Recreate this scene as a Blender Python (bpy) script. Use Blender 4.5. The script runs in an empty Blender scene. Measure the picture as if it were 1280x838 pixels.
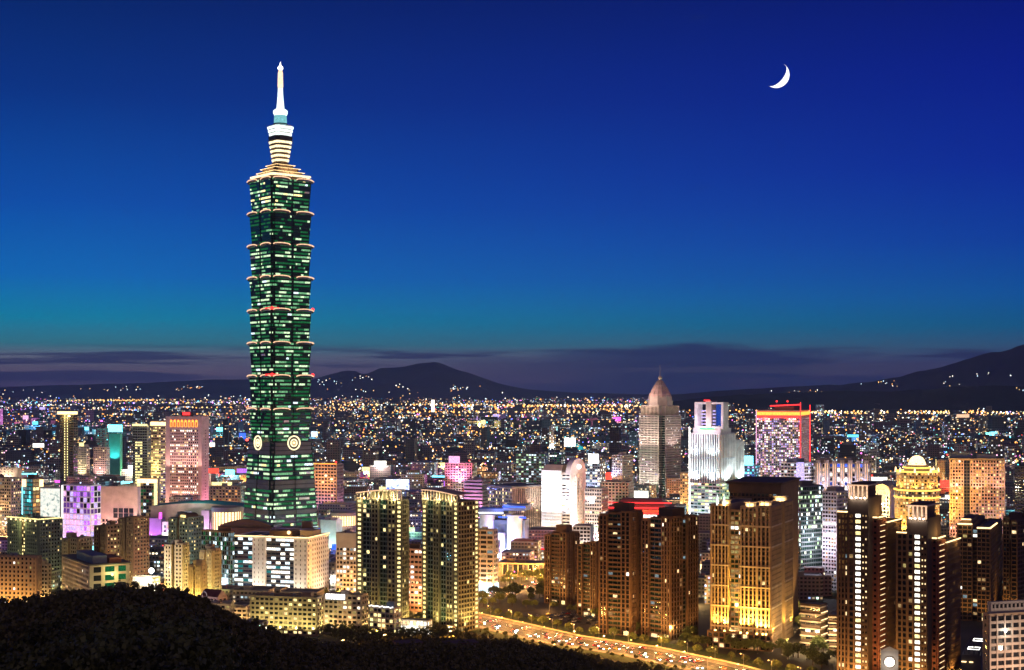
import bpy, math, random
from mathutils import Vector, Matrix, noise
random.seed(11)
sc = bpy.context.scene
COL = sc.collection
# ------------------------------------------------------------------ camera
F = 1800.0; CZ = 175.0; HY = 490.0            # focal length in pixels of a 1280 wide frame, eye height, horizon row
cam_d = bpy.data.cameras.new('camera'); cam = bpy.data.objects.new('camera', cam_d); COL.objects.link(cam)
cam.location = (0, 0, CZ); cam.rotation_euler = (math.radians(90), 0, 0)
cam_d.sensor_width = 36; cam_d.lens = 36 * F / 1280; cam_d.shift_y = (HY - 419) / 1280
cam_d.clip_start = 1; cam_d.clip_end = 200000
sc.camera = cam
# ------------------------------------------------------------------ world
w = bpy.data.worlds.new('World'); sc.world = w; w.use_nodes = True
nt = w.node_tree; N = nt.nodes; L = nt.links; N.clear()
def lin(c):
    return tuple(((v / 255) / 12.92 if v / 255 <= 0.04045 else ((v / 255 + 0.055) / 1.055) ** 2.4) for v in c) + (1,)
def ramp(nodes, stops, interp='LINEAR'):
    r = nodes.new('ShaderNodeValToRGB'); cr = r.color_ramp; cr.interpolation = interp
    while len(cr.elements) < len(stops): cr.elements.new(0.5)
    for e, (p, c) in zip(cr.elements, stops): e.position = p; e.color = c if len(c) == 4 else tuple(c) + (1,)
    return r
def mth(nodes, links, op, a, b=None, clamp=False):
    m = nodes.new('ShaderNodeMath'); m.operation = op; m.use_clamp = clamp
    for i, v in ((0, a), (1, b)):
        if v is None: continue
        if isinstance(v, (int, float)): m.inputs[i].default_value = v
        else: links.new(v, m.inputs[i])
    return m.outputs[0]
tc = N.new('ShaderNodeTexCoord'); sx = N.new('ShaderNodeSeparateXYZ'); L.new(tc.outputs['Generated'], sx.inputs[0])
elev = sx.outputs['Z']
pos = mth(N, L, 'ADD', mth(N, L, 'MULTIPLY', elev, 2.6), 0.1, True)       # 0.1 = horizon
def P(row): 
    t = (HY - row) / F
    return 0.1 + 2.6 * t / math.sqrt(1 + t * t)
skyL = ramp(N, [(0.0, lin((8, 8, 14))), (0.09, lin((20, 18, 34))), (P(490), lin((58, 52, 100))), (P(466), lin((112, 98, 122))), (P(447), lin((108, 116, 136))), (P(432), lin((52, 126, 146))),
                 (P(402), lin((0, 134, 172))), (P(350), lin((0, 106, 188))), (P(262), lin((0, 78, 172))), (P(130), lin((0, 50, 134))), (P(0), lin((0, 34, 104))), (.75, lin((6, 26, 110))), (1.0, lin((6, 18, 76)))])
skyR = ramp(N, [(0.0, lin((8, 8, 14))), (0.09, lin((20, 18, 34))), (P(490), lin((42, 42, 92))), (P(455), lin((48, 58, 108))), (P(436), lin((50, 86, 126))), (P(412), lin((0, 90, 140))),
                 (P(375), lin((0, 82, 160))), (P(310), lin((0, 58, 160))), (P(220), lin((0, 36, 152))), (P(100), lin((0, 24, 138))), (P(0), lin((0, 18, 116))), (.75, lin((6, 22, 110))), (1.0, lin((6, 16, 76)))])
L.new(pos, skyL.inputs[0]); L.new(pos, skyR.inputs[0])
az = mth(N, L, 'ADD', mth(N, L, 'MULTIPLY', sx.outputs['X'], 1.5), 0.42, True)
mixS = N.new('ShaderNodeMix'); mixS.data_type = 'RGBA'; L.new(az, mixS.inputs['Factor']); L.new(skyL.outputs[0], mixS.inputs['A']); L.new(skyR.outputs[0], mixS.inputs['B'])
# low cloud banks, stretched along the horizon
def cloud(scale, zs, lo, hi, seed):
    mp = N.new('ShaderNodeMapping'); mp.inputs['Scale'].default_value = (scale, scale, scale * zs); mp.inputs['Location'].default_value = (seed, seed * .7, seed * 1.3)
    L.new(tc.outputs['Generated'], mp.inputs[0])
    nz = N.new('ShaderNodeTexNoise'); nz.inputs['Detail'].default_value = 6; nz.inputs['Scale'].default_value = 1; nz.inputs['Roughness'].default_value = .58; L.new(mp.outputs[0], nz.inputs['Vector'])
    return ramp(N, [(lo, (0, 0, 0)), (hi, (1, 1, 1))], 'EASE'), nz
def band(r0, r1, r2, r3):
    r = ramp(N, [(P(r0), (0, 0, 0)), (P(r1), (1, 1, 1)), (P(r2), (1, 1, 1)), (P(r3), (0, 0, 0))], 'EASE'); L.new(pos, r.inputs[0]); return r.outputs[0]
def overlay(base, fac, col):
    m = N.new('ShaderNodeMix'); m.data_type = 'RGBA'; L.new(fac, m.inputs['Factor']); L.new(base, m.inputs['A']); m.inputs['B'].default_value = lin(col); return m.outputs['Result']
c1r, c1n = cloud(3.4, 24, .49, .56, 3.1); L.new(c1n.outputs[0], c1r.inputs[0])
f1 = mth(N, L, 'MULTIPLY', c1r.outputs[0], band(484, 474, 444, 430))
f1 = mth(N, L, 'MULTIPLY', f1, 0.85)
c2r, c2n = cloud(5.5, 6.0, .34, .50, 7.7)
rightw = mth(N, L, 'ADD', mth(N, L, 'MULTIPLY', sx.outputs['X'], 6.0), 0.45, True)
bk = mth(N, L, 'MULTIPLY', mth(N, L, 'ADD', mth(N, L, 'ADD', mth(N, L, 'MULTIPLY', c2n.outputs[0], 4.2), mth(N, L, 'MULTIPLY', band(530, 484, 466, 400), 1.5)), -3.0), 2.2, True)
f2 = mth(N, L, 'MULTIPLY', bk, mth(N, L, 'MULTIPLY', rightw, .92))
out = overlay(mixS.outputs['Result'], f1, (38, 46, 92))
out = overlay(out, f2, (36, 52, 98))
c3r, c3n = cloud(4.0, 30, .52, .62, 12.4); L.new(c3n.outputs[0], c3r.inputs[0])
out = overlay(out, mth(N, L, 'MULTIPLY', mth(N, L, 'MULTIPLY', c3r.outputs[0], band(492, 480, 462, 446)), .5), (78, 78, 110))
# warm fill glow added to the unseen sky low behind the viewer (south)
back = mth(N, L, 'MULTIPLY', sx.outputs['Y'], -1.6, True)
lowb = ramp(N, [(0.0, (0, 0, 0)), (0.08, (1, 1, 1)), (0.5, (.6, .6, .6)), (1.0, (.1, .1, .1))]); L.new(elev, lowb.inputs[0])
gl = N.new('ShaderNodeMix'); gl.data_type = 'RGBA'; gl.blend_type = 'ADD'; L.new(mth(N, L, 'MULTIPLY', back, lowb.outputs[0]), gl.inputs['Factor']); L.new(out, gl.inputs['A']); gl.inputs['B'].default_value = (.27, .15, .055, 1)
ns = N.new('ShaderNodeTexSky'); ns.sky_type = 'NISHITA'; ns.sun_disc = False; ns.sun_elevation = math.radians(-4); ns.sun_rotation = math.radians(-60)
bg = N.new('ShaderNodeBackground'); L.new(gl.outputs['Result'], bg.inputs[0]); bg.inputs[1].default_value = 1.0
bg2 = N.new('ShaderNodeBackground'); L.new(ns.outputs[0], bg2.inputs[0]); bg2.inputs[1].default_value = 0.002
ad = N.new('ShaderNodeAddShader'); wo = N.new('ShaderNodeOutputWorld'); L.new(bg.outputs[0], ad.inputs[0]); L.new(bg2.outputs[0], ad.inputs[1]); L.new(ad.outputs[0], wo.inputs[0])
# faint last light from the west, just over the horizon
sd = bpy.data.lights.new('afterglow', 'SUN'); sd.energy = 0.03; sd.angle = math.radians(10); sd.color = (.75, .6, 1.0)
so = bpy.data.objects.new('afterglow', sd); COL.objects.link(so); so.rotation_euler = (math.radians(80), 0, math.radians(60))
sc.view_settings.view_transform = 'Standard'; sc.view_settings.look = 'None'; sc.view_settings.exposure = 0; sc.view_settings.gamma = 1
sc.render.engine = 'CYCLES'
cy = sc.cycles; cy.max_bounces = 4; cy.diffuse_bounces = 2; cy.glossy_bounces = 2; cy.transmission_bounces = 2; cy.volume_bounces = 0
cy.sample_clamp_indirect = 3; cy.sample_clamp_direct = 0; cy.use_adaptive_sampling = True; cy.adaptive_threshold = 0.02; cy.use_denoising = True; cy.caustics_reflective = False; cy.caustics_refractive = False
cy.filter_width = 1.5

def SC(pb): return CZ / (pb - HY)             # metres per pixel where the ground is seen at row pb
def YG(pb): return F * SC(pb)
def XG(px, pb): return (px - 640) * SC(pb)
# ------------------------------------------------------------------ materials
MATS = {}
def newmat(name):
    m = bpy.data.materials.new(name); m.use_nodes = True; m.node_tree.nodes.clear(); MATS[name] = m; m.cycles.emission_sampling = 'NONE'
    return m, m.node_tree.nodes, m.node_tree.links
def solid(name, col, rough=.8, scale=.25, var=.25, metal=0, bump=0, spec=.5):
    m, n, l = newmat(name)
    o = n.new('ShaderNodeOutputMaterial'); p = n.new('ShaderNodeBsdfPrincipled'); l.new(p.outputs[0], o.inputs[0])
    t = n.new('ShaderNodeTexCoord'); z = n.new('ShaderNodeTexNoise'); z.inputs['Scale'].default_value = scale; z.inputs['Detail'].default_value = 5; l.new(t.outputs['Object'], z.inputs['Vector'])
    oi = n.new('ShaderNodeObjectInfo')
    r = ramp(n, [(.3, tuple(c * (1 - var) for c in col)), (.7, tuple(min(1, c * (1 + var)) for c in col))]); l.new(z.outputs[0], r.inputs[0]); l.new(r.outputs[0], p.inputs['Base Color'])
    p.inputs['Roughness'].default_value = rough; p.inputs['Metallic'].default_value = metal; p.inputs['Specular IOR Level'].default_value = spec
    if bump:
        b = n.new('ShaderNodeBump'); b.inputs['Strength'].default_value = bump; l.new(z.outputs[0], b.inputs['Height']); l.new(b.outputs[0], p.inputs['Normal'])
    return m
def lit(name, col, strength, var=.6, scale=.9):
    m, n, l = newmat(name)
    o = n.new('ShaderNodeOutputMaterial'); e = n.new('ShaderNodeEmission'); l.new(e.outputs[0], o.inputs[0]); e.inputs[0].default_value = tuple(col) + (1,)
    if var:
        t = n.new('ShaderNodeTexCoord'); g = n.new('ShaderNodeNewGeometry'); z = n.new('ShaderNodeTexNoise'); z.inputs['Scale'].default_value = scale; z.inputs['Detail'].default_value = 2; l.new(g.outputs['Position'], z.inputs['Vector'])
        s = mth(n, l, 'MULTIPLY', mth(n, l, 'POWER', mth(n, l, 'ADD', z.outputs[0], .5), 1 + 3 * var), strength); l.new(s, e.inputs[1])
    else: e.inputs[1].default_value = strength
    return m
def glass(name, col, rough=.12):
    m, n, l = newmat(name)
    o = n.new('ShaderNodeOutputMaterial'); p = n.new('ShaderNodeBsdfPrincipled'); l.new(p.outputs[0], o.inputs[0])
    p.inputs['Base Color'].default_value = tuple(col) + (1,); p.inputs['Roughness'].default_value = rough; p.inputs['Specular IOR Level'].default_value = .8
    g = n.new('ShaderNodeNewGeometry'); z = n.new('ShaderNodeTexNoise'); z.inputs['Scale'].default_value = .35; l.new(g.outputs['Position'], z.inputs['Vector'])
    b = n.new('ShaderNodeBump'); b.inputs['Strength'].default_value = .08; l.new(z.outputs[0], b.inputs['Height']); l.new(b.outputs[0], p.inputs['Normal'])
    return m
WALLS = dict(tan=(.36, .27, .18), brown=(.17, .105, .06), darkbrown=(.11, .07, .045), cream=(.55, .46, .34), white=(.78, .77, .75), pink=(.55, .38, .32), grey=(.32, .31, .30), darkgrey=(.10, .10, .11), palegrey=(.5, .5, .5),
             redbrown=(.24, .09, .06), olive=(.22, .21, .13), stone=(.42, .36, .30), concrete=(.28, .27, .25), greygreen=(.16, .20, .18), purplewall=(.30, .2, .42), roof=(.12, .115, .11), roofred=(.22, .08, .06), teal=(.03, .25, .24), bluegrey=(.14, .18, .26))
for k, c in WALLS.items(): solid(k, c, .85, .12, .18)
solid('metal', (.35, .35, .36), .35, 1, .1, .9); solid('darkmetal', (.05, .05, .055), .45, 1, .1, .6)
solid('asphalt', (.05, .05, .05), .7, .4, .3); solid('pavement', (.22, .2, .18), .85, .5, .2); solid('paint', (.7, .7, .66), .6, .5, .1)
glass('glass', (.018, .02, .024)); glass('glassgreen', (.008, .035, .026), .2); glass('glassblue', (.01, .02, .05))
E = {}
for k, c, s in (('warm', (1, .72, .36), 1.5), ('warmdim', (1, .62, .26), .35), ('yellow', (1, .82, .34), 1.7), ('yellowdim', (.9, .7, .25), .42), ('white', (1, .95, .82), 2.2), ('cool', (.75, .92, 1), 1.6), ('cooldim', (.5, .75, .85), .35),
                ('green', (.72, 1, .6), 1.15), ('greendim', (.03, .33, .11), .34), ('greenmid', (.3, .78, .38), .6), ('orange', (1, .45, .12), 1.2), ('cyan', (.15, .85, 1), 1.8), ('blue', (.04, .12, 1), 2.0), ('bluedim', (.05, .14, .8), .45), ('purple', (.5, .16, 1), 1.4),
                ('purpledim', (.4, .15, .8), .35), ('magenta', (1, .12, .8), 1.8), ('red', (1, .05, .03), 2.6), ('pink', (1, .5, .8), 1.3), ('lav', (.62, .5, 1), 1.3), ('tealdim', (.03, .4, .42), .5), ('peach', (1, .62, .38), 1.1)):
    E[k] = lit('lit_' + k, c, s)
for k, c, s in (('strip_gold', (1, .66, .3), 3.0), ('strip_white', (1, .97, .9), 4.5), ('strip_red', (1, .03, .03), 3.2), ('strip_orange', (1, .28, .04), 3.2), ('strip_blue', (.03, .1, 1), 3), ('strip_cyan', (.2, .85, 1), 3), ('strip_peach', (1, .6, .36), 1.25), ('strip_purple', (.55, .12, 1), 3), ('strip_green', (.1, 1, .3), 2.5),
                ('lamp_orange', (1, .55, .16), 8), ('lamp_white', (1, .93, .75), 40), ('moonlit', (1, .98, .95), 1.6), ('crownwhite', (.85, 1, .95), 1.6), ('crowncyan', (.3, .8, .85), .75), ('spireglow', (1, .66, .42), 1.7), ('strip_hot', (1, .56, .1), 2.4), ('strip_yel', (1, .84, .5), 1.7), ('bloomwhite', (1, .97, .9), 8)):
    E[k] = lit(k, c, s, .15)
for k in E:
    if k not in ('white', 'pink'): MATS[k] = E[k]

# ------------------------------------------------------------------ mesh builder
class MB:
    def __init__(s): s.v = []; s.f = []; s.m = []; s.slots = []; s.uv = []; s.hasuv = False
    def slot(s, name):
        if name not in s.slots: s.slots.append(name)
        return s.slots.index(name)
    def face(s, pts, mat, uv=None):
        b = len(s.v); s.v += [tuple(p) for p in pts]; s.f.append(tuple(range(b, b + len(pts)))); s.m.append(s.slot(mat))
        if uv: s.hasuv = True
        s.uv.append(uv)
    def box(s, x0, x1, y0, y1, z0, z1, mat, top=None):
        b = len(s.v); i = s.slot(mat); t = s.slot(top) if top else i
        s.v += [(x0, y0, z0), (x1, y0, z0), (x1, y1, z0), (x0, y1, z0), (x0, y0, z1), (x1, y0, z1), (x1, y1, z1), (x0, y1, z1)]
        for q, mm in (((3, 2, 1, 0), i), ((4, 5, 6, 7), t), ((0, 1, 5, 4), i), ((1, 2, 6, 5), i), ((2, 3, 7, 6), i), ((3, 0, 4, 7), i)):
            s.f.append(tuple(b + k for k in q)); s.m.append(mm); s.uv.append(None)
    def obox(s, p0, p1, out0, out1, z0, z1, mat):     # box along the line p0->p1, from offset out0 to out1 to its right-hand side
        d = Vector(p1) - Vector(p0)
        if d.length < 1e-6: return
        d.normalize(); n = Vector((d.y, -d.x)); P0 = Vector(p0); P1 = Vector(p1)
        q = [P0 + n * out0, P0 + n * out1, P1 + n * out1, P1 + n * out0]
        s.prism([(a.x, a.y) for a in q], z0, z1, mat)
    def prism(s, poly, z0, z1, mat, top=None, poly2=None):
        n = len(poly); b = len(s.v); i = s.slot(mat); t = s.slot(top) if top else i; p2 = poly2 or poly
        s.v += [(p[0], p[1], z0) for p in poly] + [(p[0], p[1], z1) for p in p2]
        for k in range(n): s.f.append((b + k, b + (k + 1) % n, b + n + (k + 1) % n, b + n + k)); s.m.append(i); s.uv.append(None)
        s.f.append(tuple(b + n + k for k in range(n))); s.m.append(t); s.uv.append(None)
        s.f.append(tuple(b + k for k in reversed(range(n)))); s.m.append(i); s.uv.append(None)
    def lathe(s, cx, cy, prof, n, mat, a0=0):
        b = len(s.v); i = s.slot(mat)
        for r, z in prof:
            for k in range(n):
                a = a0 + 2 * math.pi * k / n; s.v.append((cx + r * math.cos(a), cy + r * math.sin(a), z))
        for j in range(len(prof) - 1):
            for k in range(n):
                s.f.append((b + j * n + k, b + j * n + (k + 1) % n, b + (j + 1) * n + (k + 1) % n, b + (j + 1) * n + k)); s.m.append(i); s.uv.append(None)
        s.f.append(tuple(b + (len(prof) - 1) * n + k for k in range(n))); s.m.append(i); s.uv.append(None)
        s.f.append(tuple(b + k for k in reversed(range(n)))); s.m.append(i); s.uv.append(None)
    def tube(s, pts, r, n, mat):
        i = s.slot(mat); rings = []
        for k, p in enumerate(pts):
            p = Vector(p); d = (Vector(pts[min(k + 1, len(pts) - 1)]) - Vector(pts[max(k - 1, 0)])).normalized()
            u = d.cross(Vector((0, 0, 1))); u = u.normalized() if u.length > .01 else Vector((1, 0, 0)); v = d.cross(u)
            rr = r[k] if isinstance(r, (list, tuple)) else r
            b = len(s.v); s.v += [tuple(p + (u * math.cos(2 * math.pi * a / n) + v * math.sin(2 * math.pi * a / n)) * rr) for a in range(n)]; rings.append(b)
        for a, c in zip(rings, rings[1:]):
            for k in range(n): s.f.append((a + k, a + (k + 1) % n, c + (k + 1) % n, c + k)); s.m.append(i); s.uv.append(None)
        s.f.append(tuple(rings[-1] + k for k in range(n))); s.m.append(i); s.uv.append(None)
        s.f.append(tuple(rings[0] + k for k in reversed(range(n)))); s.m.append(i); s.uv.append(None)
    def sphere(s, c, r, mat, n=6, m=4, zs=1):
        prof = [(max(.001, r * math.sin(math.pi * j / m)), c[2] - r * zs * math.cos(math.pi * j / m)) for j in range(m + 1)]
        s.lathe(c[0], c[1], prof, n, mat)
    def mesh(s, name):
        me = bpy.data.meshes.new(name); me.from_pydata(s.v, [], s.f)
        for k in s.slots: me.materials.append(MATS[k])
        me.polygons.foreach_set('material_index', s.m)
        if s.hasuv:
            ul = me.uv_layers.new(name='UVMap'); arr = []
            for f, u in zip(s.f, s.uv): arr += [c for p in (u or [(0, 0)] * len(f)) for c in p]
            ul.data.foreach_set('uv', arr)
        me.update(); return me
    def build(s, name, parent=None, loc=None, rz=0):
        o = bpy.data.objects.new(name, s.mesh(name)); COL.objects.link(o)
        if parent: o.parent = parent
        if loc is not None: o.location = loc
        o.rotation_euler.z = rz
        return o
def tag(o, label=None, cat=None, group=None, kind=None):
    if label: o['label'] = label
    if cat: o['category'] = cat
    if group: o['group'] = group
    if kind: o['kind'] = kind
    return o
def empty(name, label, cat, loc, rz=0, group=None):
    o = bpy.data.objects.new(name, None); COL.objects.link(o); o.location = loc; o.rotation_euler.z = rz
    return tag(o, label, cat, group)
def copy_tree(o, loc=None, rz=None, label=None, group=None, parent=None):
    c = o.copy(); COL.objects.link(c)
    if parent: c.parent = parent
    if loc is not None: c.location = loc
    if rz is not None: c.rotation_euler.z = rz
    if label: c['label'] = label
    if group: c['group'] = group
    for ch in KIDS.get(o.name, []): copy_tree(ch, parent=c)
    return c
KIDS = {}
def reg(root, *kids): KIDS[root.name] = list(kids)
OCC = []                                        # (x, y, r) footprints already taken
def light(parent, loc, power, col, target=None, angle=80, size=.6, kind=None):
    t = 'SPOT' if target is not None else 'POINT'
    d = bpy.data.lights.new('floodlight', t); d.energy = power; d.color = col; d.shadow_soft_size = size
    o = bpy.data.objects.new('floodlight', d); COL.objects.link(o); o.parent = parent; o.location = loc
    if target is not None:
        d.spot_size = math.radians(angle); d.spot_blend = .6
        o.rotation_euler = (Vector(target) - Vector(loc)).to_track_quat('-Z', 'Y').to_euler()
    return o

# ------------------------------------------------------------------ buildings
class St:                                        # facade style
    def __init__(s, cw=3.6, ch=3.3, pw=.5, sh=1.0, d=.35, pr=.15, mats=(('warm', 3), ('warmdim', 4), ('white', 1)), dark='glass', colf=None, trim=None, mx=.12, mz=.1, rowp=0, strim=None):
        s.__dict__.update(locals())
def pick(mats):
    t = random.random() * sum(b for a, b in mats)
    for a, b in mats:
        t -= b
        if t <= 0: return a
    return mats[-1][0]
class Bld:
    def __init__(b, name, label, cat, xl, xm, xr, ytop, pb, phi, wall='tan', group=None, depth=None, indiv=None):
        b.s = SC(pb); b.Y = YG(pb); b.X = XG(xm, pb); ph = math.radians(phi); b.phi = ph; b.pb = pb; b.wall = wall
        def sol(px, dx, dy):
            t = (px - 640) / F; return (t * b.Y - b.X) / (dx - t * dy)
        b.W = sol(xl, -math.cos(ph), math.sin(ph)) if xl < xm - .5 else (depth or 15)
        b.D = sol(xr, math.sin(ph), math.cos(ph)) if xr > xm + .5 and phi > 3 else (depth or 18)
        if depth and phi <= 3: b.D = depth
        b.W = max(4, min(b.W, 160)); b.D = max(4, min(b.D, 90))
        b.H = (pb - ytop) * b.s
        b.root = empty(name, label, cat, (b.X, b.Y, 0), -ph, group); b.root['hand'] = 1
        b.mw = MB(); b.wins = []; b.parts = {}; b.indiv = indiv if indiv is not None else (pb >= 728)
        c = Matrix.Rotation(-ph, 2) @ Vector((-b.W / 2, b.D / 2)); OCC.append((b.X, b.Y, ph, b.W, b.D))
    def h(b, row): return (b.pb - row) * b.s
    def part(b, name, mb=None, sub=None):
        o = mb.build(name, sub or b.root); return o
    def fac(b, p0, p1, z0, z1, st, wall=None):
        """facade on the line p0->p1 (outside is on its right)"""
        p0 = Vector(p0); p1 = Vector(p1); w = (p1 - p0).length; d = (p1 - p0).normalized(); n = Vector((d.y, -d.x))
        nc = max(1, round(w / st.cw)); nr = max(1, round((z1 - z0) / st.ch)); cw = w / nc; ch = (z1 - z0) / nr; wall = st.trim or wall or b.wall
        if st.pw > 0:
            for i in range(nc + 1):
                c = p0 + d * min(max(i * cw, st.pw / 2), w - st.pw / 2); b.mw.obox(c - d * st.pw / 2, c + d * st.pw / 2, -.05, st.d, z0, z1 - .01, wall)
        if st.sh > 0:
            for j in range(nr):
                z = z0 + j * ch; b.mw.obox(p0 + d * .02, p1 - d * .02, -.05, st.d * .8, z, z + st.sh, st.strim or wall)
        for j in range(nr):
            rowlit = random.random() < st.rowp
            for i in range(nc):
                m = None
                if st.colf: m = st.colf(i, j, nc, nr)
                if m == 'skip': continue
                if m is None:
                    m = pick(st.mats) if (random.random() < (st.pr if not rowlit else .85)) else st.dark
                ww = cw - st.pw - 2 * st.mx; hh = ch - st.sh - 2 * st.mz
                if ww < .2 or hh < .2: continue
                c = p0 + d * (i + .5) * cw
                b.wins.append((c.x, c.y, z0 + j * ch + st.sh + st.mz + hh / 2, n.x, n.y, ww, hh, 'lit_' + m if m in ('white', 'pink') else m))
    def vol(b, x0, x1, y0, y1, z0, z1, F=None, R=None, Lf=None, wall=None, roof='roof', parapet=1.0):
        wl = wall or b.wall
        b.mw.box(x0, x1, y0, y1, z0, z1, wl, roof)
        if parapet:
            t = .35
            b.mw.box(x0 - .1, x1 + .1, y0 - .1, y0 + t, z1 - .3, z1 + parapet, wl); b.mw.box(x0 - .1, x1 + .1, y1 - t, y1 + .1, z1 - .3, z1 + parapet, wl)
            b.mw.box(x0 - .1, x0 + t, y0 + t, y1 - t, z1 - .3, z1 + parapet, wl); b.mw.box(x1 - t, x1 + .1, y0 + t, y1 - t, z1 - .3, z1 + parapet, wl)
        if F: b.fac((x0, y0), (x1, y0), z0, z1 - .4, F, wl)
        if R: b.fac((x1, y0), (x1, y1), z0, z1 - .4, R, wl)
        if Lf: b.fac((x0, y1), (x0, y0), z0, z1 - .4, Lf, wl)
    def hut(b, x0, x1, y0, y1, z, h, wall=None, name='rooftop_hut'):
        m = MB(); m.box(x0, x1, y0, y1, z, z + h, wall or b.wall, 'roof'); m.box(x0 - .3, x1 + .3, y0 - .3, y1 + .3, z + h, z + h + .3, wall or b.wall); b.part(name, m)
    def tank(b, x, y, z, r=1.4, h=2.2):
        m = MB(); m.lathe(x, y, [(r, z), (r, z + h), (r * .3, z + h + .5)], 10, 'metal'); b.part('water_tank', m)
    def strip(b, pts, r, mat, name='light_strip'):
        m = MB(); m.tube(pts, r, 5, mat); return b.part(name, m)
    def panel(b, x0, x1, y0, y1, z0, z1, mat, name): 
        m = MB(); m.box(x0, x1, y0, y1, z0, z1, mat); return b.part(name, m)
    def lamp(b, loc, power, col, target=None, angle=80, size=.5): return light(b.root, loc, power, col, target, angle, size)
    def roofstuff(b, n=3, x0=None, x1=None, y0=None, y1=None, z=None):
        x0 = -b.W * .85 if x0 is None else x0; x1 = -b.W * .15 if x1 is None else x1; y0 = b.D * .2 if y0 is None else y0; y1 = b.D * .8 if y1 is None else y1; z = b.H if z is None else z
        for i in range(n):
            x = random.uniform(x0, x1); y = random.uniform(y0, y1); k = random.random()
            if k < .5: a = random.uniform(2, 4); b.hut(x - a, x + a, y - a * .7, y + a * .7, z, random.uniform(2.2, 4))
            else: b.tank(x, y, z)
    def finish(b):
        o = b.mw.build('wall', b.root)
        if not b.wins: return b
        def quad(mb, wd, out=.06):
            x, y, z, nx, ny, ww, hh, m = wd; ux, uy = -ny, nx
            a = (x + nx * out, y + ny * out)
            mb.face([(a[0] - ux * ww / 2, a[1] - uy * ww / 2, z - hh / 2), (a[0] + ux * ww / 2, a[1] + uy * ww / 2, z - hh / 2), (a[0] + ux * ww / 2, a[1] + uy * ww / 2, z + hh / 2), (a[0] - ux * ww / 2, a[1] - uy * ww / 2, z + hh / 2)], m)
        if b.indiv:
            key = lambda wd: -((wd[5] * wd[6]) * (1.6 if wd[7] in E or wd[7][:4] == 'lit_' else .6) * max(.02, (-wd[4] * math.cos(b.phi) + wd[3] * math.sin(b.phi) * 1.0)) * (1 + .2 * random.random()))
            ws = sorted(b.wins, key=key); big, rest = ws[:100], ws[100:]
            for wd in big:
                x, y, z, nx, ny, ww, hh, m = wd; kk = (round(ww, 2), round(hh, 2), m)
                if kk not in WCACHE:
                    q = MB(); q.box(-ww / 2, ww / 2, -.1, .05, -hh / 2, hh / 2, m)
                    WCACHE[kk] = q.mesh('window')
                wo_ = bpy.data.objects.new('window', WCACHE[kk]); COL.objects.link(wo_); wo_.parent = b.root; wo_.location = (x, y, z); wo_.rotation_euler.z = math.atan2(ny, nx) + math.pi / 2
            if rest:
                mb = MB()
                for wd in rest: quad(mb, wd)
                tag(mb.build('window', b.root), kind='stuff')
        else:
            rows = {}
            for wd in b.wins: rows.setdefault(round(wd[2] / 3.2), []).append(wd)
            for k, r in sorted(rows.items()):
                mb = MB()
                for wd in r: quad(mb, wd)
                mb.build('window_row', b.root)
        return b
WCACHE = {}
# ------------------------------------------------------------------ terrain
HYs = [0, 150, 300, 450, 520, 600, 700, 780, 880, 930]
HT = [(-50, [165, 125, 104, 97, 86, 62, 32, 12, 0, 0]), (0, [165, 125, 105, 100, 90, 65, 33, 12, 0, 0]), (150, [165, 130, 112, 106, 93, 70, 35, 12, 0, 0]), (230, [165, 130, 110, 104, 92, 68, 35, 12, 0, 0]),
      (300, [165, 128, 106, 95, 82, 62, 34, 12, 0, 0]), (400, [165, 122, 98, 84, 76, 60, 38, 14, 0, 0]), (500, [165, 118, 92, 76, 70, 62, 47, 16, 0, 0]), (600, [165, 115, 88, 72, 66, 60, 47, 18, 0, 0]),
      (700, [165, 112, 82, 66, 58, 51, 42, 20, 0, 0]), (760, [160, 108, 76, 58, 50, 43, 33, 20, 0, 0]), (830, [160, 105, 70, 50, 42, 34, 22, 10, 0, 0]), (950, [155, 95, 60, 38, 30, 20, 8, 2, 0, 0])]
def interp(x, xs, ys):
    if x <= xs[0]: return ys[0]
    for a in range(len(xs) - 1):
        if x <= xs[a + 1]: 
            t = (x - xs[a]) / (xs[a + 1] - xs[a]); t = t * t * (3 - 2 * t) if False else t
            return ys[a] + (ys[a + 1] - ys[a]) * t
    return ys[-1]
def ground_h(x, y):
    if y > 940: return 0.0
    px = 640 + F * x / max(y, 60)
    h = interp(px, [a for a, b in HT], [interp(y, HYs, b) for a, b in HT])
    return h + (1.5 * noise.noise((x * .02, y * .02, 0)) if h > 8 else 0)
def axis(lo, hi, step, far, ratio=1.25):
    a = []; v = lo
    while v <= hi: a.append(v); v += step
    d = step
    while a[-1] < far: d *= ratio; a.append(a[-1] + d)
    return a
ys_ = axis(-300, 950, 14, 70000); xr = axis(0, 420, 14, 50000); xs_ = [-v for v in reversed(xr[1:])] + xr
mb = MB(); mb.v = [(x, y, ground_h(x, y)) for y in ys_ for x in xs_]; nx_ = len(xs_)
for j in range(len(ys_) - 1):
    for i in range(nx_ - 1):
        a = j * nx_ + i; mb.f.append((a, a + 1, a + nx_ + 1, a + nx_)); mb.m.append(0); mb.uv.append(None)
mb.slots = ['ground']
m, n, l = newmat('ground')
o = n.new('ShaderNodeOutputMaterial'); p = n.new('ShaderNodeBsdfPrincipled'); l.new(p.outputs[0], o.inputs[0]); p.inputs['Roughness'].default_value = .9
t = n.new('ShaderNodeTexCoord'); z = n.new('ShaderNodeTexNoise'); z.inputs['Scale'].default_value = .012; z.inputs['Detail'].default_value = 8; l.new(t.outputs['Object'], z.inputs['Vector'])
r = ramp(n, [(.35, (.02, .025, .015)), (.5, (.045, .042, .035)), (.65, (.07, .065, .055))]); l.new(z.outputs[0], r.inputs[0]); l.new(r.outputs[0], p.inputs['Base Color'])
g = mb.build('ground'); tag(g, kind='structure')
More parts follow.
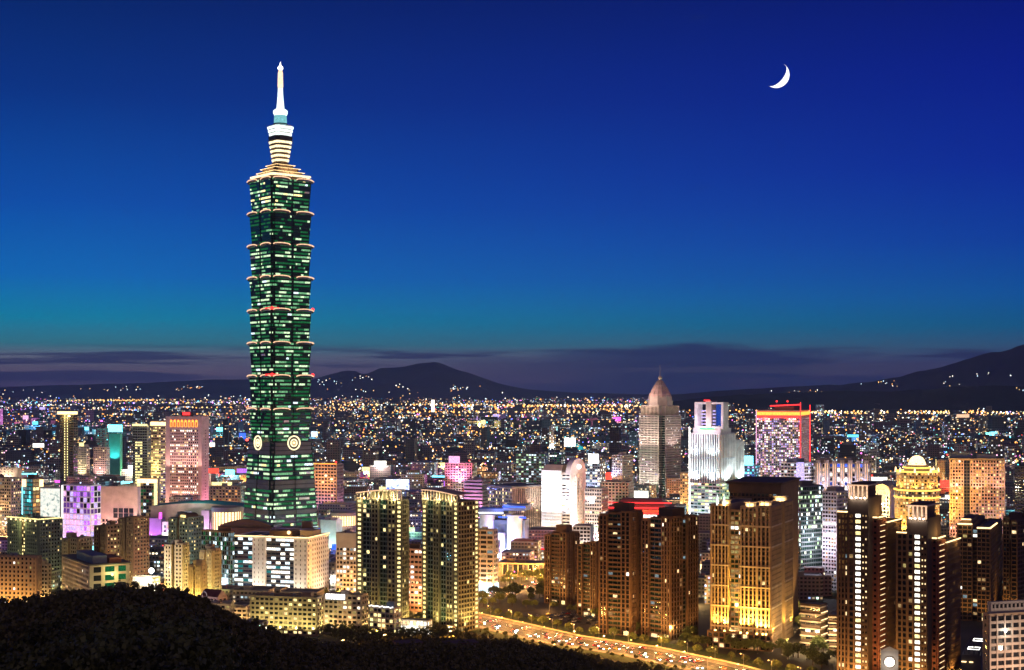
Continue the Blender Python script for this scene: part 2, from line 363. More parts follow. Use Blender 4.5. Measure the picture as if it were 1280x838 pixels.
for pl in g.data.polygons: pl.use_smooth = True

def road_strip(name, pts, w0, w1, z, mat, kerb=None):
    """a strip following pts, between offsets w0..w1 to the right of travel"""
    mb = MB(); q = []
    for k, pt in enumerate(pts):
        d = (Vector(pts[min(k + 1, len(pts) - 1)]) - Vector(pts[max(k - 1, 0)])).normalized(); nn = Vector((d.y, -d.x)); q.append((Vector(pt) + nn * w0, Vector(pt) + nn * w1))
    for a, c in zip(q, q[1:]):
        mb.face([(a[0].x, a[0].y, z), (a[1].x, a[1].y, z), (c[1].x, c[1].y, z), (c[0].x, c[0].y, z)][::-1], mat)
        if kerb:
            for e in (0, 1):
                mb.face([(a[e].x, a[e].y, z - kerb), (c[e].x, c[e].y, z - kerb), (c[e].x, c[e].y, z), (a[e].x, a[e].y, z)], mat)
    return mb
ROAD = [(-95, 1190), (-21, 1094), (34, 1016), (86, 969), (125, 915), (165, 850)]
BRD = [(-150, 1195), (-60, 1220), (0, 1262), (63, 1419), (110, 1600), (180, 1900)]
SIDE = [(XG(590, 745), YG(745)), (XG(650, 735), YG(735)), (XG(724, 712), YG(712)), (XG(760, 690), YG(690))]
def sroad(name, *a, **k): 
    o = road_strip(name, *a, **k).build(name); tag(o, kind='structure'); return o
sroad('road', ROAD, -13, 13, .06, 'asphalt')
sroad('cross_road', BRD, -10, 10, .05, 'asphalt')
sroad('side_street', SIDE, -7, 7, .04, 'asphalt')
sroad('pavement', ROAD, 13, 19, .17, 'pavement', kerb=.13); sroad('pavement', ROAD, -19, -13, .17, 'pavement', kerb=.13)
# painted lane lines
mb = MB()
def along(pts, s):
    for a, c in zip(pts, pts[1:]):
        d = math.dist(a, c)
        if s <= d: 
            u = (Vector(c) - Vector(a)).normalized(); return Vector(a) + u * s, u
        s -= d
    u = (Vector(pts[-1]) - Vector(pts[-2])).normalized(); return Vector(pts[-1]) + u * s, u
def plen(pts): return sum(math.dist(a, c) for a, c in zip(pts, pts[1:]))
for off in (-9, -5.2, 5.2, 9):
    s = 0
    while s < plen(ROAD) - 5:
        p_, u = along(ROAD, s); nn = Vector((u.y, -u.x)); a = p_ + nn * off; c = a + u * 4
        mb.face([(*(a - nn * .08), .066), (*(a + nn * .08), .066), (*(c + nn * .08), .066), (*(c - nn * .08), .066)][::-1], 'paint'); s += 10
for off in (-1.3, 1.3, -12.6, 12.6):
    s = 0
    while s < plen(ROAD) - 8:
        p_, u = along(ROAD, s); p2, u2 = along(ROAD, s + 8); nn = Vector((u.y, -u.x)); a = p_ + nn * off; c = p2 + Vector((u2.y, -u2.x)) * off
        mb.face([(*(a - nn * .09), .066), (*(a + nn * .09), .066), (*(c + nn * .09), .066), (*(c - nn * .09), .066)][::-1], 'paint'); s += 8
tag(mb.build('road_markings'), kind='structure')
solid('grassmat', (.05, .085, .025), .95, .6, .4)
o = road_strip('verge', ROAD, -40, -19.5, .1, 'grassmat').build('grass_verge'); tag(o, kind='structure')
o = road_strip('verge', ROAD, 19.5, 34, .1, 'grassmat').build('grass_verge'); tag(o, kind='structure')

# ------------------------------------------------------------------ hills and mountains
def mountain(name, ridge, D, depth, col, seed, amp=.05, rows=14):
    xs = [(px - 640) / F * D for px, r in ridge]; hs = [CZ + (HY - r) * D / F for px, r in ridge]
    n = 150; mb = MB(); mb.slots = [name]
    for j in range(rows * 2 + 1):
        v = (j - rows) / rows; pr = (1 - abs(v)) ** .85
        for i in range(n):
            x = xs[0] + (xs[-1] - xs[0]) * i / (n - 1); h = interp(x, xs, hs)
            f = noise.fractal((x / D * 30 + seed, v * 2.2, seed), .9, 2.0, 6)
            zz = h * pr * (1 + .8 * f * (1 - pr) ** .7) + (amp * h * noise.fractal((x / D * 60, seed, 0), 1, 2, 4) * pr)
            mb.v.append((x * (1 + v * depth / D), D + v * depth + 0 * f, max(-5, zz) if abs(v) < 1 else -30))
    for j in range(rows * 2):
        for i in range(n - 1):
            a = j * n + i; mb.f.append((a, a + 1, a + n + 1, a + n)); mb.m.append(0); mb.uv.append(None)
    solid(name, col, 1, .0008, .3, spec=.1)
    o = mb.build(name); tag(o, kind='structure')
    for pl in o.data.polygons: pl.use_smooth = True
    return o
mountain('mountains', [(-150, 486), (-60, 484), (0, 484), (60, 482), (130, 480), (200, 478), (260, 475), (310, 474), (345, 473), (380, 477), (392, 474), (408, 469), (430, 464), (443, 464), (452, 468), (462, 467), (475, 461), (500, 459), (522, 455), (536, 454), (545, 453), (556, 456), (575, 463), (597, 471), (625, 480), (660, 487), (720, 491), (800, 493), (880, 493), (1000, 494)], 30000, 5500, (.06, .065, .10), 3.3, .035)
mountain('far_hills', [(820, 496), (860, 492), (900, 489), (940, 486), (1000, 483), (1050, 481), (1085, 478), (1120, 472), (1150, 464), (1180, 458), (1210, 449), (1240, 441), (1262, 436), (1280, 431), (1340, 424), (1420, 430)], 18000, 3500, (.06, .065, .10), 8.1, .035)
mountain('hills', [(820, 506), (860, 499), (900, 495), (950, 493), (1000, 490), (1060, 488), (1120, 490), (1150, 487), (1190, 484), (1230, 482), (1280, 483), (1350, 480), (1450, 484)], 10800, 1500, (.04, .045, .05), 5.2, .04)

# ------------------------------------------------------------------ moon
D = 90000.0; mx, my = 970.6, 94.2; R = 16 * D / F
m1 = MB(); nu, nv = 24, 30; a0 = math.asin(10.2 / 16)
# local frame: y = to the viewer's right-down (bulge), z = along horns
for i in range(nu + 1):
    lon = a0 + (math.radians(91) - a0) * i / nu
    for j in range(nv + 1):
        lat = math.pi * (j / nv - .5); m1.v.append((R * math.cos(lat) * math.sin(lon), -R * math.cos(lat) * math.cos(lon), R * math.sin(lat)))
m1.slots = ['moonlit']
for i in range(nu):
    for j in range(nv):
        a = i * (nv + 1) + j; m1.f.append((a, a + nv + 1, a + nv + 2, a + 1)); m1.m.append(0); m1.uv.append(None)
mo = m1.build('moon'); mo.location = ((mx - 640) / F * D, D, CZ + (HY - my) / F * D); mo.rotation_euler = (0, math.radians(34), math.radians(-10))
tag(mo, 'thin white crescent moon high in the deep blue sky', 'moon', kind='thing')

# ------------------------------------------------------------------ the pagoda-like skyscraper
def notched(s, nb=1.8, n2=3.6, rec=.9, rw=.06):
    """square plan of side s with stepped corners and a shallow recess in the middle of every side"""
    h = s / 2; pts = []
    base = [(-h + n2, -h), (-rw * h, -h), (-rw * h, -h + rec), (rw * h, -h + rec), (rw * h, -h), (h - n2, -h), (h - n2, -h + nb), (h - nb, -h + nb), (h - nb, -h + n2)]
    for k in range(4):
        c, sn = [(1, 0), (0, 1), (-1, 0), (0, -1)][k]
        for x, y in base: pts.append((x * c - y * sn, x * sn + y * c))
    return pts
Y1 = 1513.0; s1 = Y1 / F
def Z1(row): return CZ - (row - HY) * s1
ph = math.radians(50)
sk = empty('skyscraper', 'very tall green glass skyscraper of stacked flaring tiers with lit spire', 'skyscraper', ((350.5 - 640) * s1, Y1, 0), -ph)
sk['hand'] = 1; OCC.append((sk.location.x, sk.location.y, 52))
def shades(p=.5):
    return pick((('green', 4), ('greenmid', 6), ('white', .4), ('cool', .4)))
def tier_floor(parent, s0, s1_, z, zt, fl, nfl, prob, yellow=0):
    """ribbon of windows of one storey on all four sides"""
    t0 = (fl + .36) / nfl; t1 = (fl + .86) / nfl; ring = []
    pa = notched(s0 + (s1_ - s0) * t0 + .16); pb_ = notched(s0 + (s1_ - s0) * t1 + .16); za = z + (zt - z) * t0; zb_ = z + (zt - z) * t1
    cells = []
    for i in range(len(pa)):
        j = (i + 1) % len(pa); Ln = math.dist(pa[i], pa[j]); n_ = 13 if Ln > 9 else 1
        for q in range(n_):
            t = q / n_; ring.append(((pa[i][0] + (pa[j][0] - pa[i][0]) * t, pa[i][1] + (pa[j][1] - pa[i][1]) * t, za), (pb_[i][0] + (pb_[j][0] - pb_[i][0]) * t, pb_[i][1] + (pb_[j][1] - pb_[i][1]) * t, zb_))); cells.append(n_ > 1)
    mb = MB(); n_ = len(ring); mb.v = [p[0] for p in ring] + [p[1] for p in ring]; run = 0; mat = 'greendim'
    for i in range(n_):
        if run <= 0:
            run = random.randint(1, 7); mat = shades() if random.random() < prob else random.choice(['greendim', 'greendim', 'glassgreen'])
            if yellow and random.random() < yellow: mat = 'yellow'
        run -= 1; j = (i + 1) % n_; mb.f.append((i, j, n_ + j, n_ + i)); mb.m.append(mb.slot(mat if cells[i] else (mat if random.random() < .3 else 'glassgreen'))); mb.uv.append(None)
    mb.build('window_row', parent)
def arcs(parent, s, z, mat='strip_peach', red=False, merged=False):
    h = s / 2
    for k in range(4):
        a = k * math.pi / 2; c, sn = round(math.cos(a)), round(math.sin(a))
        for e0, e1 in ((-h + 1.0, -h * .09 - 1.5), (h * .09 + 1.5, h - 1.0)):
            pts = []
            for i in range(13):
                t = i / 12; x = e0 + (e1 - e0) * t; y = -h - 1.25 - .5 * math.sin(math.pi * t); zz = z + 1.6 * (math.sin(math.pi * t) ** .4) - .8
                pts.append((x * c - y * sn, x * sn + y * c, zz))
            m_ = MB(); m_.tube(pts, .6, 6, mat)
            m_.build('cornice_light', parent)
            m_ = MB()
            for j in range(12):
                p0, p1 = Vector(pts[j]), Vector(pts[j + 1]); inn = Vector((-0 * c - 2.0 * -sn * -1, 0, 0))
                q0 = Vector((p0.x - (1.7 * sn), p0.y + 1.7 * c, p0.z)); q1 = Vector((p1.x - (1.7 * sn), p1.y + 1.7 * c, p1.z))
                m_.face([p0 + Vector((0, 0, -.9)), p1 + Vector((0, 0, -.9)), q1 + Vector((0, 0, -2.6)), q0 + Vector((0, 0, -2.6))], 'darkmetal')
            m_.build('cornice', parent)
tops = [511, 470, 429, 388.5, 348, 308, 267.5, 227]
z0 = Z1(552)
glass('towerglass', (.006, .028, .02), .16)
zb = z0
for k, row in enumerate(tops):
    zt = Z1(row); s0, st_ = 45.5, 49.8
    mb = MB(); p0 = notched(s0); p2 = notched(st_); mb.prism(p0, zb, zt - .5, 'towerglass', 'roof', p2)
    tr = mb.build('glass_tier', sk)
    mb = MB()                                   # floor edge bands
    for fl in range(9):
        t = fl / 9; s = s0 + (st_ - s0) * t + .3; zz = zb + (zt - zb) * t; mb.prism(notched(s), zz, zz + .45, 'darkmetal')
    mb.build('floor_edge', tr)
    pr = [.34, .36, .4, .45, .65, .6, .12, .45][k]
    for fl in range(9):
        tier_floor(tr, s0, st_, zb, zt, fl, 9, 0.02 if (fl == 8 and k < 7) else pr * random.choice([.4, 1, 1.6]), .12 if k == 7 else 0)
    arcs(tr, st_, zt)
    if k in (1, 3):
        m_ = MB(); m_.sphere((st_ / 2 - .5, -st_ / 2 + .5, zt + 1), 1.6, 'strip_red', 8, 6); m_.sphere((st_ / 2 + .5, st_ / 2 - 1, zt + 1), 1.6, 'strip_red', 8, 6); m_.build('beacon', tr)
        m_ = MB(); m_.tube([(st_ / 2 - 9, -st_ / 2 - 2.2, zt + .8), (st_ / 2 - .5, -st_ / 2 - .8, zt + .8), (st_ / 2 + 1.6, -st_ / 2 + 7, zt + .8)], .8, 5, 'strip_red'); m_.build('red_light', tr)
    zb = zt
# tapering base
zB = z0; s_top, s_bot = 50.5, 63.5
mb = MB(); mb.prism(notched(s_bot, 2.6, 5.4, 1.5), 0, zB, 'towerglass', 'roof', notched(s_top)); bs = mb.build('tower_base', sk)
nf = 28
mb = MB()
for fl in range(nf):
    t = fl / nf; s = s_bot + (s_top - s_bot) * t + .3; mb.prism(notched(s, 2.6 - .4 * t, 5.4 - t), zB * t, zB * t + .5, 'darkmetal')
mb.build('floor_edge', bs)
for fl in range(nf):
    mech = fl in (11, 17, 18, 25, 26, 27)
    if mech:
        mb = MB(); t = (fl + .1) / nf; s = s_bot + (s_top - s_bot) * t + .55; mb.prism(notched(s, 2.6 - .4 * t, 5.4 - t), zB * t + .3, zB * (fl + .95) / nf, 'darkgrey'); mb.build('louvre_band', bs)
    else: tier_floor(bs, s_bot, s_top, 0, zB, fl, nf, [.15, .5][fl > 9] * random.choice([.6, 1, 1.5]), .03)
for k, (ax, ay) in enumerate(((0, -1), (1, 0), (0, 1), (-1, 0))):
    zc = Z1(553); h = s_top / 2 + .9; md = empty('medallion', None, None, (0, 0, 0)); md.parent = sk; del_ = None
    def ring(r0, r1, th, mat):
        m_ = MB(); nn = 28
        for i in range(nn):
            a, c = 2 * math.pi * i / nn, 2 * math.pi * (i + 1) / nn
            def pt(r, ang, o):
                u, v = r * math.cos(ang), r * math.sin(ang)
                return (u * -ay + ax * (h + o), u * ax + ay * (h + o), zc + v)
            m_.face([pt(r0, a, th), pt(r1, a, th), pt(r1, c, th), pt(r0, c, th)], mat); m_.face([pt(r1, a, 0), pt(r1, c, 0), pt(r1, c, th), pt(r1, a, th)], mat)
            if r0 > .1: m_.face([pt(r0, a, 0), pt(r0, c, 0), pt(r0, c, th), pt(r0, a, th)], mat)
        return m_
    ring(0.01, 8.3, .5, 'darkmetal').build('disc', md); ring(6.4, 7.7, 1.3, 'strip_yel').build('light_ring', md); ring(2.8, 4.2, 1.3, 'strip_yel').build('light_ring', md); ring(.01, 1.5, 1.2, 'strip_gold').build('boss', md)
# crown
zc = Z1(227)
def deck(s, za, zb_, mat='darkmetal', s2=None, name='crown_deck', rim=None):
    m_ = MB(); m_.prism(notched(s), za, zb_, mat, 'roof', notched(s2 or s)); o = m_.build(name, sk)
    if rim:
        m_ = MB(); hh = (s2 or s) / 2 + .4; q = [(-hh, -hh, zb_ - .3), (hh, -hh, zb_ - .3), (hh, hh, zb_ - .3), (-hh, hh, zb_ - .3), (-hh, -hh, zb_ - .3)]; m_.tube(q, rim[1], 5, rim[0]); m_.build('light_strip', o)
    return o
deck(43, zc, Z1(222), 'brown', 44, rim=('strip_yel', 1.2))
m_ = MB(); m_.prism(notched(44.5), Z1(223.6), Z1(221.4), 'strip_gold', 'roof', notched(45)); m_.build('crown_light_band', sk)
deck(37, Z1(222), Z1(217), 'darkbrown', 36, rim=('strip_gold', .22)); deck(30, Z1(217), Z1(212), 'darkbrown', 30, rim=('strip_gold', .22)); deck(23, Z1(212), Z1(207.5), 'darkbrown', 22, rim=('strip_gold', .2)); deck(17, Z1(207.5), Z1(204), 'darkbrown', 15)
ln = deck(13.5, Z1(204), Z1(176), 'brown', 19.0, name='lantern')
for k in range(5):
    t0 = (k + .22) / 5; t1 = (k + .72) / 5; za = Z1(204) + (Z1(176) - Z1(204)) * t0; zb_ = Z1(204) + (Z1(176) - Z1(204)) * t1
    m_ = MB(); m_.prism(notched(13.8 + 5.4 * t0, .8, 1.6, .4), za, zb_, 'strip_yel', 'roof', notched(13.8 + 5.4 * t1, .8, 1.6, .4)); m_.build('lit_band', ln)
    m_ = MB(); m_.prism(notched(14.6 + 5.4 * t1, .8, 1.6, .4), zb_, zb_ + .8, 'darkbrown'); m_.build('ledge', ln)
deck(20.5, Z1(176), Z1(171.5), 'darkmetal', 21)
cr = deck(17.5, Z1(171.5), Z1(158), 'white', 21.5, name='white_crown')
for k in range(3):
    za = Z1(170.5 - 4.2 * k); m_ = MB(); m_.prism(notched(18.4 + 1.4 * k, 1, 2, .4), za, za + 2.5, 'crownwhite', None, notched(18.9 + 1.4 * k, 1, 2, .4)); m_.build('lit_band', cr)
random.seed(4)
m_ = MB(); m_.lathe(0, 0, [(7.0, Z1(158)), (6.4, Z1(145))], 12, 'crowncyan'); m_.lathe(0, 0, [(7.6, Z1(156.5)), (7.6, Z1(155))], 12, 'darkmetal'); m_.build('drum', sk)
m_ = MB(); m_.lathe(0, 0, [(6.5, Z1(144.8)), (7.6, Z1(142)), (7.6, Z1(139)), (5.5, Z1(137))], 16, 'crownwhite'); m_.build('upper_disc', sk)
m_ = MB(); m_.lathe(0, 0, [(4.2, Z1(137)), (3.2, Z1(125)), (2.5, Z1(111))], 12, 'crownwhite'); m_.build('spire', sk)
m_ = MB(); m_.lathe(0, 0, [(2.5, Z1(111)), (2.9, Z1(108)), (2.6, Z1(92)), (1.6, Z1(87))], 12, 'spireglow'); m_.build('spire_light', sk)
m_ = MB(); m_.sphere((0, 0, Z1(85.5)), 2.6, 'bloomwhite', 12, 8); m_.tube([(0, 0, Z1(84)), (0, 0, Z1(78))], [.7, .2], 6, 'bloomwhite'); m_.build('beacon', sk)
light(sk, (0, -26, Z1(216)), 2.5e4, (1, .7, .35), size=.4); light(sk, (26, 0, Z1(216)), 2.5e4, (1, .7, .35), size=.4)
# ------------------------------------------------------------------ the buildings one can name, front to back
def mats(*a): return tuple(a)
RES = mats(('warm', 3), ('warmdim', 5), ('yellowdim', 3), ('white', .8), ('cooldim', .6))
OFF = mats(('white', 3), ('cool', 3), ('cooldim', 2), ('warm', 1))
YEL = mats(('yellow', 3), ('yellowdim', 3), ('warm', 1))
def S(**k): return St(**k)
GOLD = (1, .62, .22); AMB = (1, .5, .13); WHT = (1, .95, .85); MAG = (.9, .3, 1); BLU = (.35, .45, 1); CYN = (.5, .95, 1); REDC = (1, .12, .06); YGR = (.95, .85, .3)
def stair(cols, mat='yellow', p=.95, base=None):
    def f(i, j, nc, nr):
        c = [k % nc for k in cols]
        if i in c: return mat if random.random() < p else mat.replace('yellow', 'yellowdim').replace('white', 'warm')
        return base
    return f

# --- twin dark towers with lit colonnade crowns
def crown_tower(name_label, xl, xm, xr, ytop, pb, phi, flip):
    b = Bld('apartment_tower', name_label, 'apartment tower', xl, xm, xr, ytop + 8, pb, phi, 'olive', group='dark apartment towers with lit colonnade crowns')
    st_e = S(cw=50, ch=3.35, pw=.6, sh=1.5, d=.3, mx=.7, colf=lambda i, j, nc, nr: 'yellow' if random.random() < .93 else 'yellowdim')
    st_m = S(cw=3.0, ch=3.35, pw=.8, sh=1.1, d=.6, pr=.06, mats=YEL)
    st_d = S(cw=2.4, ch=3.35, pw=.25, sh=.9, d=.3, pr=.09, mats=YEL, dark='glassgreen')
    W, Dp, H = b.W, b.D, b.H
    # front: edge bay, dark recess, middle bay, dark recess, edge bay
    xs = [-W, -W * .88, -W * .66, -W * .5, -W * .30, -W * .12, 0]
    for k, (stl, dy) in enumerate(((st_e, 0), (st_d, 1.6), (st_m, -.8), (st_d, 1.6), (st_m, -.5), (st_e, .2))):
        b.vol(xs[k], xs[k + 1], dy, Dp - .1 * k, 0, H - .05 * k, F=stl, R=None, parapet=.5, wall='greygreen' if stl is st_d else 'olive')
    b.fac((0, .2), (0, Dp * .82), 0, H - .4, st_m); b.fac((0, Dp * .82), (0, Dp), 0, H - .4, st_e)
    b.fac((-W, Dp), (-W, 0), 0, H - .4, st_m)
    # crown: columns carrying a curved roof slab, lamps between them
    cr = MB(); roof = MB(); lampm = MB(); n = 12
    hc = lambda t: 4.2 + 3.2 * math.sin(math.pi * (t * .55 + (.42 if flip else .03)))
    for i in range(n + 1):
        t = i / n; x = -W + W * t; cr.box(x - .3, x + .3, -.6, 0, H, H + hc(t), 'cream')
        if i < n:
            t2 = (i + 1) / n; x2 = -W + W * t2
            roof.prism([(x, -1.4), (x2, -1.4), (x2, Dp * .6), (x, Dp * .6)], H + hc(t), H + hc(t) + .55, 'cream')
            roof.face([(x, -1.42, H + hc(t) - .05), (x2, -1.42, H + hc(t2) - .05), (x2, -1.42, H + hc(t2) + .6), (x, -1.42, H + hc(t) + .6)], 'strip_peach')
    b.part('crown_column', cr); b.part('crown_roof', roof)
    for i in range(n):
        if random.random() < .75:
            x = -W + W * (i + .5) / n; m_ = MB(); m_.sphere((x, -.9, H + 1.0), .42, 'strip_gold', 8, 5); b.part('crown_lamp', m_)
    for x in (-W * .85, -W * .5, -W * .15): b.lamp((x, -2.2, H + 1.5), 4500, (1, .8, .4), size=.15)
    b.hut(-W * .75, -W * .35, Dp * .3, Dp * .7, H, 5.5)
    # lit ground floor lobby
    b.vol(-W * .3, -1, -4, -1.2, 0, 5.4, F=S(cw=2.2, ch=2.6, pw=.3, sh=.5, d=.3, colf=lambda *a: pick((('white', 3), ('warm', 2), ('glass', 1)))), wall='cream', parapet=.4)
    for x in (-W * .9, -W * .45, -W * .1): b.lamp((x, -7, 3), 26000, (1, .72, .24), (x, 0, 40), 110, .5)
    b.lamp((7, Dp * .4, 3), 40000, (1, .72, .24), (0, Dp * .4, 45), 110)
    return b.finish()
crown_tower('dark apartment tower with lit curved crown, left one of the twin pair', 446, 502, 511, 618, 789, 24, False)
crown_tower('dark apartment tower with lit crown, right one of the twin pair, yellow-lit side', 528, 572, 598, 620, 792, 38, True)

b = Bld('lobby_building', 'low glass lobby shining white between the twin apartment towers', 'lobby', 499, 534, 540, 777, 797, 20, 'cream', indiv=True)
b.vol(-b.W, 0, 0, b.D, 0, b.H, F=S(cw=2.6, ch=3.6, pw=.5, sh=.8, d=.4, colf=lambda *a: pick((('white', 3), ('warm', 2), ('glass', .6)))), R=S(cw=2.6, ch=3.6, pw=.5, sh=.8, d=.4, colf=lambda *a: pick((('white', 3), ('warm', 2)))), parapet=.4); b.lamp((-b.W / 2, -8, 5), 12000, WHT); b.finish()
b = Bld('clubhouse', 'small building with a white-lit zigzag roof edge below the left twin tower', 'clubhouse', 462, 492, 501, 762, 800, 30, 'stone')
b.vol(-b.W, 0, 0, b.D, 0, b.H, F=S(cw=3.4, ch=3.4, pw=.6, sh=1.2, pr=.35, mats=YEL), R=S(cw=3.4, ch=3.4, pw=.6, sh=1.2, pr=.35, mats=YEL))
for k in range(9):
    x0 = -b.W + b.W * k / 9; b.strip([(x0, -.7, b.H + 1.0 + (k % 2) * .7), (x0 + b.W / 9, -.7, b.H + 1.0 + ((k + 1) % 2) * .7)], .22, 'strip_white')
b.hut(-b.W * .4, -b.W * .1, b.D * .4, b.D * .8, b.H, 4, 'bluegrey'); b.lamp((-b.W / 2, -6, 6), 9000, GOLD); b.finish()

# --- yellow-lit apartment rows behind the hill
def flats(label, xl, xm, xr, ytop, pb, phi, wall='tan', pr=.3, lamps=3, lc=YGR, pw=16000, **k):
    b = Bld('apartment_block', label, 'apartment block', xl, xm, xr, ytop, pb, phi, wall, group=k.get('group'))
    f = S(cw=k.get('cw', 3.6), ch=k.get('ch', 3.3), pw=k.get('pier', 1.0), sh=1.5, d=.45, pr=pr, mats=k.get('mats', RES), mx=.15)
    b.vol(-b.W, 0, 0, b.D, 0, b.H, F=f, R=f, Lf=f)
    b.roofstuff(k.get('stuff', 4))
    for i in range(lamps):
        x = -b.W * (i + .5) / lamps; b.lamp((x, -9, 4), pw, lc, (x, 0, b.H * .6), 120)
    b.lamp((8, b.D * .5, 4), pw * .8, lc, (0, b.D * .5, b.H * .6), 120)
    return b.finish()
flats('long yellow-lit apartment row behind the trees below the white office', 313, 396, 404, 749, 796, 14, 'tan', .3, 4, YGR, 15000, mats=YEL)
flats('brownish apartment block with white rooftop banner beside the yellow-lit row', 405, 452, 460, 746, 795, 18, 'stone', .22, 2, GOLD, 12000)
b = Bld('rooftop_banner', 'white-lit zigzag canopy on the brownish block', 'canopy', 406, 430, 436, 744, 795, 16)
b.root['label'] = 'white-lit zigzag canopy standing on the roof of the brownish apartment block'; OCC.pop()
m_ = MB()
for k in range(8): m_.box(-b.W + k * b.W / 8, -b.W + (k + .7) * b.W / 8, 2, 2.6, b.H - 3.6, b.H, 'strip_white')
m_.box(-b.W, 0, 2.7, 3, b.H - 4.4, b.H - .5, 'bluegrey'); b.part('canopy_panel', m_)

# --- white L shaped office block
b = Bld('office_block', 'white eight-storey office block with lit roofline and glass bays at the skyscraper foot', 'office block', 291, 385, 411, 674, 750, 17, 'white')
W, Dp, H = b.W, b.D, b.H
ex = lambda i, j, nc, nr: (pick((('cool', 3), ('white', 2), ('tealdim', 1))) if random.random() < .62 else 'glassblue')
gb = S(cw=4.6, ch=4.0, pw=.1, sh=1.6, d=.3, colf=ex, trim='darkgrey', mx=.02)
tiny = S(cw=4.4, ch=4.0, pw=0, sh=0, d=.1, colf=lambda *a: 'glass', mx=1.75, mz=1.1)
tinyl = S(cw=4.4, ch=4.0, pw=0, sh=0, d=.1, colf=lambda i, j, nc, nr: 'warm' if (i == 1 and random.random() < .9) else 'glass', mx=1.6, mz=1.0)
b.vol(-W, -W * .72, 0, Dp, 0, H, F=gb, Lf=gb); b.vol(-W * .72, -W * .55, -2.5, Dp - .1, 0, H + .3, F=tiny); b.vol(-W * .55, -W * .18, .6, Dp - .2, 0, H - .1, F=gb); b.vol(-W * .18, 0, -1.2, Dp + .1, 0, H + .1, F=tiny, R=tinyl)
for q in ([(-W - .5, -.6, H + 1.1), (-W * .72, -.6, H + 1.1), (-W * .72, -3.1, H + 1.4), (-W * .55, -3.1, H + 1.4), (-W * .55, -.4, H + 1.1), (-W * .18, -.4, H + 1.1), (-W * .18, -1.9, H + 1.2), (.6, -1.9, H + 1.2), (.6, Dp, H + 1.2)],):
    b.strip(q, .38, 'strip_gold')
b.hut(-W * .6, -W * .3, Dp * .3, Dp * .7, H, 4.5, 'brown'); b.hut(-W * .22, -W * .05, Dp * .4, Dp * .8, H, 5, 'tan')
m_ = MB(); m_.sphere((-W * .28, 4, H + 4.5), 1.6, 'strip_gold', 8, 6); b.part('roof_lamp', m_); b.lamp((-W * .28, 3, H + 7), 9000, GOLD)
for x in (-W * .95, -W * .66, -W * .4, -W * .1): b.lamp((x, -15, 3), 17000, (1, .84, .6), (x, 0, 25), 120)
b.lamp((16, Dp * .5, 3), 20000, (1, .8, .55), (0, Dp * .5, 25), 120); b.finish()

b = Bld('office_block', 'dark glass office block with brown flat roof left of the white office', 'office block', 252, 288, 293, 666, 747, 30, 'brown')
gd = S(cw=2.2, ch=3.9, pw=.2, sh=.8, d=.3, pr=.5, mats=mats(('cooldim', 4), ('cool', 1.5), ('greendim', 3), ('white', .6)), trim='greygreen')
b.vol(-b.W, 0, 0, b.D, 0, b.H, F=gd, R=gd); b.hut(-b.W * .5, -2, 4, b.D - 2, b.H, 4.5, 'brown')
b.panel(-b.W * .45, -2, -.9, -.5, b.H * .08, b.H * .3, 'cool', 'lit_atrium'); b.lamp((-b.W * .3, -10, 8), 22000, CYN); b.finish()

b = Bld('office_block', 'pale slab office block with window grid left of the twin towers', 'office block', 420, 446, 452, 668, 748, 16, 'palegrey')
pg = S(cw=3.4, ch=3.7, pw=1.0, sh=1.5, d=.35, pr=.3, mats=OFF)
b.vol(-b.W, 0, 0, b.D, 0, b.H, parapet=.8); b.fac((-b.W, 0), (0, 0), 1, b.H * .78, pg); b.fac((0, 0), (0, b.D), 1, b.H * .78, pg); b.lamp((-b.W / 2, -16, 4), 20000, (1, .9, .72), (-b.W / 2, 0, 30), 110); b.roofstuff(2); b.finish()
b = Bld('office_block', 'pink-lit office block seen in the gap between the twin towers', 'office block', 508, 528, 533, 688, 765, 18, 'pink')
b.vol(-b.W, 0, 0, b.D, 0, b.H, F=S(cw=3.6, ch=4.2, pw=.7, sh=2.0, pr=.2, mats=OFF)); b.lamp((-b.W * .6, -14, 4), 26000, (1, .55, .28), (-b.W / 2, 0, 26), 110); b.hut(-b.W * .9, -b.W * .3, 4, b.D - 3, b.H, 4, 'darkbrown'); b.finish()
b = Bld('office_block', 'grey ten-storey office with bright shopfront right of the twin towers', 'office block', 592, 617, 622, 664, 742, 18, 'stone')
og = S(cw=5.5, ch=4.0, pw=.8, sh=1.6, d=.4, pr=.22, mats=mats(('cooldim', 3), ('warmdim', 3), ('cool', 1)), dark='glass')
b.vol(-b.W, 0, 0, b.D, 0, b.H, F=og, R=og); b.panel(-b.W + .5, -.5, -1.6, -.5, 1.2, 8.5, 'cool', 'shopfront'); b.panel(.5, 1.5, 1, b.D - 1, 1.2, 8.5, 'cool', 'shopfront'); b.lamp((-b.W * .5, -9, 6), 12000, CYN); b.lamp((10, 4, 6), 9000, WHT); b.roofstuff(3); b.finish()

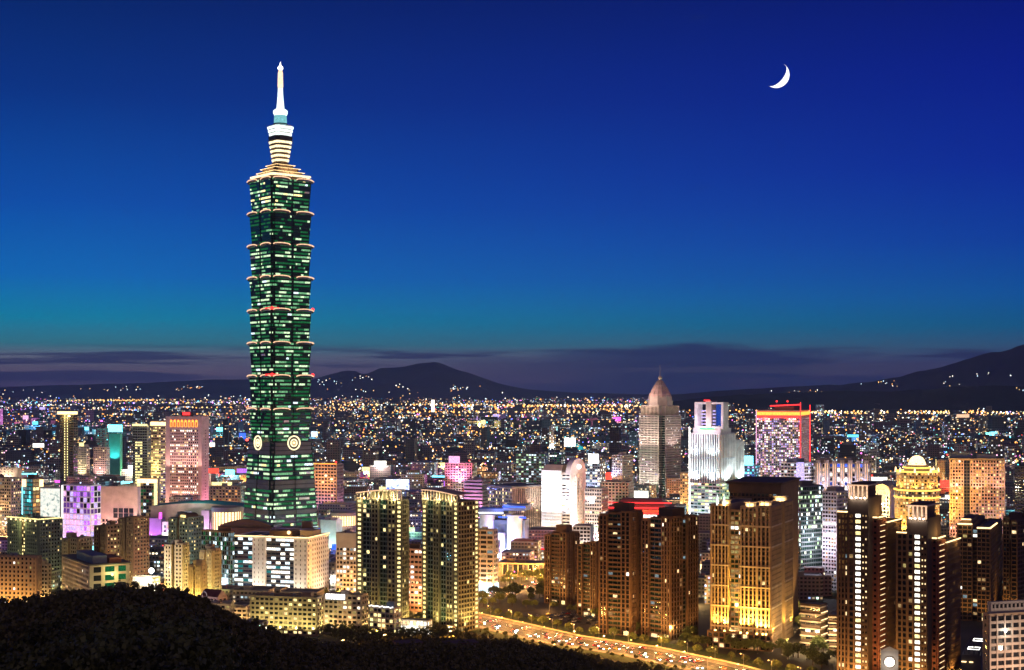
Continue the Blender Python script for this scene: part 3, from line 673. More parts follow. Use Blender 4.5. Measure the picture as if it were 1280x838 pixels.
# --- dark residential group right of the road
def balconies(b, x0, x1, y, z0, z1, ch, dep=1.3, n=100):
    k = 0; z = z0
    while z < z1 - 1 and k < n:
        m_ = MB(); m_.box(x0, x1, y - dep, y, z, z + .18, 'brown'); m_.box(x0, x1, y - dep, y - dep + .1, z + .18, z + 1.1, 'darkbrown'); b.part('balcony', m_); z += ch; k += 1
def brown_tower(label, xl, xm, xr, ytop, pb, phi, split=.5, hut=True, wall='brown', lamps=9000, pr=.05):
    b = Bld('apartment_tower', label, 'apartment tower', xl, xm, xr, ytop, pb, phi, wall, group='brown apartment towers right of the road')
    W, Dp, H = b.W, b.D, b.H
    g = S(cw=3.0, ch=3.25, pw=.8, sh=.8, d=.8, pr=pr, mats=RES, trim='brown', strim='darkbrown'); dk = S(cw=3.6, ch=3.25, pw=.2, sh=1.0, d=.3, pr=pr * 1.6, mats=mats(('cooldim', 3), ('warmdim', 3), ('warm', 1)), dark='glassgreen', trim='darkbrown')
    b.vol(-W, -W * (1 - .26), .2, Dp - .2, 0, H - 3, F=g, Lf=g)
    b.vol(-W * .74, -W * .30, 1.8, Dp - .3, 0, H - 1.5, F=dk); balconies(b, -W * .73, -W * .31, 1.8, 3.2, H - 5, 3.25, 1.5, 60)
    b.vol(-W * .30, 0, 0, Dp * .42, 0, H, F=g, R=g); b.vol(-W * .30, -1.8, Dp * .42, Dp * .62, 0, H - 2, R=dk); b.vol(-W * .30, -.05, Dp * .62, Dp, 0, H - .5, R=g)
    if hut:
        b.vol(-W * .6, -W * .12, Dp * .2, Dp * .65, H, H + 5.5, wall='darkbrown', parapet=.6); b.tank(-W * .85, Dp * .3, H - 3); b.hut(-W * .85, -W * .68, Dp * .4, Dp * .7, H - 3, 3)
    b.panel(-W * .7, -W * .5, 1.2, 1.6, .6, 3.4, 'warm', 'entrance'); b.panel(-W * .2, -W * .05, -.9, -.72, .8, 3.6, 'yellow', 'entrance')
    for x in (-W * .85, -W * .3, 0): b.lamp((x, -8, 4), lamps, AMB, (x, 0, 34), 120)
    b.lamp((9, Dp * .5, 4), lamps * 1.4, AMB, (0, Dp * .5, 40), 120)
    return b.finish()
brown_tower('mid-height apartment tower with roof hut, leftmost of the brown towers beside the dark park', 681, 708, 724, 667, 757, 38, lamps=6500)
brown_tower('slim lower brown apartment tower squeezed between taller dark towers', 722, 745, 756, 679, 772, 36, hut=False, lamps=6500)
brown_tower('tall dark apartment tower in front of the red-lit roof', 749, 788, 803, 641, 796, 30, lamps=6500)
brown_tower('broad dark apartment tower with amber-lit right side near the main road', 802, 838, 872, 648, 801, 44, lamps=12000, pr=.07)
b = Bld('office_block', 'small white grid building under the white round-topped tower', 'office block', 716, 738, 742, 659, 740, 12, 'palegrey')
b.vol(-b.W, 0, 0, b.D, 0, b.H, F=S(cw=3, ch=3.2, pw=.5, sh=1.0, pr=.1, mats=OFF)); b.lamp((-b.W / 2, -10, b.H * .6), 30000, (1, .8, .7)); b.finish()

# --- gold floodlit tower
b = Bld('apartment_tower', 'stone apartment tower with golden floodlit base and open lit roof lanterns', 'apartment tower', 889, 964, 990, 634, 813, 24, 'tan')
W, Dp, H = b.W, b.D, b.H
qf = S(cw=2.7, ch=3.3, pw=1.0, sh=.9, d=.8, pr=.035, mats=RES, trim='tan', strim='darkbrown'); qd = S(cw=3.0, ch=3.3, pw=.3, sh=1.0, d=.4, pr=.6, mats=mats(('white', 2), ('warmdim', 4), ('yellowdim', 2)), dark='glassgreen')
xs = [-W, -W * .70, -W * .50, -W * .22, 0]
b.vol(xs[0], xs[1], 0, Dp, 0, H, F=qf, Lf=qf); b.vol(xs[1], xs[2], 4.5, Dp - .2, 0, H - 4, F=qd); b.vol(xs[2], xs[3], -1.5, Dp - .3, 0, H - 1, F=qf); b.vol(xs[3], xs[4], -2.6, Dp * .45, 0, H, F=qf, R=qf)
b.vol(xs[3], -2.5, Dp * .45, Dp * .58, 0, H - 2); b.vol(xs[3], 0, Dp * .58, Dp + .2, 0, H + .5, R=qf)
for k in range(1, 7):                                      # string courses every five storeys
    z = k * H / 7
    for x0, x1, y in ((xs[0], xs[1], 0), (xs[2], xs[3], -1.5), (xs[3], xs[4], -2.6)): b.panel(x0 - .2, x1 + .2, y - .95, y - .05, z, z + 1.0, 'cream', 'string_course')
    b.panel(.05, .95, -2.5, Dp * .45, z + .01, z + 1.0, 'cream', 'string_course'); b.panel(.05, .95, Dp * .58, Dp, z + .01, z + 1.0, 'cream', 'string_course')
def lantern(b, x, y, w, z, h, mat='strip_gold'):
    m_ = MB()
    for dx in (-w / 2, 0, w / 2): 
        for dy in (0, w * .7): m_.box(x + dx - .3, x + dx + .3, y + dy - .3, y + dy + .3, z, z + h, 'cream')
    m_.box(x - w / 2 - 1, x + w / 2 + 1, y - 1, y + w * .7 + 1, z + h, z + h + .8, 'cream'); o = b.part('roof_lantern', m_)
    m_ = MB(); m_.box(x - w / 2 + .5, x + w / 2 - .5, y + .6, y + w * .7 - .6, z + .2, z + h * .8, mat); m_.build('lantern_light', o)
    b.lamp((x, y - 2.5, z + 1.0), 3500, GOLD, size=.2)
lantern(b, (xs[2] + xs[3]) / 2, 1, 6, H - 1, 3.2); lantern(b, (xs[3] + xs[4]) / 2, 0, 7, H, 3); lantern(b, -W * .1, Dp * .7, 7, H + .5, 3.2); lantern(b, (xs[0] + xs[1]) / 2 + 3, 2, 5, H, 3)
for dx in (-2.5, 2.2):
    m_ = MB(); m_.lathe(xs[0] + W * .16 + dx, .8, [(1.2, H), (.9, H + 3), (.05, H + 8)], 8, 'crownwhite'); b.part('lit_finial', m_)
for k, (x, pwr) in enumerate(((xs[0] + 4, 9000), (xs[1] - 2, 13000), (xs[2] + 1.5, 22000), (xs[2] + 6, 20000), (xs[3] + 1, 24000), (xs[3] + 5, 14000), (-2, 9000))):
    y = -3.6 if k < 2 else -5.8
    b.lamp((x, y, 13.4), pwr * 7, (1, .55, .08), (x + .5, y + 2.2, 36), 95, .25); m_ = MB(); m_.lathe(x, y - .4, [(.8, 11), (.8, 11.8), (.4, 12.2)], 8, 'lamp_orange'); b.part('floodlight_housing', m_)
for y in (2, Dp * .52, Dp * .9): b.lamp((3.0, y, 9), 45000, (1, .55, .08), (.8, y, 40), 90, .25)
b.vol(-W - 1, 2, -6.5, -2.8, 0, 11, wall='brown', parapet=.6)
b.fac((-W - 1, -6.5), (2, -6.5), 0, 10.5, S(cw=4, ch=3.6, pw=1, sh=.8, pr=.15, mats=RES), 'brown')
b.finish()
b = Bld('apartment_tower', 'plain brown slab tower with overhanging flat roof behind the gold-lit tower', 'apartment tower', 912, 976, 998, 606, 792, 22, 'brown')
b.vol(-b.W, 0, 0, b.D, 0, b.H, F=S(cw=3, ch=3.3, pw=.6, sh=1.0, pr=.05, mats=RES), parapet=0)
b.panel(-b.W - 2, 2, -3, b.D + 1, b.H, b.H + 1.6, 'darkbrown', 'roof_slab'); b.panel(-b.W - .5, .5, -1, b.D, b.H - 6, b.H - .1, 'brown', 'attic')
b.lamp((24, b.D * .5, 12), 110000, (1, .62, .2), (0, b.D * .5, 50), 100); b.finish()
b = Bld('office_tower', 'dark glass office tower with scattered green-lit floors behind the gold-lit tower', 'office tower', 982, 1001, 1028, 609, 738, 56, 'darkgrey')
og = S(cw=2.2, ch=3.7, pw=.15, sh=1.2, d=.2, pr=.1, rowp=.0, mats=mats(('cool', 2), ('green', 2), ('white', 1)), dark='glassgreen', trim='greygreen')
def grow(i, j, nc, nr):
    return pick((('cool', 2), ('green', 2), ('white', 1))) if random.random() < (.55 if (j * 7 + 3) % 5 < 2 else .06) and j > nr * .42 else None
og.colf = grow
b.vol(-b.W, 0, 0, b.D, 0, b.H, F=og, R=og); b.hut(-b.W * .7, -b.W * .1, 3, b.D * .6, b.H, 4.5, 'darkgrey'); b.strip([(-b.W * .6, -.5, b.H + .8), (-1, -.5, b.H + .8)], .3, 'yellow'); b.finish()
b = Bld('office_tower', 'pale grey grid tower with two bright floors between dark tower and right twin', 'office tower', 1028, 1046, 1060, 616, 738, 40, 'palegrey')
b.vol(-b.W, 0, 0, b.D, 0, b.H, F=S(cw=2.6, ch=3.3, pw=.7, sh=1.3, colf=lambda i, j, nc, nr: 'white' if j in (int(nr * .55), int(nr * .68)) else None, pr=.25, mats=mats(('warmdim', 3), ('cooldim', 2), ('white', 1))), R=S(cw=2.6, ch=3.3, pw=.7, sh=1.3, pr=.2, mats=RES)); b.lamp((-b.W / 2, -18, b.H * .5), 50000, (.9, .8, 1)); b.hut(-b.W * .8, -2, 3, b.D - 3, b.H, 4, 'grey'); b.finish()

# --- tall stepped towers at the right with belvederes and lit stairs
def belvedere(label, x0, pb, ytop, dx=0):
    """x0: left edge px of the group; both towers share this plan"""
    s = SC(pb); b = Bld('apartment_tower', label, 'apartment tower', x0, x0 + 40, x0 + 73, ytop + 20, pb, 32, 'darkbrown', group='stepped apartment towers with lit belvederes')
    W, Dp, H = b.W, b.D, b.H
    stc = S(cw=3.4, ch=3.45, pw=.2, sh=1.2, d=.3, colf=lambda i, j, nc, nr: 'white' if random.random() < .8 else 'yellow', mx=.1)
    sma = S(cw=1.9, ch=3.45, pw=.4, sh=1.4, d=.3, colf=lambda i, j, nc, nr: 'warm' if random.random() < .55 else None, mx=.3, mz=.5)
    gr = S(cw=2.6, ch=3.45, pw=.8, sh=1.1, d=.6, pr=.09, mats=RES, trim='brown', strim='darkbrown'); rb = S(cw=3.4, ch=3.45, pw=.5, sh=1.9, d=1.0, colf=lambda *a: 'glass', trim='redbrown')
    # left wing, stair bay, small bay, front-right bays (set back in steps)
    b.vol(-W, -W * .66, 1.5, Dp * .7, 0, H - 9, F=gr, Lf=gr); b.vol(-W * .66, -W * .02, 0, Dp * .5, 0, H, F=None, R=None, parapet=.8)
    b.fac((-W * .64, 0), (-W * .44, 0), 0, H - 9, gr, 'darkbrown'); b.fac((-W * .42, 0), (-W * .24, 0), 0, H - 9, stc, 'darkbrown'); b.fac((-W * .22, 0), (-W * .04, 0), 0, H - 9, sma, 'darkbrown')
    b.vol(-W * .3, W * .12, Dp * .18, Dp * .46, 0, H - 12, F=None, R=None)
    b.fac((-W * .02, Dp * .18), (W * .12, Dp * .18), 0, H - 13, rb); b.fac((W * .12, Dp * .18), (W * .12, Dp * .46), 0, H - 13, rb)
    b.vol(-W * .3, W * .17, Dp * .46, Dp, 0, H - 16, F=gr, R=gr)
    # lit slots in the red-brown bay
    nfl = int((H - 14) / 3.45)
    for j in range(nfl):
        z = j * 3.45 + 2.2; m_ = MB(); m_.box(W * .12 + .95, W * .12 + 1.05, Dp * .22, Dp * .40, z, z + .42, 'warm'); b.part('balcony_light', m_)
    # belvedere: four lit columns under a slab
    x0_, x1_ = -W * .60, -W * .06; y0, y1 = -.4, Dp * .42
    b.vol(x0_ + 1.2, x1_ - 1.2, 1.6, y1 - 1, H, H + 7.6, wall='darkbrown', parapet=0)
    for i in range(5):
        x = x0_ + (x1_ - x0_) * i / 4; m_ = MB(); m_.lathe(x, y0 + .5, [(.55, H), (.45, H + 6.8), (.7, H + 7.4)], 8, 'strip_peach'); b.part('lit_column', m_)
        if i < 4: b.lamp((x + (x1_ - x0_) / 8, y0, H + .6), 1500, WHT, size=.2)
    m_ = MB(); m_.box(x0_ - 1, x1_ + 1, y0 - .8, y1 + .5, H + 7.5, H + 8.3, 'cream'); m_.box(x0_ + 1, x1_ - 1, y0 + .8, y1 - 1, H + 8.3, H + 9.3, 'darkbrown'); b.part('belvedere_roof', m_)
    b.strip([(x0_ - 1, y0 - .95, H + 7.9), (x1_ + 1, y0 - .95, H + 7.9)], .28, 'strip_peach')
    for (xa, xb, y, z) in ((-W, -W * .68, 1.1, H - 8.2), (-W * .02, W * .12, Dp * .18 - .4, H - 11.4), (-W * .02, W * .17, Dp * .46 - .5, H - 15.2)):
        b.strip([(xa, y, z), (xb, y, z)], .42, 'strip_gold')
    b.strip([(W * .12 + .5, Dp * .2, H - 11.4), (W * .12 + .5, Dp * .46, H - 11.4)], .42, 'strip_gold'); b.strip([(W * .17 + .5, Dp * .46, H - 15.2), (W * .17 + .5, Dp, H - 15.2)], .42, 'strip_gold')
    b.lamp((W * .12 + 2.5, Dp * .33, H - 10), 2500, GOLD, size=.2); b.lamp((W * .17 + 2.5, Dp * .8, H - 14), 3000, GOLD, size=.2)
    b.tank(-W * .8, Dp * .4, H - 9)
    for x in (-W * .8, -W * .2, W * .1): b.lamp((x, -10, 3), 30000, AMB, (x, 0, 40), 120)
    b.lamp((W * .3, Dp * .6, 3), 40000, AMB, (W * .1, Dp * .6, 40), 120)
    return b
b = belvedere('stepped dark apartment tower with lit roof columns and lit stair, farther of the right pair', 1046, 862, 604); b.finish()
b = belvedere('stepped dark apartment tower with four lit roof columns, nearer of the right pair', 1120, 868, 630); b.finish()
b = Bld('pavilion', 'pedimented gate pavilion with round glowing clock face between the right pair of towers', 'pavilion', 1101, 1123, 1128, 815, 872, 12, 'stone')
b.vol(-b.W, 0, 0, 6, 0, b.H, parapet=.4); m_ = MB(); m_.face([(-b.W - .6, -.5, b.H + .4), (.6, -.5, b.H + .4), (-b.W / 2, -.5, b.H + 3)], 'cream'); b.part('pediment', m_)
m_ = MB()
for k in range(28):
    a, c = 2 * math.pi * k / 28, 2 * math.pi * (k + 1) / 28; m_.face([(-b.W / 2, -.45, b.H - 6), (-b.W / 2 + 2.6 * math.cos(a), -.45, b.H - 6 + 2.6 * math.sin(a)), (-b.W / 2 + 2.6 * math.cos(c), -.45, b.H - 6 + 2.6 * math.sin(c))], 'bloomwhite')
b.part('clock_face', m_); m_ = MB(); m_.tube([(-b.W / 2 + 2.9 * math.cos(2 * math.pi * k / 24), -.4, b.H - 6 + 2.9 * math.sin(2 * math.pi * k / 24)) for k in range(25)], .28, 5, 'cream'); b.part('clock_rim', m_)
b.lamp((-b.W / 2, -4, b.H - 6), 1800, WHT); b.finish()
def lowcrown(label, xl, xm, xr, ytop, pb, phi, lit_=True, wall='darkbrown'):
    b = Bld('apartment_tower', label, 'apartment tower', xl, xm, xr, ytop, pb, phi, wall)
    g = S(cw=3.2, ch=3.3, pw=.5, sh=.9, d=.5, pr=.06, mats=RES, trim='brown')
    W, Dp, H = b.W, b.D, b.H
    b.vol(-W, -W * .55, 0, Dp, 0, H, F=g, Lf=g); b.vol(-W * .55, -W * .4, 3, Dp - .2, 0, H - 3, F=S(cw=3, ch=3.3, pw=.3, sh=1, pr=.25, mats=RES)); b.vol(-W * .4, 0, -1, Dp - .1, 0, H - 2.5, F=g, R=g)
    if lit_:
        for q in ([(-W, -.5, H + 1.1), (-W * .55, -.5, H + 1.1)], [(-W * .4, -1.5, H - 1.4), (0, -1.5, H - 1.4), (.5, Dp * .5, H - 1.4)]): b.strip(q, .6, 'strip_gold')
        b.lamp((-W * .75, -3, H + 2), 2500, GOLD); b.hut(-W * .9, -W * .6, 3, Dp * .6, H, 4); b.strip([(-W * .9, 2.6, H + 4.4), (-W * .6, 2.6, H + 4.4)], .5, 'strip_gold')
    else: b.roofstuff(3)
    for x in (-W * .7, -W * .1): b.lamp((x, -10, 3), 9000, AMB, (x, 0, 40), 120)
    return b.finish()
lowcrown('dark apartment tower with a ragged row of gold roof lights right of the stepped pair', 1197, 1238, 1253, 658, 778, 24)
lowcrown('unlit dark apartment tower at the right edge beside the gold-topped one', 1254, 1272, 1300, 648, 772, 40, False)
b = Bld('office_block', 'tan office block with square window bays cut off by the bottom right corner', 'office block', 1229, 1236, 1302, 770, 892, 72, 'tan')
tg = S(cw=4.6, ch=4.1, pw=.9, sh=1.5, d=.9, pr=.03, mats=RES, dark='glass', trim='stone')
b.vol(-b.W, 0, 0, b.D, 0, b.H, F=S(cw=4, ch=4.1, pw=1.5, sh=2, pr=0), R=tg); b.vol(-b.W + 1, -1, 2, b.D - 3, b.H, b.H + 6.2, wall='grey', parapet=1)
b.fac((-1, 2), (-1, b.D - 3), b.H + 2.5, b.H + 6, S(cw=2.6, ch=3.5, pw=.9, sh=1.2, colf=lambda *a: 'glass'), 'grey')
b.lamp((28, b.D * .35, 14), 60000, (1, .6, .4), (0, b.D * .4, b.H * .7), 120); b.lamp((26, b.D * .8, 30), 30000, (1, .7, .5)); m_ = MB(); m_.sphere((1.6, b.D * .28, b.H - 8.5), .75, 'bloomwhite', 8, 6); b.part('wall_lamp', m_); b.lamp((3.6, b.D * .28, b.H - 8.5), 1500, WHT); b.finish()
def banded(label, xl, xm, xr, ytop, pb, phi):
    b = Bld('office_block', label, 'office block', xl, xm, xr, ytop, pb, phi, 'cream')
    W, Dp, H = b.W, b.D, b.H; n = 6
    b.vol(-W, 0, 0, Dp, 0, H, wall='darkbrown', parapet=.3)
    for k in range(n):
        z = H * (k + .6) / n; m_ = MB(); m_.box(-W - .4, .4, -.9, Dp, z, z + .9, 'cream'); b.part('floor_band', m_); 
    for k in range(n - 1): b.strip([(.6, 1, H * (k + .7) / n + 1.2), (.6, Dp - 1, H * (k + .7) / n + 1.2)], .3, 'strip_gold')
    b.fac((-W, 0), (0, 0), 0, H - .5, S(cw=3.4, ch=H / n, pw=0, sh=0, pr=.2, mats=RES, mz=1.4)); b.lamp((-W / 2, -12, 10), 22000, (1, .7, .35)); b.finish()
banded('low banded building with pale floor slabs right of the gold-lit tower', 1001, 1025, 1034, 757, 812, 34)
banded('narrow banded building squeezed against the stepped tower', 1036, 1052, 1056, 770, 814, 20)
b = Bld('podium', 'dark shopping podium with two thin white outline canopies beside the nearer stepped tower', 'podium', 1202, 1226, 1234, 822, 872, 22, 'darkgrey')
b.vol(-b.W, 0, 0, b.D, 0, b.H)
for dz, dx in ((4, 0), (9, 3)):
    z = b.H + dz; q = [(-b.W * .7 + dx, 2, z), (-b.W * .1 + dx, 2, z), (-b.W * .1 + dx, 10, z), (-b.W * .7 + dx, 10, z), (-b.W * .7 + dx, 2, z)]; b.strip(q, .16, 'strip_white')
    m_ = MB(); m_.box(-b.W * .7 + dx, -b.W * .1 + dx, 2, 10, z - .5, z - .2, 'darkmetal'); [m_.box(x - .15, x + .15, y - .15, y + .15, b.H, z - .5, 'darkmetal') for x in (-b.W * .68 + dx, -b.W * .12 + dx) for y in (2.3, 9.7)]; b.part('canopy', m_)
b.strip([(-b.W, -.4, b.H - 3), (-b.W * .75, -.4, b.H - 3)], .35, 'strip_gold'); b.strip([(-b.W * .6, -.4, b.H - 3), (-b.W * .4, -.4, b.H - 3)], .35, 'strip_gold'); b.finish()
# ------------------------------------------------------------------ lower left housing
def hb(kind, label, cat, *a, **k): return Bld(kind, label, cat, *a, **k)
flats('orange-lit apartment block with recessed balconies at the left edge above the hill', -30, 46, 52, 697, 768, 12, 'tan', .1, 4, (1, .5, .12), 26000, pier=1.8)
flats('pale low block just right of the orange-lit one', 47, 60, 63, 707, 758, 16, 'cream', .1, 1, GOLD, 9000)
b = hb('apartment_block', 'low curved-roof block with green windows and a bright wall lamp behind the hill', 'apartment block', 78, 112, 162, 709, 772, 58, 'cream')
b.vol(-b.W, 0, 0, b.D, 0, b.H, F=S(cw=3.4, ch=3.4, pw=1.2, sh=1.4, pr=.1, mats=RES), R=S(cw=9, ch=6.5, pw=3, sh=2, d=.4, colf=lambda i, j, nc, nr: 'greendim' if random.random() < .4 else 'glass'), wall='cream')
b.panel(-b.W - 1, 1, -1, b.D + 1, b.H + .9, b.H + 1.9, 'roof', 'roof_slab'); m_ = MB(); m_.sphere((1.5, b.D * .55, b.H - 7), 1.0, 'strip_gold', 8, 6); b.part('wall_lamp', m_); b.lamp((6, b.D * .55, b.H - 6), 6000, YGR); b.lamp((10, b.D * .2, 6), 14000, YGR); b.hut(-b.W * .6, -2, 3, b.D * .45, b.H + 1.9, 6, 'bluegrey'); b.hut(-b.W * .3, -1, b.D * .5, b.D * .8, b.H + 1.9, 4, 'redbrown'); b.finish()
def aptower(label, xl, xm, xr, ytop, pb, phi, wall='olive', pr=.3, lc=YGR, pw=14000, lstr=(), mats_=YEL, cw=3.0):
    b = Bld('apartment_tower', label, 'apartment tower', xl, xm, xr, ytop, pb, phi, wall)
    g = S(cw=cw, ch=3.2, pw=1.2, sh=1.5, d=.7, pr=pr * .5, mats=mats_); g2 = S(cw=2.4, ch=3.2, pw=.5, sh=1.3, d=.3, colf=lambda i, j, nc, nr: 'yellow' if random.random() < .8 else None)
    W, Dp, H = b.W, b.D, b.H
    b.vol(-W, -W * .62, 0, Dp, 0, H - 1.5, F=g, Lf=g); b.vol(-W * .62, -W * .42, 2, Dp - .2, 0, H - .5, F=g2 if lstr else g, wall='darkbrown'); b.vol(-W * .42, 0, -.8, Dp + .1, 0, H, F=g, R=g)
    b.roofstuff(3)
    for x in (-W * .8, -W * .1): b.lamp((x, -8, 4), pw * 1.7, lc, (x, 0, 24), 120)
    b.lamp((8, Dp * .5, 4), pw * 1.7, lc, (0, Dp * .5, 24), 120)
    return b
b = aptower('dark green apartment tower with golden-lit crown ring at far left', 10, 50, 78, 651, 745, 38, 'greygreen', .25, lstr=(1,))
for q in ([(-b.W, -1.2, b.H + 1), (0, -1.4, b.H + 1.2), (.7, b.D, b.H + 1.2)],): b.strip(q, .55, 'yellow')
for k in range(6): m_ = MB(); m_.sphere((-b.W * (.1 + .15 * k), -1.6, b.H - .6), .8, 'strip_gold', 8, 5); b.part('crown_lamp', m_)
b.lamp((-b.W * .5, -5, b.H), 9000, YGR); b.finish()
aptower('slim tan apartment tower behind the low curved-roof block', 78, 98, 115, 674, 752, 40, 'tan', .15).finish()
aptower('brown apartment tower with few lit windows left of the lit glass hall', 118, 134, 150, 658, 752, 40, 'brown', .35).finish()
aptower('broader brown apartment tower with dark roof hut left of the lit glass hall', 148, 168, 186, 648, 752, 36, 'brown', .3).finish()
b = aptower('apartment tower with arched roof and glowing gable lamp near the exhibition hall', 211, 236, 254, 648, 742, 34, 'greygreen', .4)
m_ = MB(); n_ = 12; R_ = b.W * .24
for i in range(n_):
    a, c = math.pi * i / n_, math.pi * (i + 1) / n_; x0, z0_ = -b.W * .24 + R_ * math.cos(a), b.H + R_ * .7 * math.sin(a); x1, z1_ = -b.W * .24 + R_ * math.cos(c), b.H + R_ * .7 * math.sin(c)
    m_.face([(x0, -1, z0_), (x0, b.D * .7, z0_), (x1, b.D * .7, z1_), (x1, -1, z1_)], 'darkbrown'); m_.face([(x0, -1, z0_), (x1, -1, z1_), (-b.W * .24, -1, b.H)], 'brown')
b.part('arched_roof', m_); m_ = MB(); m_.prism([(-b.W * .24 - 3, -1.3), (-b.W * .24 + 3, -1.3), (-b.W * .24 + 3, -.9), (-b.W * .24 - 3, -.9)], b.H + .5, b.H + 2.6, 'yellow'); b.part('gable_lamp', m_); b.finish()
aptower('yellow-lit apartment tower, left wing below the arched-roof tower', 206, 229, 236, 681, 760, 18, 'tan', .12, YGR, 30000).finish()
aptower('yellow-lit apartment tower nearest the trees, short and bright', 236, 252, 258, 706, 768, 22, 'tan', .1, (1, .7, .15), 36000).finish()
aptower('yellow-lit apartment tower, right wing beside the dark glass office', 250, 266, 276, 688, 762, 28, 'tan', .1, YGR, 26000).finish()
b = hb('glass_hall', 'low glass hall glowing brilliant white at the foot of brown apartment towers', 'hall', 166, 190, 200, 717, 762, 20, 'cream'); b.H = b.h(724)
b.vol(-b.W, 0, 0, b.D, 0, b.H, F=S(cw=2.4, ch=3.2, pw=.5, sh=1, colf=lambda *a: pick((('white', 3), ('warm', 1)))), R=S(cw=2.4, ch=3.2, pw=.5, sh=1, colf=lambda *a: pick((('white', 3), ('warm', 1))))); 
m_ = MB(); m_.sphere((-4, 5, b.H + 6), 2.2, 'bloomwhite', 10, 7); m_.tube([(-4, 5, b.H), (-4, 5, b.H + 4)], .3, 6, 'metal'); b.part('globe_lamp', m_); b.lamp((-4, -6, b.H + 6), 60000, WHT); b.finish()
b = hb('house', 'pink-grey house with arched gable and round white dish beside the white office block', 'house', 250, 272, 284, 742, 786, 34, 'pink')
b.vol(-b.W, 0, 0, b.D, 0, b.H - 4, F=S(cw=4, ch=4, pw=1.5, sh=2, pr=.3, mats=RES), R=S(cw=4, ch=4, pw=1.5, sh=2, pr=.2, mats=RES))
m_ = MB(); hh = b.H; m_.face([(-b.W, 0, hh - 3), (0, 0, hh - 3), (-.5, b.D * .5, hh + 2), (-b.W + .5, b.D * .5, hh + 2)], 'roofred'); m_.face([(0, b.D, hh - 3), (-b.W, b.D, hh - 3), (-b.W + .5, b.D * .5, hh + 2), (-.5, b.D * .5, hh + 2)], 'roofred'); m_.face([(0, 0, hh - 3), (0, b.D, hh - 3), (-.5, b.D * .5, hh + 2)], 'pink'); b.part('roof', m_)
m_ = MB(); m_.tube([(-b.W * .7 + 2.4 * math.cos(k * math.pi / 8), -.8, hh - 2 + 2.4 * math.sin(k * math.pi / 8)) for k in range(17)], .3, 5, 'white'); b.part('round_dish', m_); b.lamp((-6, -9, 9), 9000, (1, .8, .8)); b.finish()
for k, (xl, xr_, yt, lab) in enumerate(((258, 292, 757, 'low stone house row left of the yellow-lit apartment row'), (290, 313, 762, 'small stone house wedged beside the yellow-lit apartment row'), (196, 222, 748, 'low house lit by white lamps at the hill foot'))):
    flats(lab, xl, xr_ - 4, xr_, yt, 790 - 6 * k, 14, 'stone', .2, 2, GOLD, 7000, stuff=2)

# ------------------------------------------------------------------ left middle distance
b = hb('office_tower', 'pink stone office tower with orange-lit arcade top and red roof sign', 'office tower', 207, 252, 261, 522, 652, 16, 'pink')
W, Dp, H = b.W, b.D, b.H
def bandrow(i, j, nc, nr):
    if (j % 7 in (1, 3) and random.random() < .72) or random.random() < .05: return 'white' if random.random() < .7 else 'warm'
pk = S(cw=3.0, ch=4.0, pw=1.0, sh=1.7, d=.5, colf=bandrow)
b.vol(-W, 0, 0, Dp, 0, H, parapet=1.2); b.fac((-W * .88, 0), (-W * .08, 0), 4, H - 17, pk); b.fac((0, 3), (0, Dp - 3), 4, H - 17, S(cw=5, ch=4, pw=2.5, sh=2.2, pr=.1))
for i in range(8):
    x0 = -W * .88 + W * .80 * i / 8; m_ = MB(); m_.box(x0 + .5, x0 + W * .1 - 1.7, -.5, -.05, H - 13, H - 5, 'strip_orange'); m_.lathe((x0 + .5 + x0 + W * .1 - 1.7) / 2, -.27, [((W * .1 - 2.2) / 2, H - 5), ((W * .1 - 2.2) / 3, H - 3.5)], 8, 'strip_orange'); m_.box(x0 + 1.5, x0 + W * .1 - 2.4, -.7, -.55, H - 12.5, H - 6.5, 'redbrown'); b.part('lit_arch', m_)
b.hut(-W * .62, -W * .35, 6, Dp * .6, H, 6, 'redbrown'); b.panel(-W * .58, -W * .38, 5.2, 5.8, H + 3, H + 6.8, 'strip_red', 'roof_sign')
for x in (-W * .9, -W * .5, -W * .1): b.lamp((x, -26, 4), 100000, (1, .55, .48), (x, 0, H * .45), 120); b.lamp((x, -14, H * .52), 24000, (1, .6, .55), (x, 0, H * .7), 130, .1)
b.lamp((24, Dp * .5, 8), 150000, (.9, .35, .6), (0, Dp * .5, H * .5), 120); b.finish()
b = hb('office_tower', 'dark office tower with yellow-lit stair strip and bright flat crown at far left', 'office tower', 75, 92, 97, 519, 628, 22, 'darkbrown'); W, Dp, H = b.W, b.D, b.H
def sst(i, j, nc, nr): return ('yellow' if (i in (nc // 2, nc // 2 - 2) and j > nr * .22) else None)
b.vol(-W, 0, 0, Dp, 0, H, F=S(cw=2.6, ch=4, pw=.4, sh=1.5, colf=sst, pr=.0), R=S(cw=4, ch=4, pw=.6, sh=1.4, pr=.02), wall='darkbrown'); b.panel(-W - 3, 3, -3, Dp * .6, H + 1, H + 5.5, 'strip_gold', 'lit_crown'); b.lamp((-W / 2, -6, H - 2), 26000, (.9, .8, .3)); b.finish()
b = hb('office_tower', 'office tower with wide lit windows and yellow roofline left of the pink tower', 'office tower', 166, 184, 189, 532, 640, 20, 'greygreen'); W, Dp, H = b.W, b.D, b.H
b.vol(-W, 0, 0, Dp, 0, H, F=S(cw=4.4, ch=3.9, pw=.3, sh=1.5, colf=lambda i, j, nc, nr: ('yellow' if random.random() < .75 else None) if i in (1, 2, 3) and j < nr * .8 else 'glass'), R=S(cw=3, ch=3.9, pw=1, sh=1.6, pr=.2, mats=YEL)); b.panel(-W - .5, .5, -.9, -.3, H - 1, H + 2, 'yellow', 'lit_roofline'); b.lamp((-W * .2, -16, 6), 60000, YGR); b.finish()
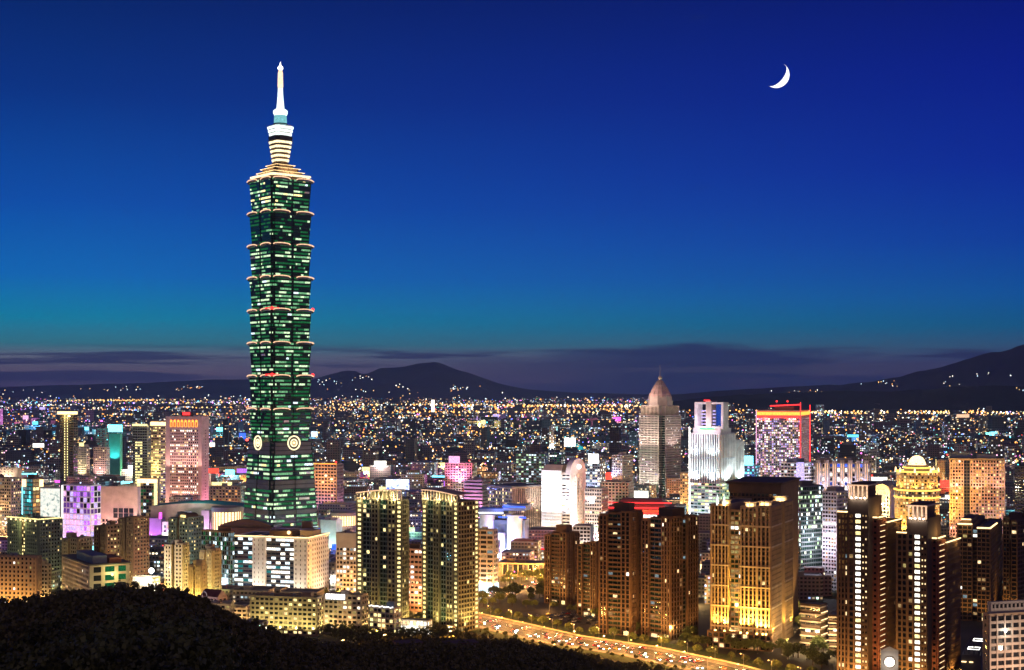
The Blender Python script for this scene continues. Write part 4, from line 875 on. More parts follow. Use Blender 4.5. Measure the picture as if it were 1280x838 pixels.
b = hb('office_tower', 'slim banded tower glowing yellow squeezed against the pink office tower', 'office tower', 189, 201, 209, 527, 644, 36, 'tan'); W, Dp, H = b.W, b.D, b.H
b.vol(-W, 0, 0, Dp, 0, H, F=S(cw=4, ch=3.9, pw=.3, sh=1.8, pr=.7, mats=YEL), R=S(cw=4, ch=3.9, pw=.3, sh=1.8, pr=.5, mats=YEL)); b.panel(-W - 1, 1, -1, Dp, H - 6, H - 1, 'strip_gold', 'lit_attic'); b.lamp((-W / 2, -12, H * .5), 70000, (1, .85, .3)); b.finish()
def simple(kind, cat, label, xl, xm, xr, ytop, pb, phi, wall, st, lamps=((.5, 14, .3, 60000, WHT),), sign=None, wallR=None, stuff=2, parapet=1):
    b = Bld(kind, label, cat, xl, xm, xr, ytop, pb, phi, wall); b.vol(-b.W, 0, 0, b.D, 0, b.H, F=st, R=wallR or st, parapet=parapet)
    for t, dist, zf, pw, c in lamps: b.lamp((-b.W * t, -dist, b.H * zf + 3), pw, c, (-b.W * t, 0, b.H * (zf + .3)), 120)
    b.roofstuff(stuff)
    if sign: mt, sx0, sx1, h0, h1 = sign; o = b.panel(-b.W * sx0, -b.W * sx1, -.6, .3, b.H + h0, b.H + h1, mt, 'rooftop_sign'); m_ = MB(); [m_.tube([(-b.W * t, .6, b.H), (-b.W * t, .6, b.H + h1 - .3)], .25, 5, 'metal') for t in (sx0 - .05, sx1 + .05)]; b.part('sign_frame', m_)
    return b.finish()
G = lambda cw=3.4, pr=.25, m=RES, **k: S(cw=cw, ch=k.pop('ch', 3.6), pw=k.pop('pw', .8), sh=k.pop('sh', 1.4), pr=pr, mats=m, **k)
simple('office_block', 'office block', 'peach-lit grid office block cut by the left edge', -28, 14, 27, 599, 692, 24, 'tan', G(3.2, .3, ch=3.5), ((.2, 12, .1, 60000, (1, .62, .3)), (.7, 12, .1, 60000, (1, .62, .3)), (.3, 10, .5, 30000, (1, .62, .3))))
simple('office_block', 'office block', 'pale windowless roof block behind the left-edge grid office', -10, 22, 27, 586, 650, 20, 'cream', G(6, .05, pw=4, sh=2.2), ((.4, 12, .7, 50000, (1, .75, .6)),))
b = hb('department_store', 'glass retail block with cyan left face, amber right face and bright top corners', 'department store', 29, 41, 53, 599, 690, 42, 'brown'); W, Dp, H = b.W, b.D, b.H
b.vol(-W, 0, 0, Dp, 0, H, F=S(cw=4, ch=4.5, pw=.3, sh=1, colf=lambda i, j, nc, nr: pick((('cyan', 1), ('tealdim', 3), ('cooldim', 2)))), R=S(cw=4, ch=4.5, pw=.3, sh=1, colf=lambda i, j, nc, nr: pick((('orange', 1), ('warmdim', 3), ('yellow', 1)))))
b.panel(-W - .8, -W * .65, -1.2, -.5, H - 9, H - 1, 'strip_gold', 'lit_corner'); b.panel(.5, 1.2, Dp * .65, Dp + .5, H - 9, H - 1, 'strip_gold', 'lit_corner'); b.strip([(-W - .6, -.8, 6), (-W - .6, -.8, H - 9)], .6, 'strip_cyan'); b.hut(-W * .8, -2, 3, Dp * .7, H, 4, 'brown'); b.finish()
b = hb('display_building', 'block with one huge softly glowing white picture screen, next to purple facade', 'building', 50, 76, 79, 610, 690, 12, 'grey'); W, Dp, H = b.W, b.D, b.H
m, n, l = newmat('screenpic'); o = n.new('ShaderNodeOutputMaterial'); e = n.new('ShaderNodeEmission'); l.new(e.outputs[0], o.inputs[0]); t = n.new('ShaderNodeTexCoord'); z = n.new('ShaderNodeTexNoise'); z.inputs['Scale'].default_value = .22; z.inputs['Detail'].default_value = 4; l.new(t.outputs['Object'], z.inputs['Vector'])
r = ramp(n, [(.36, (.22, .3, .28)), (.46, (.75, .8, .72)), (.6, (1, .95, .86)), (.72, (1, .75, .55))]); l.new(z.outputs[0], r.inputs[0]); l.new(r.outputs[0], e.inputs[0]); e.inputs[1].default_value = 1.15
b.vol(-W, 0, 0, Dp, 0, H); b.panel(-W + 1, -1, -.9, -.1, H * .22, H - 1, 'screenpic', 'screen'); b.panel(-W, 0, -1.2, -.2, 1, 5, 'white' if False else 'strip_gold', 'shopfront'); b.finish()
b = hb('department_store', 'department store with patchwork facade lit purple and pink', 'department store', 79, 113, 126, 608, 694, 26, 'white'); W, Dp, H = b.W, b.D, b.H
pm = lambda i, j, nc, nr: pick((('purple', 3), ('purpledim', 3), ('lav', 3), ('glass', 3), ('pink', 1)) if j > nr * .5 else (('lav', 3), ('pink', 3), ('purple', 1)))
b.vol(-W, 0, 0, Dp, 0, H, F=S(cw=5, ch=6, pw=.6, sh=1.2, colf=pm), R=S(cw=5, ch=6, pw=.6, sh=1.2, colf=pm)); b.strip([(-W - .5, -.8, 2), (-W - .5, -.8, H)], .5, 'strip_white'); b.lamp((-W / 2, -14, 5), 80000, MAG); b.finish()
b = hb('hall', 'wide pink-lit hall with recessed dark windows and rows of small openings', 'hall', 116, 172, 176, 610, 690, 12, 'pink'); W, Dp, H = b.W, b.D, b.H
b.vol(-W, 0, 0, Dp, 0, H); b.fac((-W * .55, 0), (-W * .08, 0), H * .52, H * .68, S(cw=7, ch=6, pw=.6, sh=.3, colf=lambda *a: 'glass')); b.fac((-W * .62, 0), (-W * .04, 0), H * .18, H * .48, S(cw=3, ch=4, pw=1, sh=1.5, pr=.3, mats=OFF)); b.fac((-W, 0), (-W * .65, 0), 2, H * .5, S(cw=4, ch=4, pw=1, sh=1.5, pr=.4, mats=RES))
for t in (.85, .5, .15): b.lamp((-W * t, -22, 6), 120000, (1, .6, .55), (-W * t, 0, H * .7), 130)
b.finish()
b = hb('building', 'low building framed by a glowing yellow portal beside the pink hall', 'building', 172, 197, 200, 599, 672, 14, 'tan'); W, Dp, H = b.W, b.D, b.H
b.vol(-W, 0, 0, Dp, 0, H, F=S(cw=4, ch=4.2, pw=.3, sh=1, pr=.5, mats=mats(('cool', 1), ('warmdim', 3), ('greendim', 2)))); b.panel(-W, 0, -1.6, -.7, H - 5, H, 'strip_gold', 'lit_lintel'); b.panel(-W, -W + 4, -1.5, -.7, 1, H - 5.1, 'yellow', 'lit_jamb'); b.panel(-4, 0, -1.5, -.7, 1, H - 5.1, 'yellow', 'lit_jamb'); b.finish()
# exhibition hall with a curved metal roof
b = hb('exhibition_hall', 'exhibition hall with long curved teal metal roof and pink and white lit cubes', 'exhibition hall', 182, 300, 306, 634, 688, 8, 'white'); W, Dp, H = b.W, 60, b.H
m_ = MB(); nn = 16
for i in range(nn):
    t0, t1 = i / nn, (i + 1) / nn; zf = lambda t: H * .95 + 5 * math.sin(math.pi * (t * .92 + .04)); x0, x1 = -W + W * t0, -W + W * t1
    m_.face([(x0, 14, zf(t0)), (x1, 14, zf(t1)), (x1, 46, zf(t1) + 1), (x0, 46, zf(t0) + 1)], 'tealroof' if False else 'teal'); m_.face([(x0, 14, 0), (x1, 14, 0), (x1, 14, zf(t1)), (x0, 14, zf(t0))], 'cream')
b.part('curved_roof', m_)
for k, (t0, t1, h, dy, mt) in enumerate(((0, .16, .7, 2, 'purplewall'), (.18, .36, .62, 0, 'white'), (.37, .45, .85, 1, 'white'), (.46, .58, .6, 3, 'white'), (.60, .68, .9, -2, 'white'), (.69, .74, .7, 0, 'pink'), (.75, .83, .92, 1, 'white'))):
    b.vol(-W + W * t0, -W + W * t1, dy, 13, 0, H * h * 1.0, wall=mt, parapet=.6)
    if k in (1, 3, 5): b.fac((-W + W * t0, dy), (-W + W * t1, dy), 1, H * h * .9, S(cw=5, ch=5, pw=1.5, sh=2, pr=.3, mats=OFF), mt)
for t, c, p in ((.08, MAG, 50000), (.27, WHT, 60000), (.41, WHT, 50000), (.52, (1, .8, .9), 50000), (.64, (.85, .35, 1), 70000), (.79, (.9, .4, 1), 70000)): b.lamp((-W + W * t, -13, 6), p, c)
b.panel(-W + W * .14, -W + W * .17, .2, 1.6, H * .7, H * .85, 'magenta', 'sign_cube'); b.lamp((-W * .5, 10, H + 14), 14000, (.5, .9, .8)); b.finish()
b = hb('shopping_mall', 'golden-lit drum-fronted mall left of the skyscraper base', 'shopping mall', 266, 300, 306, 634, 706, 12, 'stone'); W, Dp, H = b.W, b.D, b.H
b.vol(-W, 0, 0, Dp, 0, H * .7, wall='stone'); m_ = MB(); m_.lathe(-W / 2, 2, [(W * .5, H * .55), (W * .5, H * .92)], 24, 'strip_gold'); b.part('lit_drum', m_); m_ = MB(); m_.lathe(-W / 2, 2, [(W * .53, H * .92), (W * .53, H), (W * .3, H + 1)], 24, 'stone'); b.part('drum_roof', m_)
m_ = MB(); [m_.box(-W / 2 + W * .515 * math.cos(a) - .4, -W / 2 + W * .515 * math.cos(a) + .4, 2 + W * .515 * math.sin(a) - .4, 2 + W * .515 * math.sin(a) + .4, H * .5, H * .92, 'stone') for a in [2 * math.pi * k / 28 for k in range(28)]]; b.part('drum_column', m_)
b.lamp((-W / 2, -22, 12), 60000, (1, .75, .45)); b.finish()
OCC.append((XG(300, 722), YG(722), 24))
b = hb('podium', 'dark curved-roof podium at the foot of the green skyscraper', 'podium', 274, 338, 344, 662, 716, 10, 'brown'); W, Dp, H = b.W, b.D, b.H
b.vol(-W, 0, 0, Dp, 0, H); m_ = MB()
for i in range(10):
    t0, t1 = i / 10, (i + 1) / 10; zf = lambda t: H + 1 + 8 * math.sin(math.pi * (.1 + .8 * t)); m_.face([(-W + W * t0, 2, zf(t0)), (-W + W * t1, 2, zf(t1)), (-W + W * t1, Dp, zf(t1)), (-W + W * t0, Dp, zf(t0))], 'roof'); m_.face([(-W + W * t0, 2, H), (-W + W * t1, 2, H), (-W + W * t1, 2, zf(t1)), (-W + W * t0, 2, zf(t0))], 'brown')
b.part('curved_roof', m_); b.finish()
b = hb('podium', 'skyscraper podium with blue and violet shop lights on its right side', 'podium', 344, 392, 400, 662, 714, 14, 'grey'); W, Dp, H = b.W, b.D, b.H
b.vol(-W, 0, 0, Dp, 0, H, F=S(cw=5, ch=4.5, pw=.5, sh=1.2, colf=lambda i, j, nc, nr: pick((('bluedim', 2), ('purpledim', 2), ('glass', 3), ('peach', .6), ('lav', .5)))), R=S(cw=5, ch=4.5, pw=.5, sh=1.2, colf=lambda *a: pick((('blue', 1), ('cool', 1), ('glass', 2))))); b.hut(-W * .35, -W * .1, 4, Dp * .5, H, 7, 'brown'); b.panel(-W * .9, -W * .5, -1.2, -.6, H - 3, H - 1, 'purple', 'lit_fascia'); b.finish()
b = hb('shopping_mall', 'cyan-white lit mall wing right of the skyscraper base', 'shopping mall', 398, 420, 428, 652, 712, 22, 'white'); W, Dp, H = b.W, b.D, b.H
b.vol(-W, 0, 0, Dp, 0, H); b.lamp((-W / 2, -14, 8), 70000, (.6, 1, .85)); b.lamp((12, Dp / 2, 8), 50000, (.6, 1, .9)); b.roofstuff(3); b.finish()
b = hb('shopping_mall', 'round mall with a brilliant golden window ring right of the skyscraper', 'shopping mall', 410, 440, 446, 642, 700, 12, 'stone'); W, Dp, H = b.W, b.D, b.H
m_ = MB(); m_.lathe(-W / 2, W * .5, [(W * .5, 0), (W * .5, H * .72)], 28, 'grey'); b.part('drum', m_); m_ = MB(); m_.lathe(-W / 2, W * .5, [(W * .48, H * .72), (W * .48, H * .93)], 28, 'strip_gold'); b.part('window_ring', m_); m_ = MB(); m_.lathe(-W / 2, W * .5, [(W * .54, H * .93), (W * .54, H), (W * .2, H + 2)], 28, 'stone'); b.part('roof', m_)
m_ = MB(); [m_.box(-W / 2 + W * .5 * math.cos(a) - .35, -W / 2 + W * .5 * math.cos(a) + .35, W * .5 + W * .5 * math.sin(a) - .35, W * .5 + W * .5 * math.sin(a) + .35, H * .6, H * .93, 'stone') for a in [2 * math.pi * k / 30 for k in range(30)]]; b.part('column', m_); b.lamp((-W / 2, -16, 14), 60000, (1, .8, .6)); b.finish()
b = hb('office_block', 'slab block with orange-lit top and violet-lit lower grid right of the skyscraper', 'office block', 390, 421, 429, 581, 664, 18, 'tan'); W, Dp, H = b.W, b.D, b.H
b.vol(-W, 0, 0, Dp, 0, H, F=S(cw=4.2, ch=4.2, pw=1.1, sh=1.7, pr=.06, mats=RES), R=S(cw=4.2, ch=4.2, pw=1.1, sh=1.7, pr=.06, mats=RES)); b.strip([(-W, -.9, H + 1), (0, -.9, H + 1)], .5, 'strip_orange'); b.lamp((-W / 2, -22, 8), 150000, (.75, .35, 1)); b.lamp((-W / 2, -22, H * .75), 70000, (1, .45, .12)); b.lamp((20, Dp / 2, 10), 90000, (.8, .4, 1)); m_ = MB(); m_.sphere((-2, 2, H + 3), 1.3, 'strip_red', 8, 6); b.part('beacon', m_); b.finish()
simple('office_block', 'office block', 'long tan block with reddish lit windows between pink tower and skyscraper', 262, 301, 304, 609, 664, 8, 'tan', G(4, .3, mats(('orange', 1), ('warmdim', 3), ('redbrown', 1)), pw=1.4), ((.5, 20, .1, 60000, (1, .5, .25)),))
simple('office_block', 'office block', 'pale block with a yellow lamp on its roof beside the dark crowned tower', 97, 108, 112, 559, 622, 30, 'cream', G(3.6, .12), ((.5, 14, .4, 60000, (1, .9, .55)),), sign=('yellow', .8, .3, 1, 7))
simple('office_block', 'office block', 'pinkish grid block left of the teal-draped building', 117, 133, 137, 560, 622, 20, 'pink', G(3.4, .25), ((.5, 14, .4, 60000, (1, .7, .7)),))
simple('office_block', 'office block', 'building draped in teal light under a glaring cyan rooftop billboard', 136, 150, 153, 543, 612, 14, 'teal', S(cw=40, ch=60, pw=0, sh=0, colf=lambda *a: 'skip'), ((.5, 12, .5, 60000, (.3, 1, .95)),), sign=('strip_cyan', 1.1, -.2, 4, 17), stuff=0)
simple('office_tower', 'office tower', 'dark teal-windowed tower left of the teal-draped building', 120, 131, 135, 536, 616, 26, 'darkgrey', G(3.4, .4, mats(('tealdim', 4), ('cyan', .6), ('greendim', 2)), pw=.6), ())
# ------------------------------------------------------------------ centre and right middle distance
b = hb('event_hall', 'blue-lit hall with sweeping roof and white drums right of the twin towers', 'event hall', 597, 655, 661, 634, 700, 12, 'white'); W, Dp, H = b.W, b.D, b.H
b.vol(-W, 0, 4, Dp, 0, H * .72, wall='bluegrey')
for x, r in ((-W * .82, 8), (-W * .22, 8.5)): m_ = MB(); m_.lathe(x, 6, [(r, 0), (r, H * .8), (r + .6, H * .8), (r + .6, H * .84)], 24, 'white'); b.part('drum', m_); b.lamp((x - 2, -14, 6), 50000, (.75, .85, 1))
m_ = MB(); m_.prism([(-W - 2, -3), (-W * .45, 1), (-W * .45, Dp), (-W - 2, Dp)], H * .84, H * .95, 'bluegrey'); m_.prism([(-W * .45, -1), (2, -3), (2, Dp), (-W * .45, Dp)], H * .93, H * 1.03, 'bluegrey'); b.part('roof', m_)
b.strip([(-W - 2, -3.3, H * .88), (-W * .45, .4, H * .88)], .6, 'strip_white'); b.strip([(-W * .45, -1.3, H * 1.0), (2, -3.4, H * 1.0)], .6, 'strip_blue'); b.strip([(-W * .55, 1.5, H * .8), (2, -.5, H * .8)], .8, 'strip_blue')
b.lamp((-W * .5, -12, 8), 70000, (.35, .35, 1)); b.lamp((-W * .5, -5, H + 5), 30000, (.2, .3, 1)); b.panel(-W * .55, -W * .42, -1, 3.9, 0, H * .5, 'white', 'entrance_block'); b.finish()
simple('department_store', 'department store', 'pink-striped department store behind the right twin tower', 580, 603, 613, 602, 684, 24, 'pink', S(cw=60, ch=4, pw=0, sh=2.4, d=.5, colf=lambda *a: 'glass'), ((.4, 16, .3, 90000, (.95, .35, .8)), (.8, 16, .3, 70000, (.8, .4, 1))))
b = hb('department_store', 'long tan department store with slanted dark roof left of the white round-topped tower', 'department store', 610, 640, 679, 611, 690, 52, 'tan'); W, Dp, H = b.W, b.D, b.H
fn = S(cw=2.6, ch=H / 2, pw=1.1, sh=.5, d=.6, colf=lambda *a: 'glass'); b.vol(-W, 0, 0, Dp, 0, H, F=S(cw=3, ch=4, pw=.7, sh=1.2, pr=.4, mats=YEL), R=fn)
for k in range(5): b.panel(.7, .9, Dp * (.15 + .15 * k), Dp * (.22 + .15 * k), H * (.75 - .13 * (k % 3)), H * (.75 - .13 * (k % 3)) + 1.8, 'warm', 'sign_strip')
b.panel(-W - 1, 1, -1, Dp + 1, H + 1, H + 2.6, 'roof', 'roof_slab'); b.lamp((26, Dp * .3, 8), 80000, (1, .75, .45)); b.lamp((22, Dp * .8, 8), 80000, (1, .75, .45)); b.finish()
# white tower with round-topped slab
b = hb('hotel_tower', 'brilliant white floodlit tower with a round-topped slab at its right side', 'tower', 677, 712, 732, 590, 690, 34, 'white'); W, Dp, H = b.W, b.D, b.H
rib = S(cw=W, ch=3.6, pw=.0, sh=2.3, d=.6, colf=lambda *a: 'glass'); b.vol(-W, -W * .28, 0, Dp, 0, H, F=S(cw=30, ch=3.6, pw=.0, sh=2.6, d=.8, colf=lambda *a: 'cool'), Lf=rib); b.vol(-W * .28, -.3, 1.2, Dp - .2, 0, H - 3, F=S(cw=4, ch=3.6, pw=.3, sh=1.8, pr=.2, mats=OFF)); b.vol(-W * .28, 0, 1.5, Dp, 0, H - 2); b.fac((0, 1.5), (0, Dp), 2, H - 4, S(cw=7, ch=3.6, pw=5, sh=2, d=.3, colf=lambda *a: 'glass'))
m_ = MB(); cyy = (1.5 + Dp) / 2; rr = (Dp - 1.5) / 2; nn = 16
for i in range(nn):
    a, c = math.pi * i / nn, math.pi * (i + 1) / nn; ya, za = cyy + rr * math.cos(a), H - 2 + rr * math.sin(a); yc, zc_ = cyy + rr * math.cos(c), H - 2 + rr * math.sin(c)
    m_.face([(.4, ya, za), (.4, yc, zc_), (.4, cyy, H - 2)], 'white'); m_.face([(.4, ya, za), (-6, ya, za), (-6, yc, zc_), (.4, yc, zc_)], 'white'); m_.face([(-6, ya, za), (-6, yc, zc_), (-6, cyy, H - 2)], 'white')
b.part('round_gable', m_); m_ = MB(); m_.sphere((1.4, cyy, H + rr * .3), 2.4, 'strip_white', 10, 7); b.part('gable_lamp', m_)
m_ = MB(); m_.prism([(-W, 0), (-W * .3, 0), (-W * .3, Dp * .8), (-W, Dp * .8)], H, H + 7, 'cream', 'roof', [(-W + 3, 4), (-W * .3, 4), (-W * .3, Dp * .6), (-W + 3, Dp * .6)]); b.part('curved_attic', m_)
for t in (.9, .5, .1): b.lamp((-W * t, -26, 6), 200000, (1, .97, 1), (-W * t, 0, 50), 120); b.lamp((-W * t, -22, H * .55), 60000, (1, .97, 1), (-W * t, 0, H * .75), 120, .1)
b.lamp((26, Dp * .5, 6), 260000, (1, .9, .85), (0, Dp * .5, 50), 120); b.lamp((20, Dp * .5, H * .6), 50000, (1, .85, .85), (0, Dp * .5, H), 120, .1); b.vol(-W - 6, 5, -9, -1.2, 0, 7, wall='white'); b.finish()
simple('office_block', 'office block', 'grey block with green-white lit rows right of the white round-topped tower', 731, 752, 760, 612, 690, 24, 'grey', S(cw=3, ch=4, pw=.8, sh=1.8, colf=lambda i, j, nc, nr: pick((('green', 1), ('white', 1))) if j % 4 == 2 and random.random() < .7 else 'glass'), ((.5, 18, .2, 50000, (1, .8, .7)),))
simple('office_block', 'office block', 'pink and cream block with sloping parapet in front of the domed tower', 752, 786, 792, 604, 674, 14, 'cream', G(4, .15, pw=1.4), ((.8, 16, .3, 80000, (1, .4, .45)), (.25, 16, .3, 80000, (1, .75, .55))))
# red lit roof
b = hb('restaurant', 'low hall with red neon roof edges and white-lit windows below the domed tower', 'hall', 756, 842, 851, 628, 684, 9, 'white'); W, Dp, H = b.W, b.D, b.H
b.vol(-W * .96, -W * .04, 1, Dp, 0, H * .72, F=S(cw=4.5, ch=5, pw=.6, sh=1.6, colf=lambda i, j, nc, nr: 'white' if j == nr - 1 and random.random() < .8 else pick((('orange', 1), ('glass', 2)))), wall='cream')
m_ = MB(); m_.prism([(-W, -1), (0, -1), (0, Dp), (-W, Dp)], H * .72, H * .82, 'redbrown', 'roofred', [(-W * .98, 0), (-W * .02, 0), (-W * .02, Dp), (-W * .98, Dp)]); m_.prism([(-W * .9, 3), (-W * .1, 3), (-W * .1, Dp), (-W * .9, Dp)], H * .82, H * 1.0, 'roofred', None, [(-W * .8, Dp * .4), (-W * .2, Dp * .4), (-W * .2, Dp * .7), (-W * .8, Dp * .7)]); b.part('roof', m_)
for z, ins in ((.74, -1.6), (.86, 1.5), (.97, 6)): b.strip([(-W - ins * -.4, -1.4 if z < .8 else 1.2 + ins * .5, H * z), (ins * -.4, -1.4 if z < .8 else 1.2 + ins * .5, H * z)], .6, 'strip_red')
b.lamp((-W * .5, -9, H * .9), 60000, REDC); b.lamp((-W * .8, -10, H), 40000, REDC); b.lamp((-W * .2, -10, H), 40000, REDC); b.finish()
# domed tower
b = hb('office_tower', 'grey-pink stone tower with stepped domed top and spire', 'office tower', 799, 828, 851, 520, 626, 40, 'stone'); W, Dp, H = b.W, b.D, b.H
g = S(cw=2.7, ch=3.9, pw=1.0, sh=1.5, d=.5, colf=lambda i, j, nc, nr: 'white' if (j == 2 and random.random() < .7) else ('bluedim' if j in (9, 10) and random.random() < .12 else None), pr=.05, mats=OFF)
gt = S(cw=2.7, ch=30, pw=1.0, sh=1, d=.7, colf=lambda *a: 'glass', trim='cream')
ch = 4.0
b.vol(-W, -W * .15, 0, Dp * .8, 0, H, F=None); b.fac((-W, 0), (-W * .15, 0), 0, H, g); b.vol(-W * .9, 0, Dp * .15, Dp, 0, H - .1); b.fac((0, Dp * .15), (0, Dp), 0, H, g)
b.fac((-W * .15, Dp * .0 + .01), (-W * .15, Dp * .15), 0, H, S(cw=5, ch=3.9, pw=.3, sh=.6, colf=lambda *a: 'glassgreen')); b.fac((-W * .15, Dp * .15), (0, Dp * .15), 0, H, S(cw=5, ch=3.9, pw=.3, sh=.6, colf=lambda *a: 'glassgreen'))
b.vol(-W * .94, -W * .18, 2, Dp * .85, H, H + 16); b.fac((-W * .94, 2), (-W * .18, 2), H, H + 15, gt); b.vol(-W * .9, -W * .05, Dp * .2, Dp * .95, H, H + 15); b.fac((-W * .05, Dp * .2), (-W * .05, Dp * .95), H, H + 15, gt)
cx, cy_ = -W / 2, Dp / 2; r0 = min(W, Dp) * .46; zt = b.h(502); m_ = MB(); m_.lathe(cx, cy_, [(r0, H + 10), (r0, H + 24), (r0 * .95, H + 24), (r0 * .92, H + 32)], 8, 'stone', math.pi / 8); b.part('attic', m_)
m_ = MB(); z0_ = H + 30; m_.lathe(cx, cy_, [(r0 * .9, z0_), (r0 * .84, z0_ + 4), (r0 * .84, z0_ + 5), (r0 * .66, z0_ + 11), (r0 * .66, z0_ + 12), (r0 * .46, z0_ + 18), (r0 * .46, z0_ + 19), (r0 * .24, z0_ + 25), (r0 * .12, z0_ + 28)], 16, 'pink'); b.part('dome', m_)
m_ = MB(); m_.sphere((cx, cy_, z0_ + 31), 3.4, 'cream', 10, 7, 1.1); b.part('finial_ball', m_); m_ = MB(); m_.tube([(cx, cy_, z0_ + 33), (cx, cy_, z0_ + 54)], [1.1, .3], 6, 'metal'); b.part('spire', m_)
for k in range(16):
    a = 2 * math.pi * k / 16; m_ = MB(); m_.tube([(cx + r0 * .86 * math.cos(a), cy_ + r0 * .86 * math.sin(a), z0_ + 4), (cx + r0 * .48 * math.cos(a), cy_ + r0 * .48 * math.sin(a), z0_ + 18), (cx + r0 * .2 * math.cos(a), cy_ + r0 * .2 * math.sin(a), z0_ + 27)], .4, 4, 'stone'); b.part('dome_rib', m_)
for x in (-W * .8, -W * .2): b.lamp((x, -34, 10), 130000, (.95, .72, .74), (x, 0, 60), 120); b.lamp((x, -22, H * .6), 80000, (1, .78, .72), (x, 0, H), 120, .1)
b.lamp((34, Dp * .5, 10), 120000, (1, .72, .7), (0, Dp * .5, 60), 120); b.lamp((22, Dp * .5, H * .6), 70000, (1, .75, .75), (0, Dp * .5, H), 120, .1); b.lamp((cx - 8, -18, H + 30), 60000, (1, .7, .6)); b.finish()
# neon white tower
b = hb('office_tower', 'office tower with cold white neon fins above green-yellow floors and a framed rooftop', 'office tower', 863, 900, 929, 543, 672, 40, 'white'); W, Dp, H = b.W, b.D, b.H
hm = H * .40
fin = S(cw=3.6, ch=(H - H * .52) / 2, pw=1.3, sh=1.2, d=1.6, colf=lambda *a: 'glassblue', strim='bluegrey'); flo = S(cw=5, ch=4.0, pw=.4, sh=1.7, d=.5, colf=lambda i, j, nc, nr: pick((('yellow', 2), ('green', 2.4), ('white', 1), ('greendim', 2), ('cooldim', 1.5))) if random.random() < (.85 if j > 6 else .45) else 'glass')
b.vol(-W, 0, 0, Dp, 0, H * .52, F=flo, R=flo, parapet=0); b.vol(-W, 0, 0, Dp * .62, H * .52, H, F=fin, R=fin); b.vol(-W * .8, 0, Dp * .62, Dp, H * .52, H - 9, R=fin)
b.strip([(-W - .6, -1, 4), (-W - .6, -1, H + 8)], .7, 'strip_white')
z = H + 2; b.vol(-W * .95, -W * .02, 3, Dp * .5, H, H + 6, wall='white')
m_ = MB(); x0, x1 = -W * .92, W * .05; y = 4; zz = H + 6; hh = b.h(503) - zz
m_.box(x0, x0 + 4, y, y + 12, zz, zz + hh, 'white'); m_.box(x1 - 3, x1, y, y + 12, zz, zz + hh, 'white'); m_.box(x0, x1, y + .02, y + 11.9, zz + hh - 2.5, zz + hh, 'white'); m_.box(x0, x1, y + .02, y + 11.9, zz, zz + 3, 'white'); m_.box((x0 + x1) / 2 - 4, (x0 + x1) / 2 + 4, y - .5, y + 12.1, zz, zz + hh + 1.5, 'stone'); b.part('roof_frame', m_)
for k in range(5): m_ = MB(); m_.box(x0 + 9, (x0 + x1) / 2 - 5, y + 1, y + 2, zz + 5 + k * 4, zz + 6.6 + k * 4, 'lav'); m_.box((x0 + x1) / 2 + 5, x1 - 12, y + 1, y + 2, zz + 5 + k * 4, zz + 6.6 + k * 4, 'lav'); b.part('lit_louvre', m_)
b.panel(x1 - 10.5, x1 - 3.5, y + 1, y + 2, zz + 4, zz + hh - 3, 'bluedim', 'lit_bay'); b.strip([((x0 + x1) / 2 - 6, y - 1, zz + hh + 2), ((x0 + x1) / 2 + 2, y - 1, zz + hh + 2)], .8, 'strip_red', 'beacon'); b.strip([(-W * .7, 1, H + 6.5), (-W * .2, 1, H + 6.5)], .6, 'strip_green')
for x in (-W * .8, -W * .2): b.lamp((x, -8, H * .54), 60000, (.8, .97, 1), (x, 0, H * .72), 130, .1); b.lamp((x, -9, H * .78), 34000, (.8, .97, 1), (x, 0, H), 130, .1)
for y_ in (Dp * .2, Dp * .8): b.lamp((8, y_, H * .54), 55000, (.8, .95, 1), (0, y_, H * .72), 130, .1)
b.lamp((-W * .5, -12, H + 12), 30000, (1, .75, .95)); b.lamp((-W * .5, -24, 10), 60000, (.7, .9, 1)); b.finish()
# red topped lit tower
b = hb('office_tower', 'broad tower dotted with white lights and crowned by red and orange neon', 'office tower', 946, 1000, 1012, 514, 646, 20, 'pink'); W, Dp, H = b.W, b.D, b.H
dots = S(cw=2.6, ch=3.2, pw=.5, sh=.9, d=.3, mx=.2, mz=.2, colf=lambda i, j, nc, nr: pick((('white', 3), ('peach', 2), ('pink', 2), ('lav', 2), ('purpledim', 2), ('glass', 3.5), ('glass', 1))))
b.vol(-W, 0, 0, Dp, 0, H - 10, F=dots, R=dots); b.vol(-W * .98, -W * .02, 1, Dp - 1, H - 10, H)
b.panel(-W, 0, -.8, -.2, H - 6, H - 1.5, 'strip_orange', 'neon_band'); b.panel(.3, .9, 0, Dp, H - 6, H - 1.5, 'strip_orange', 'neon_band'); b.panel(-W - .5, .5, -1.2, -.85, H - 9.5, H - 6.5, 'strip_red', 'neon_band')
for q in ([(-W - .6, -1, 4), (-W - .6, -1, H + 1)], [(.8, -1, 4), (.8, -1, H + 12)], [(.8, Dp, 30), (.8, Dp, H + 8)]): b.strip(q, .6, 'strip_red' if q[1][2] > H + 2 else 'lit_pink')
b.strip([(-W * .7, 3, H + 7), (.4, 1, H + 9)], .8, 'strip_red'); b.hut(-W * .6, -W * .15, 4, Dp * .6, H, 6, 'redbrown')
for x in (-W * .55, -W * .3): m_ = MB(); m_.tube([(x, 5, H + 6), (x, 5, H + 13)], .3, 5, 'metal'); m_.sphere((x, 5, H + 13.5), 1.3, 'strip_red', 8, 5); b.part('beacon', m_)
for x in (-W * .8, -W * .2): b.lamp((x, -22, 8), 120000, (.9, .7, 1), (x, 0, 50), 120); b.lamp((x, -7, H - 14), 26000, REDC, (x, 0, H - 5), 140, .1)
b.finish()
def bluewin(i, j, nc, nr): return pick((('lav', 1), ('cool', 1.4), ('glass', 2), ('bluedim', 1)))
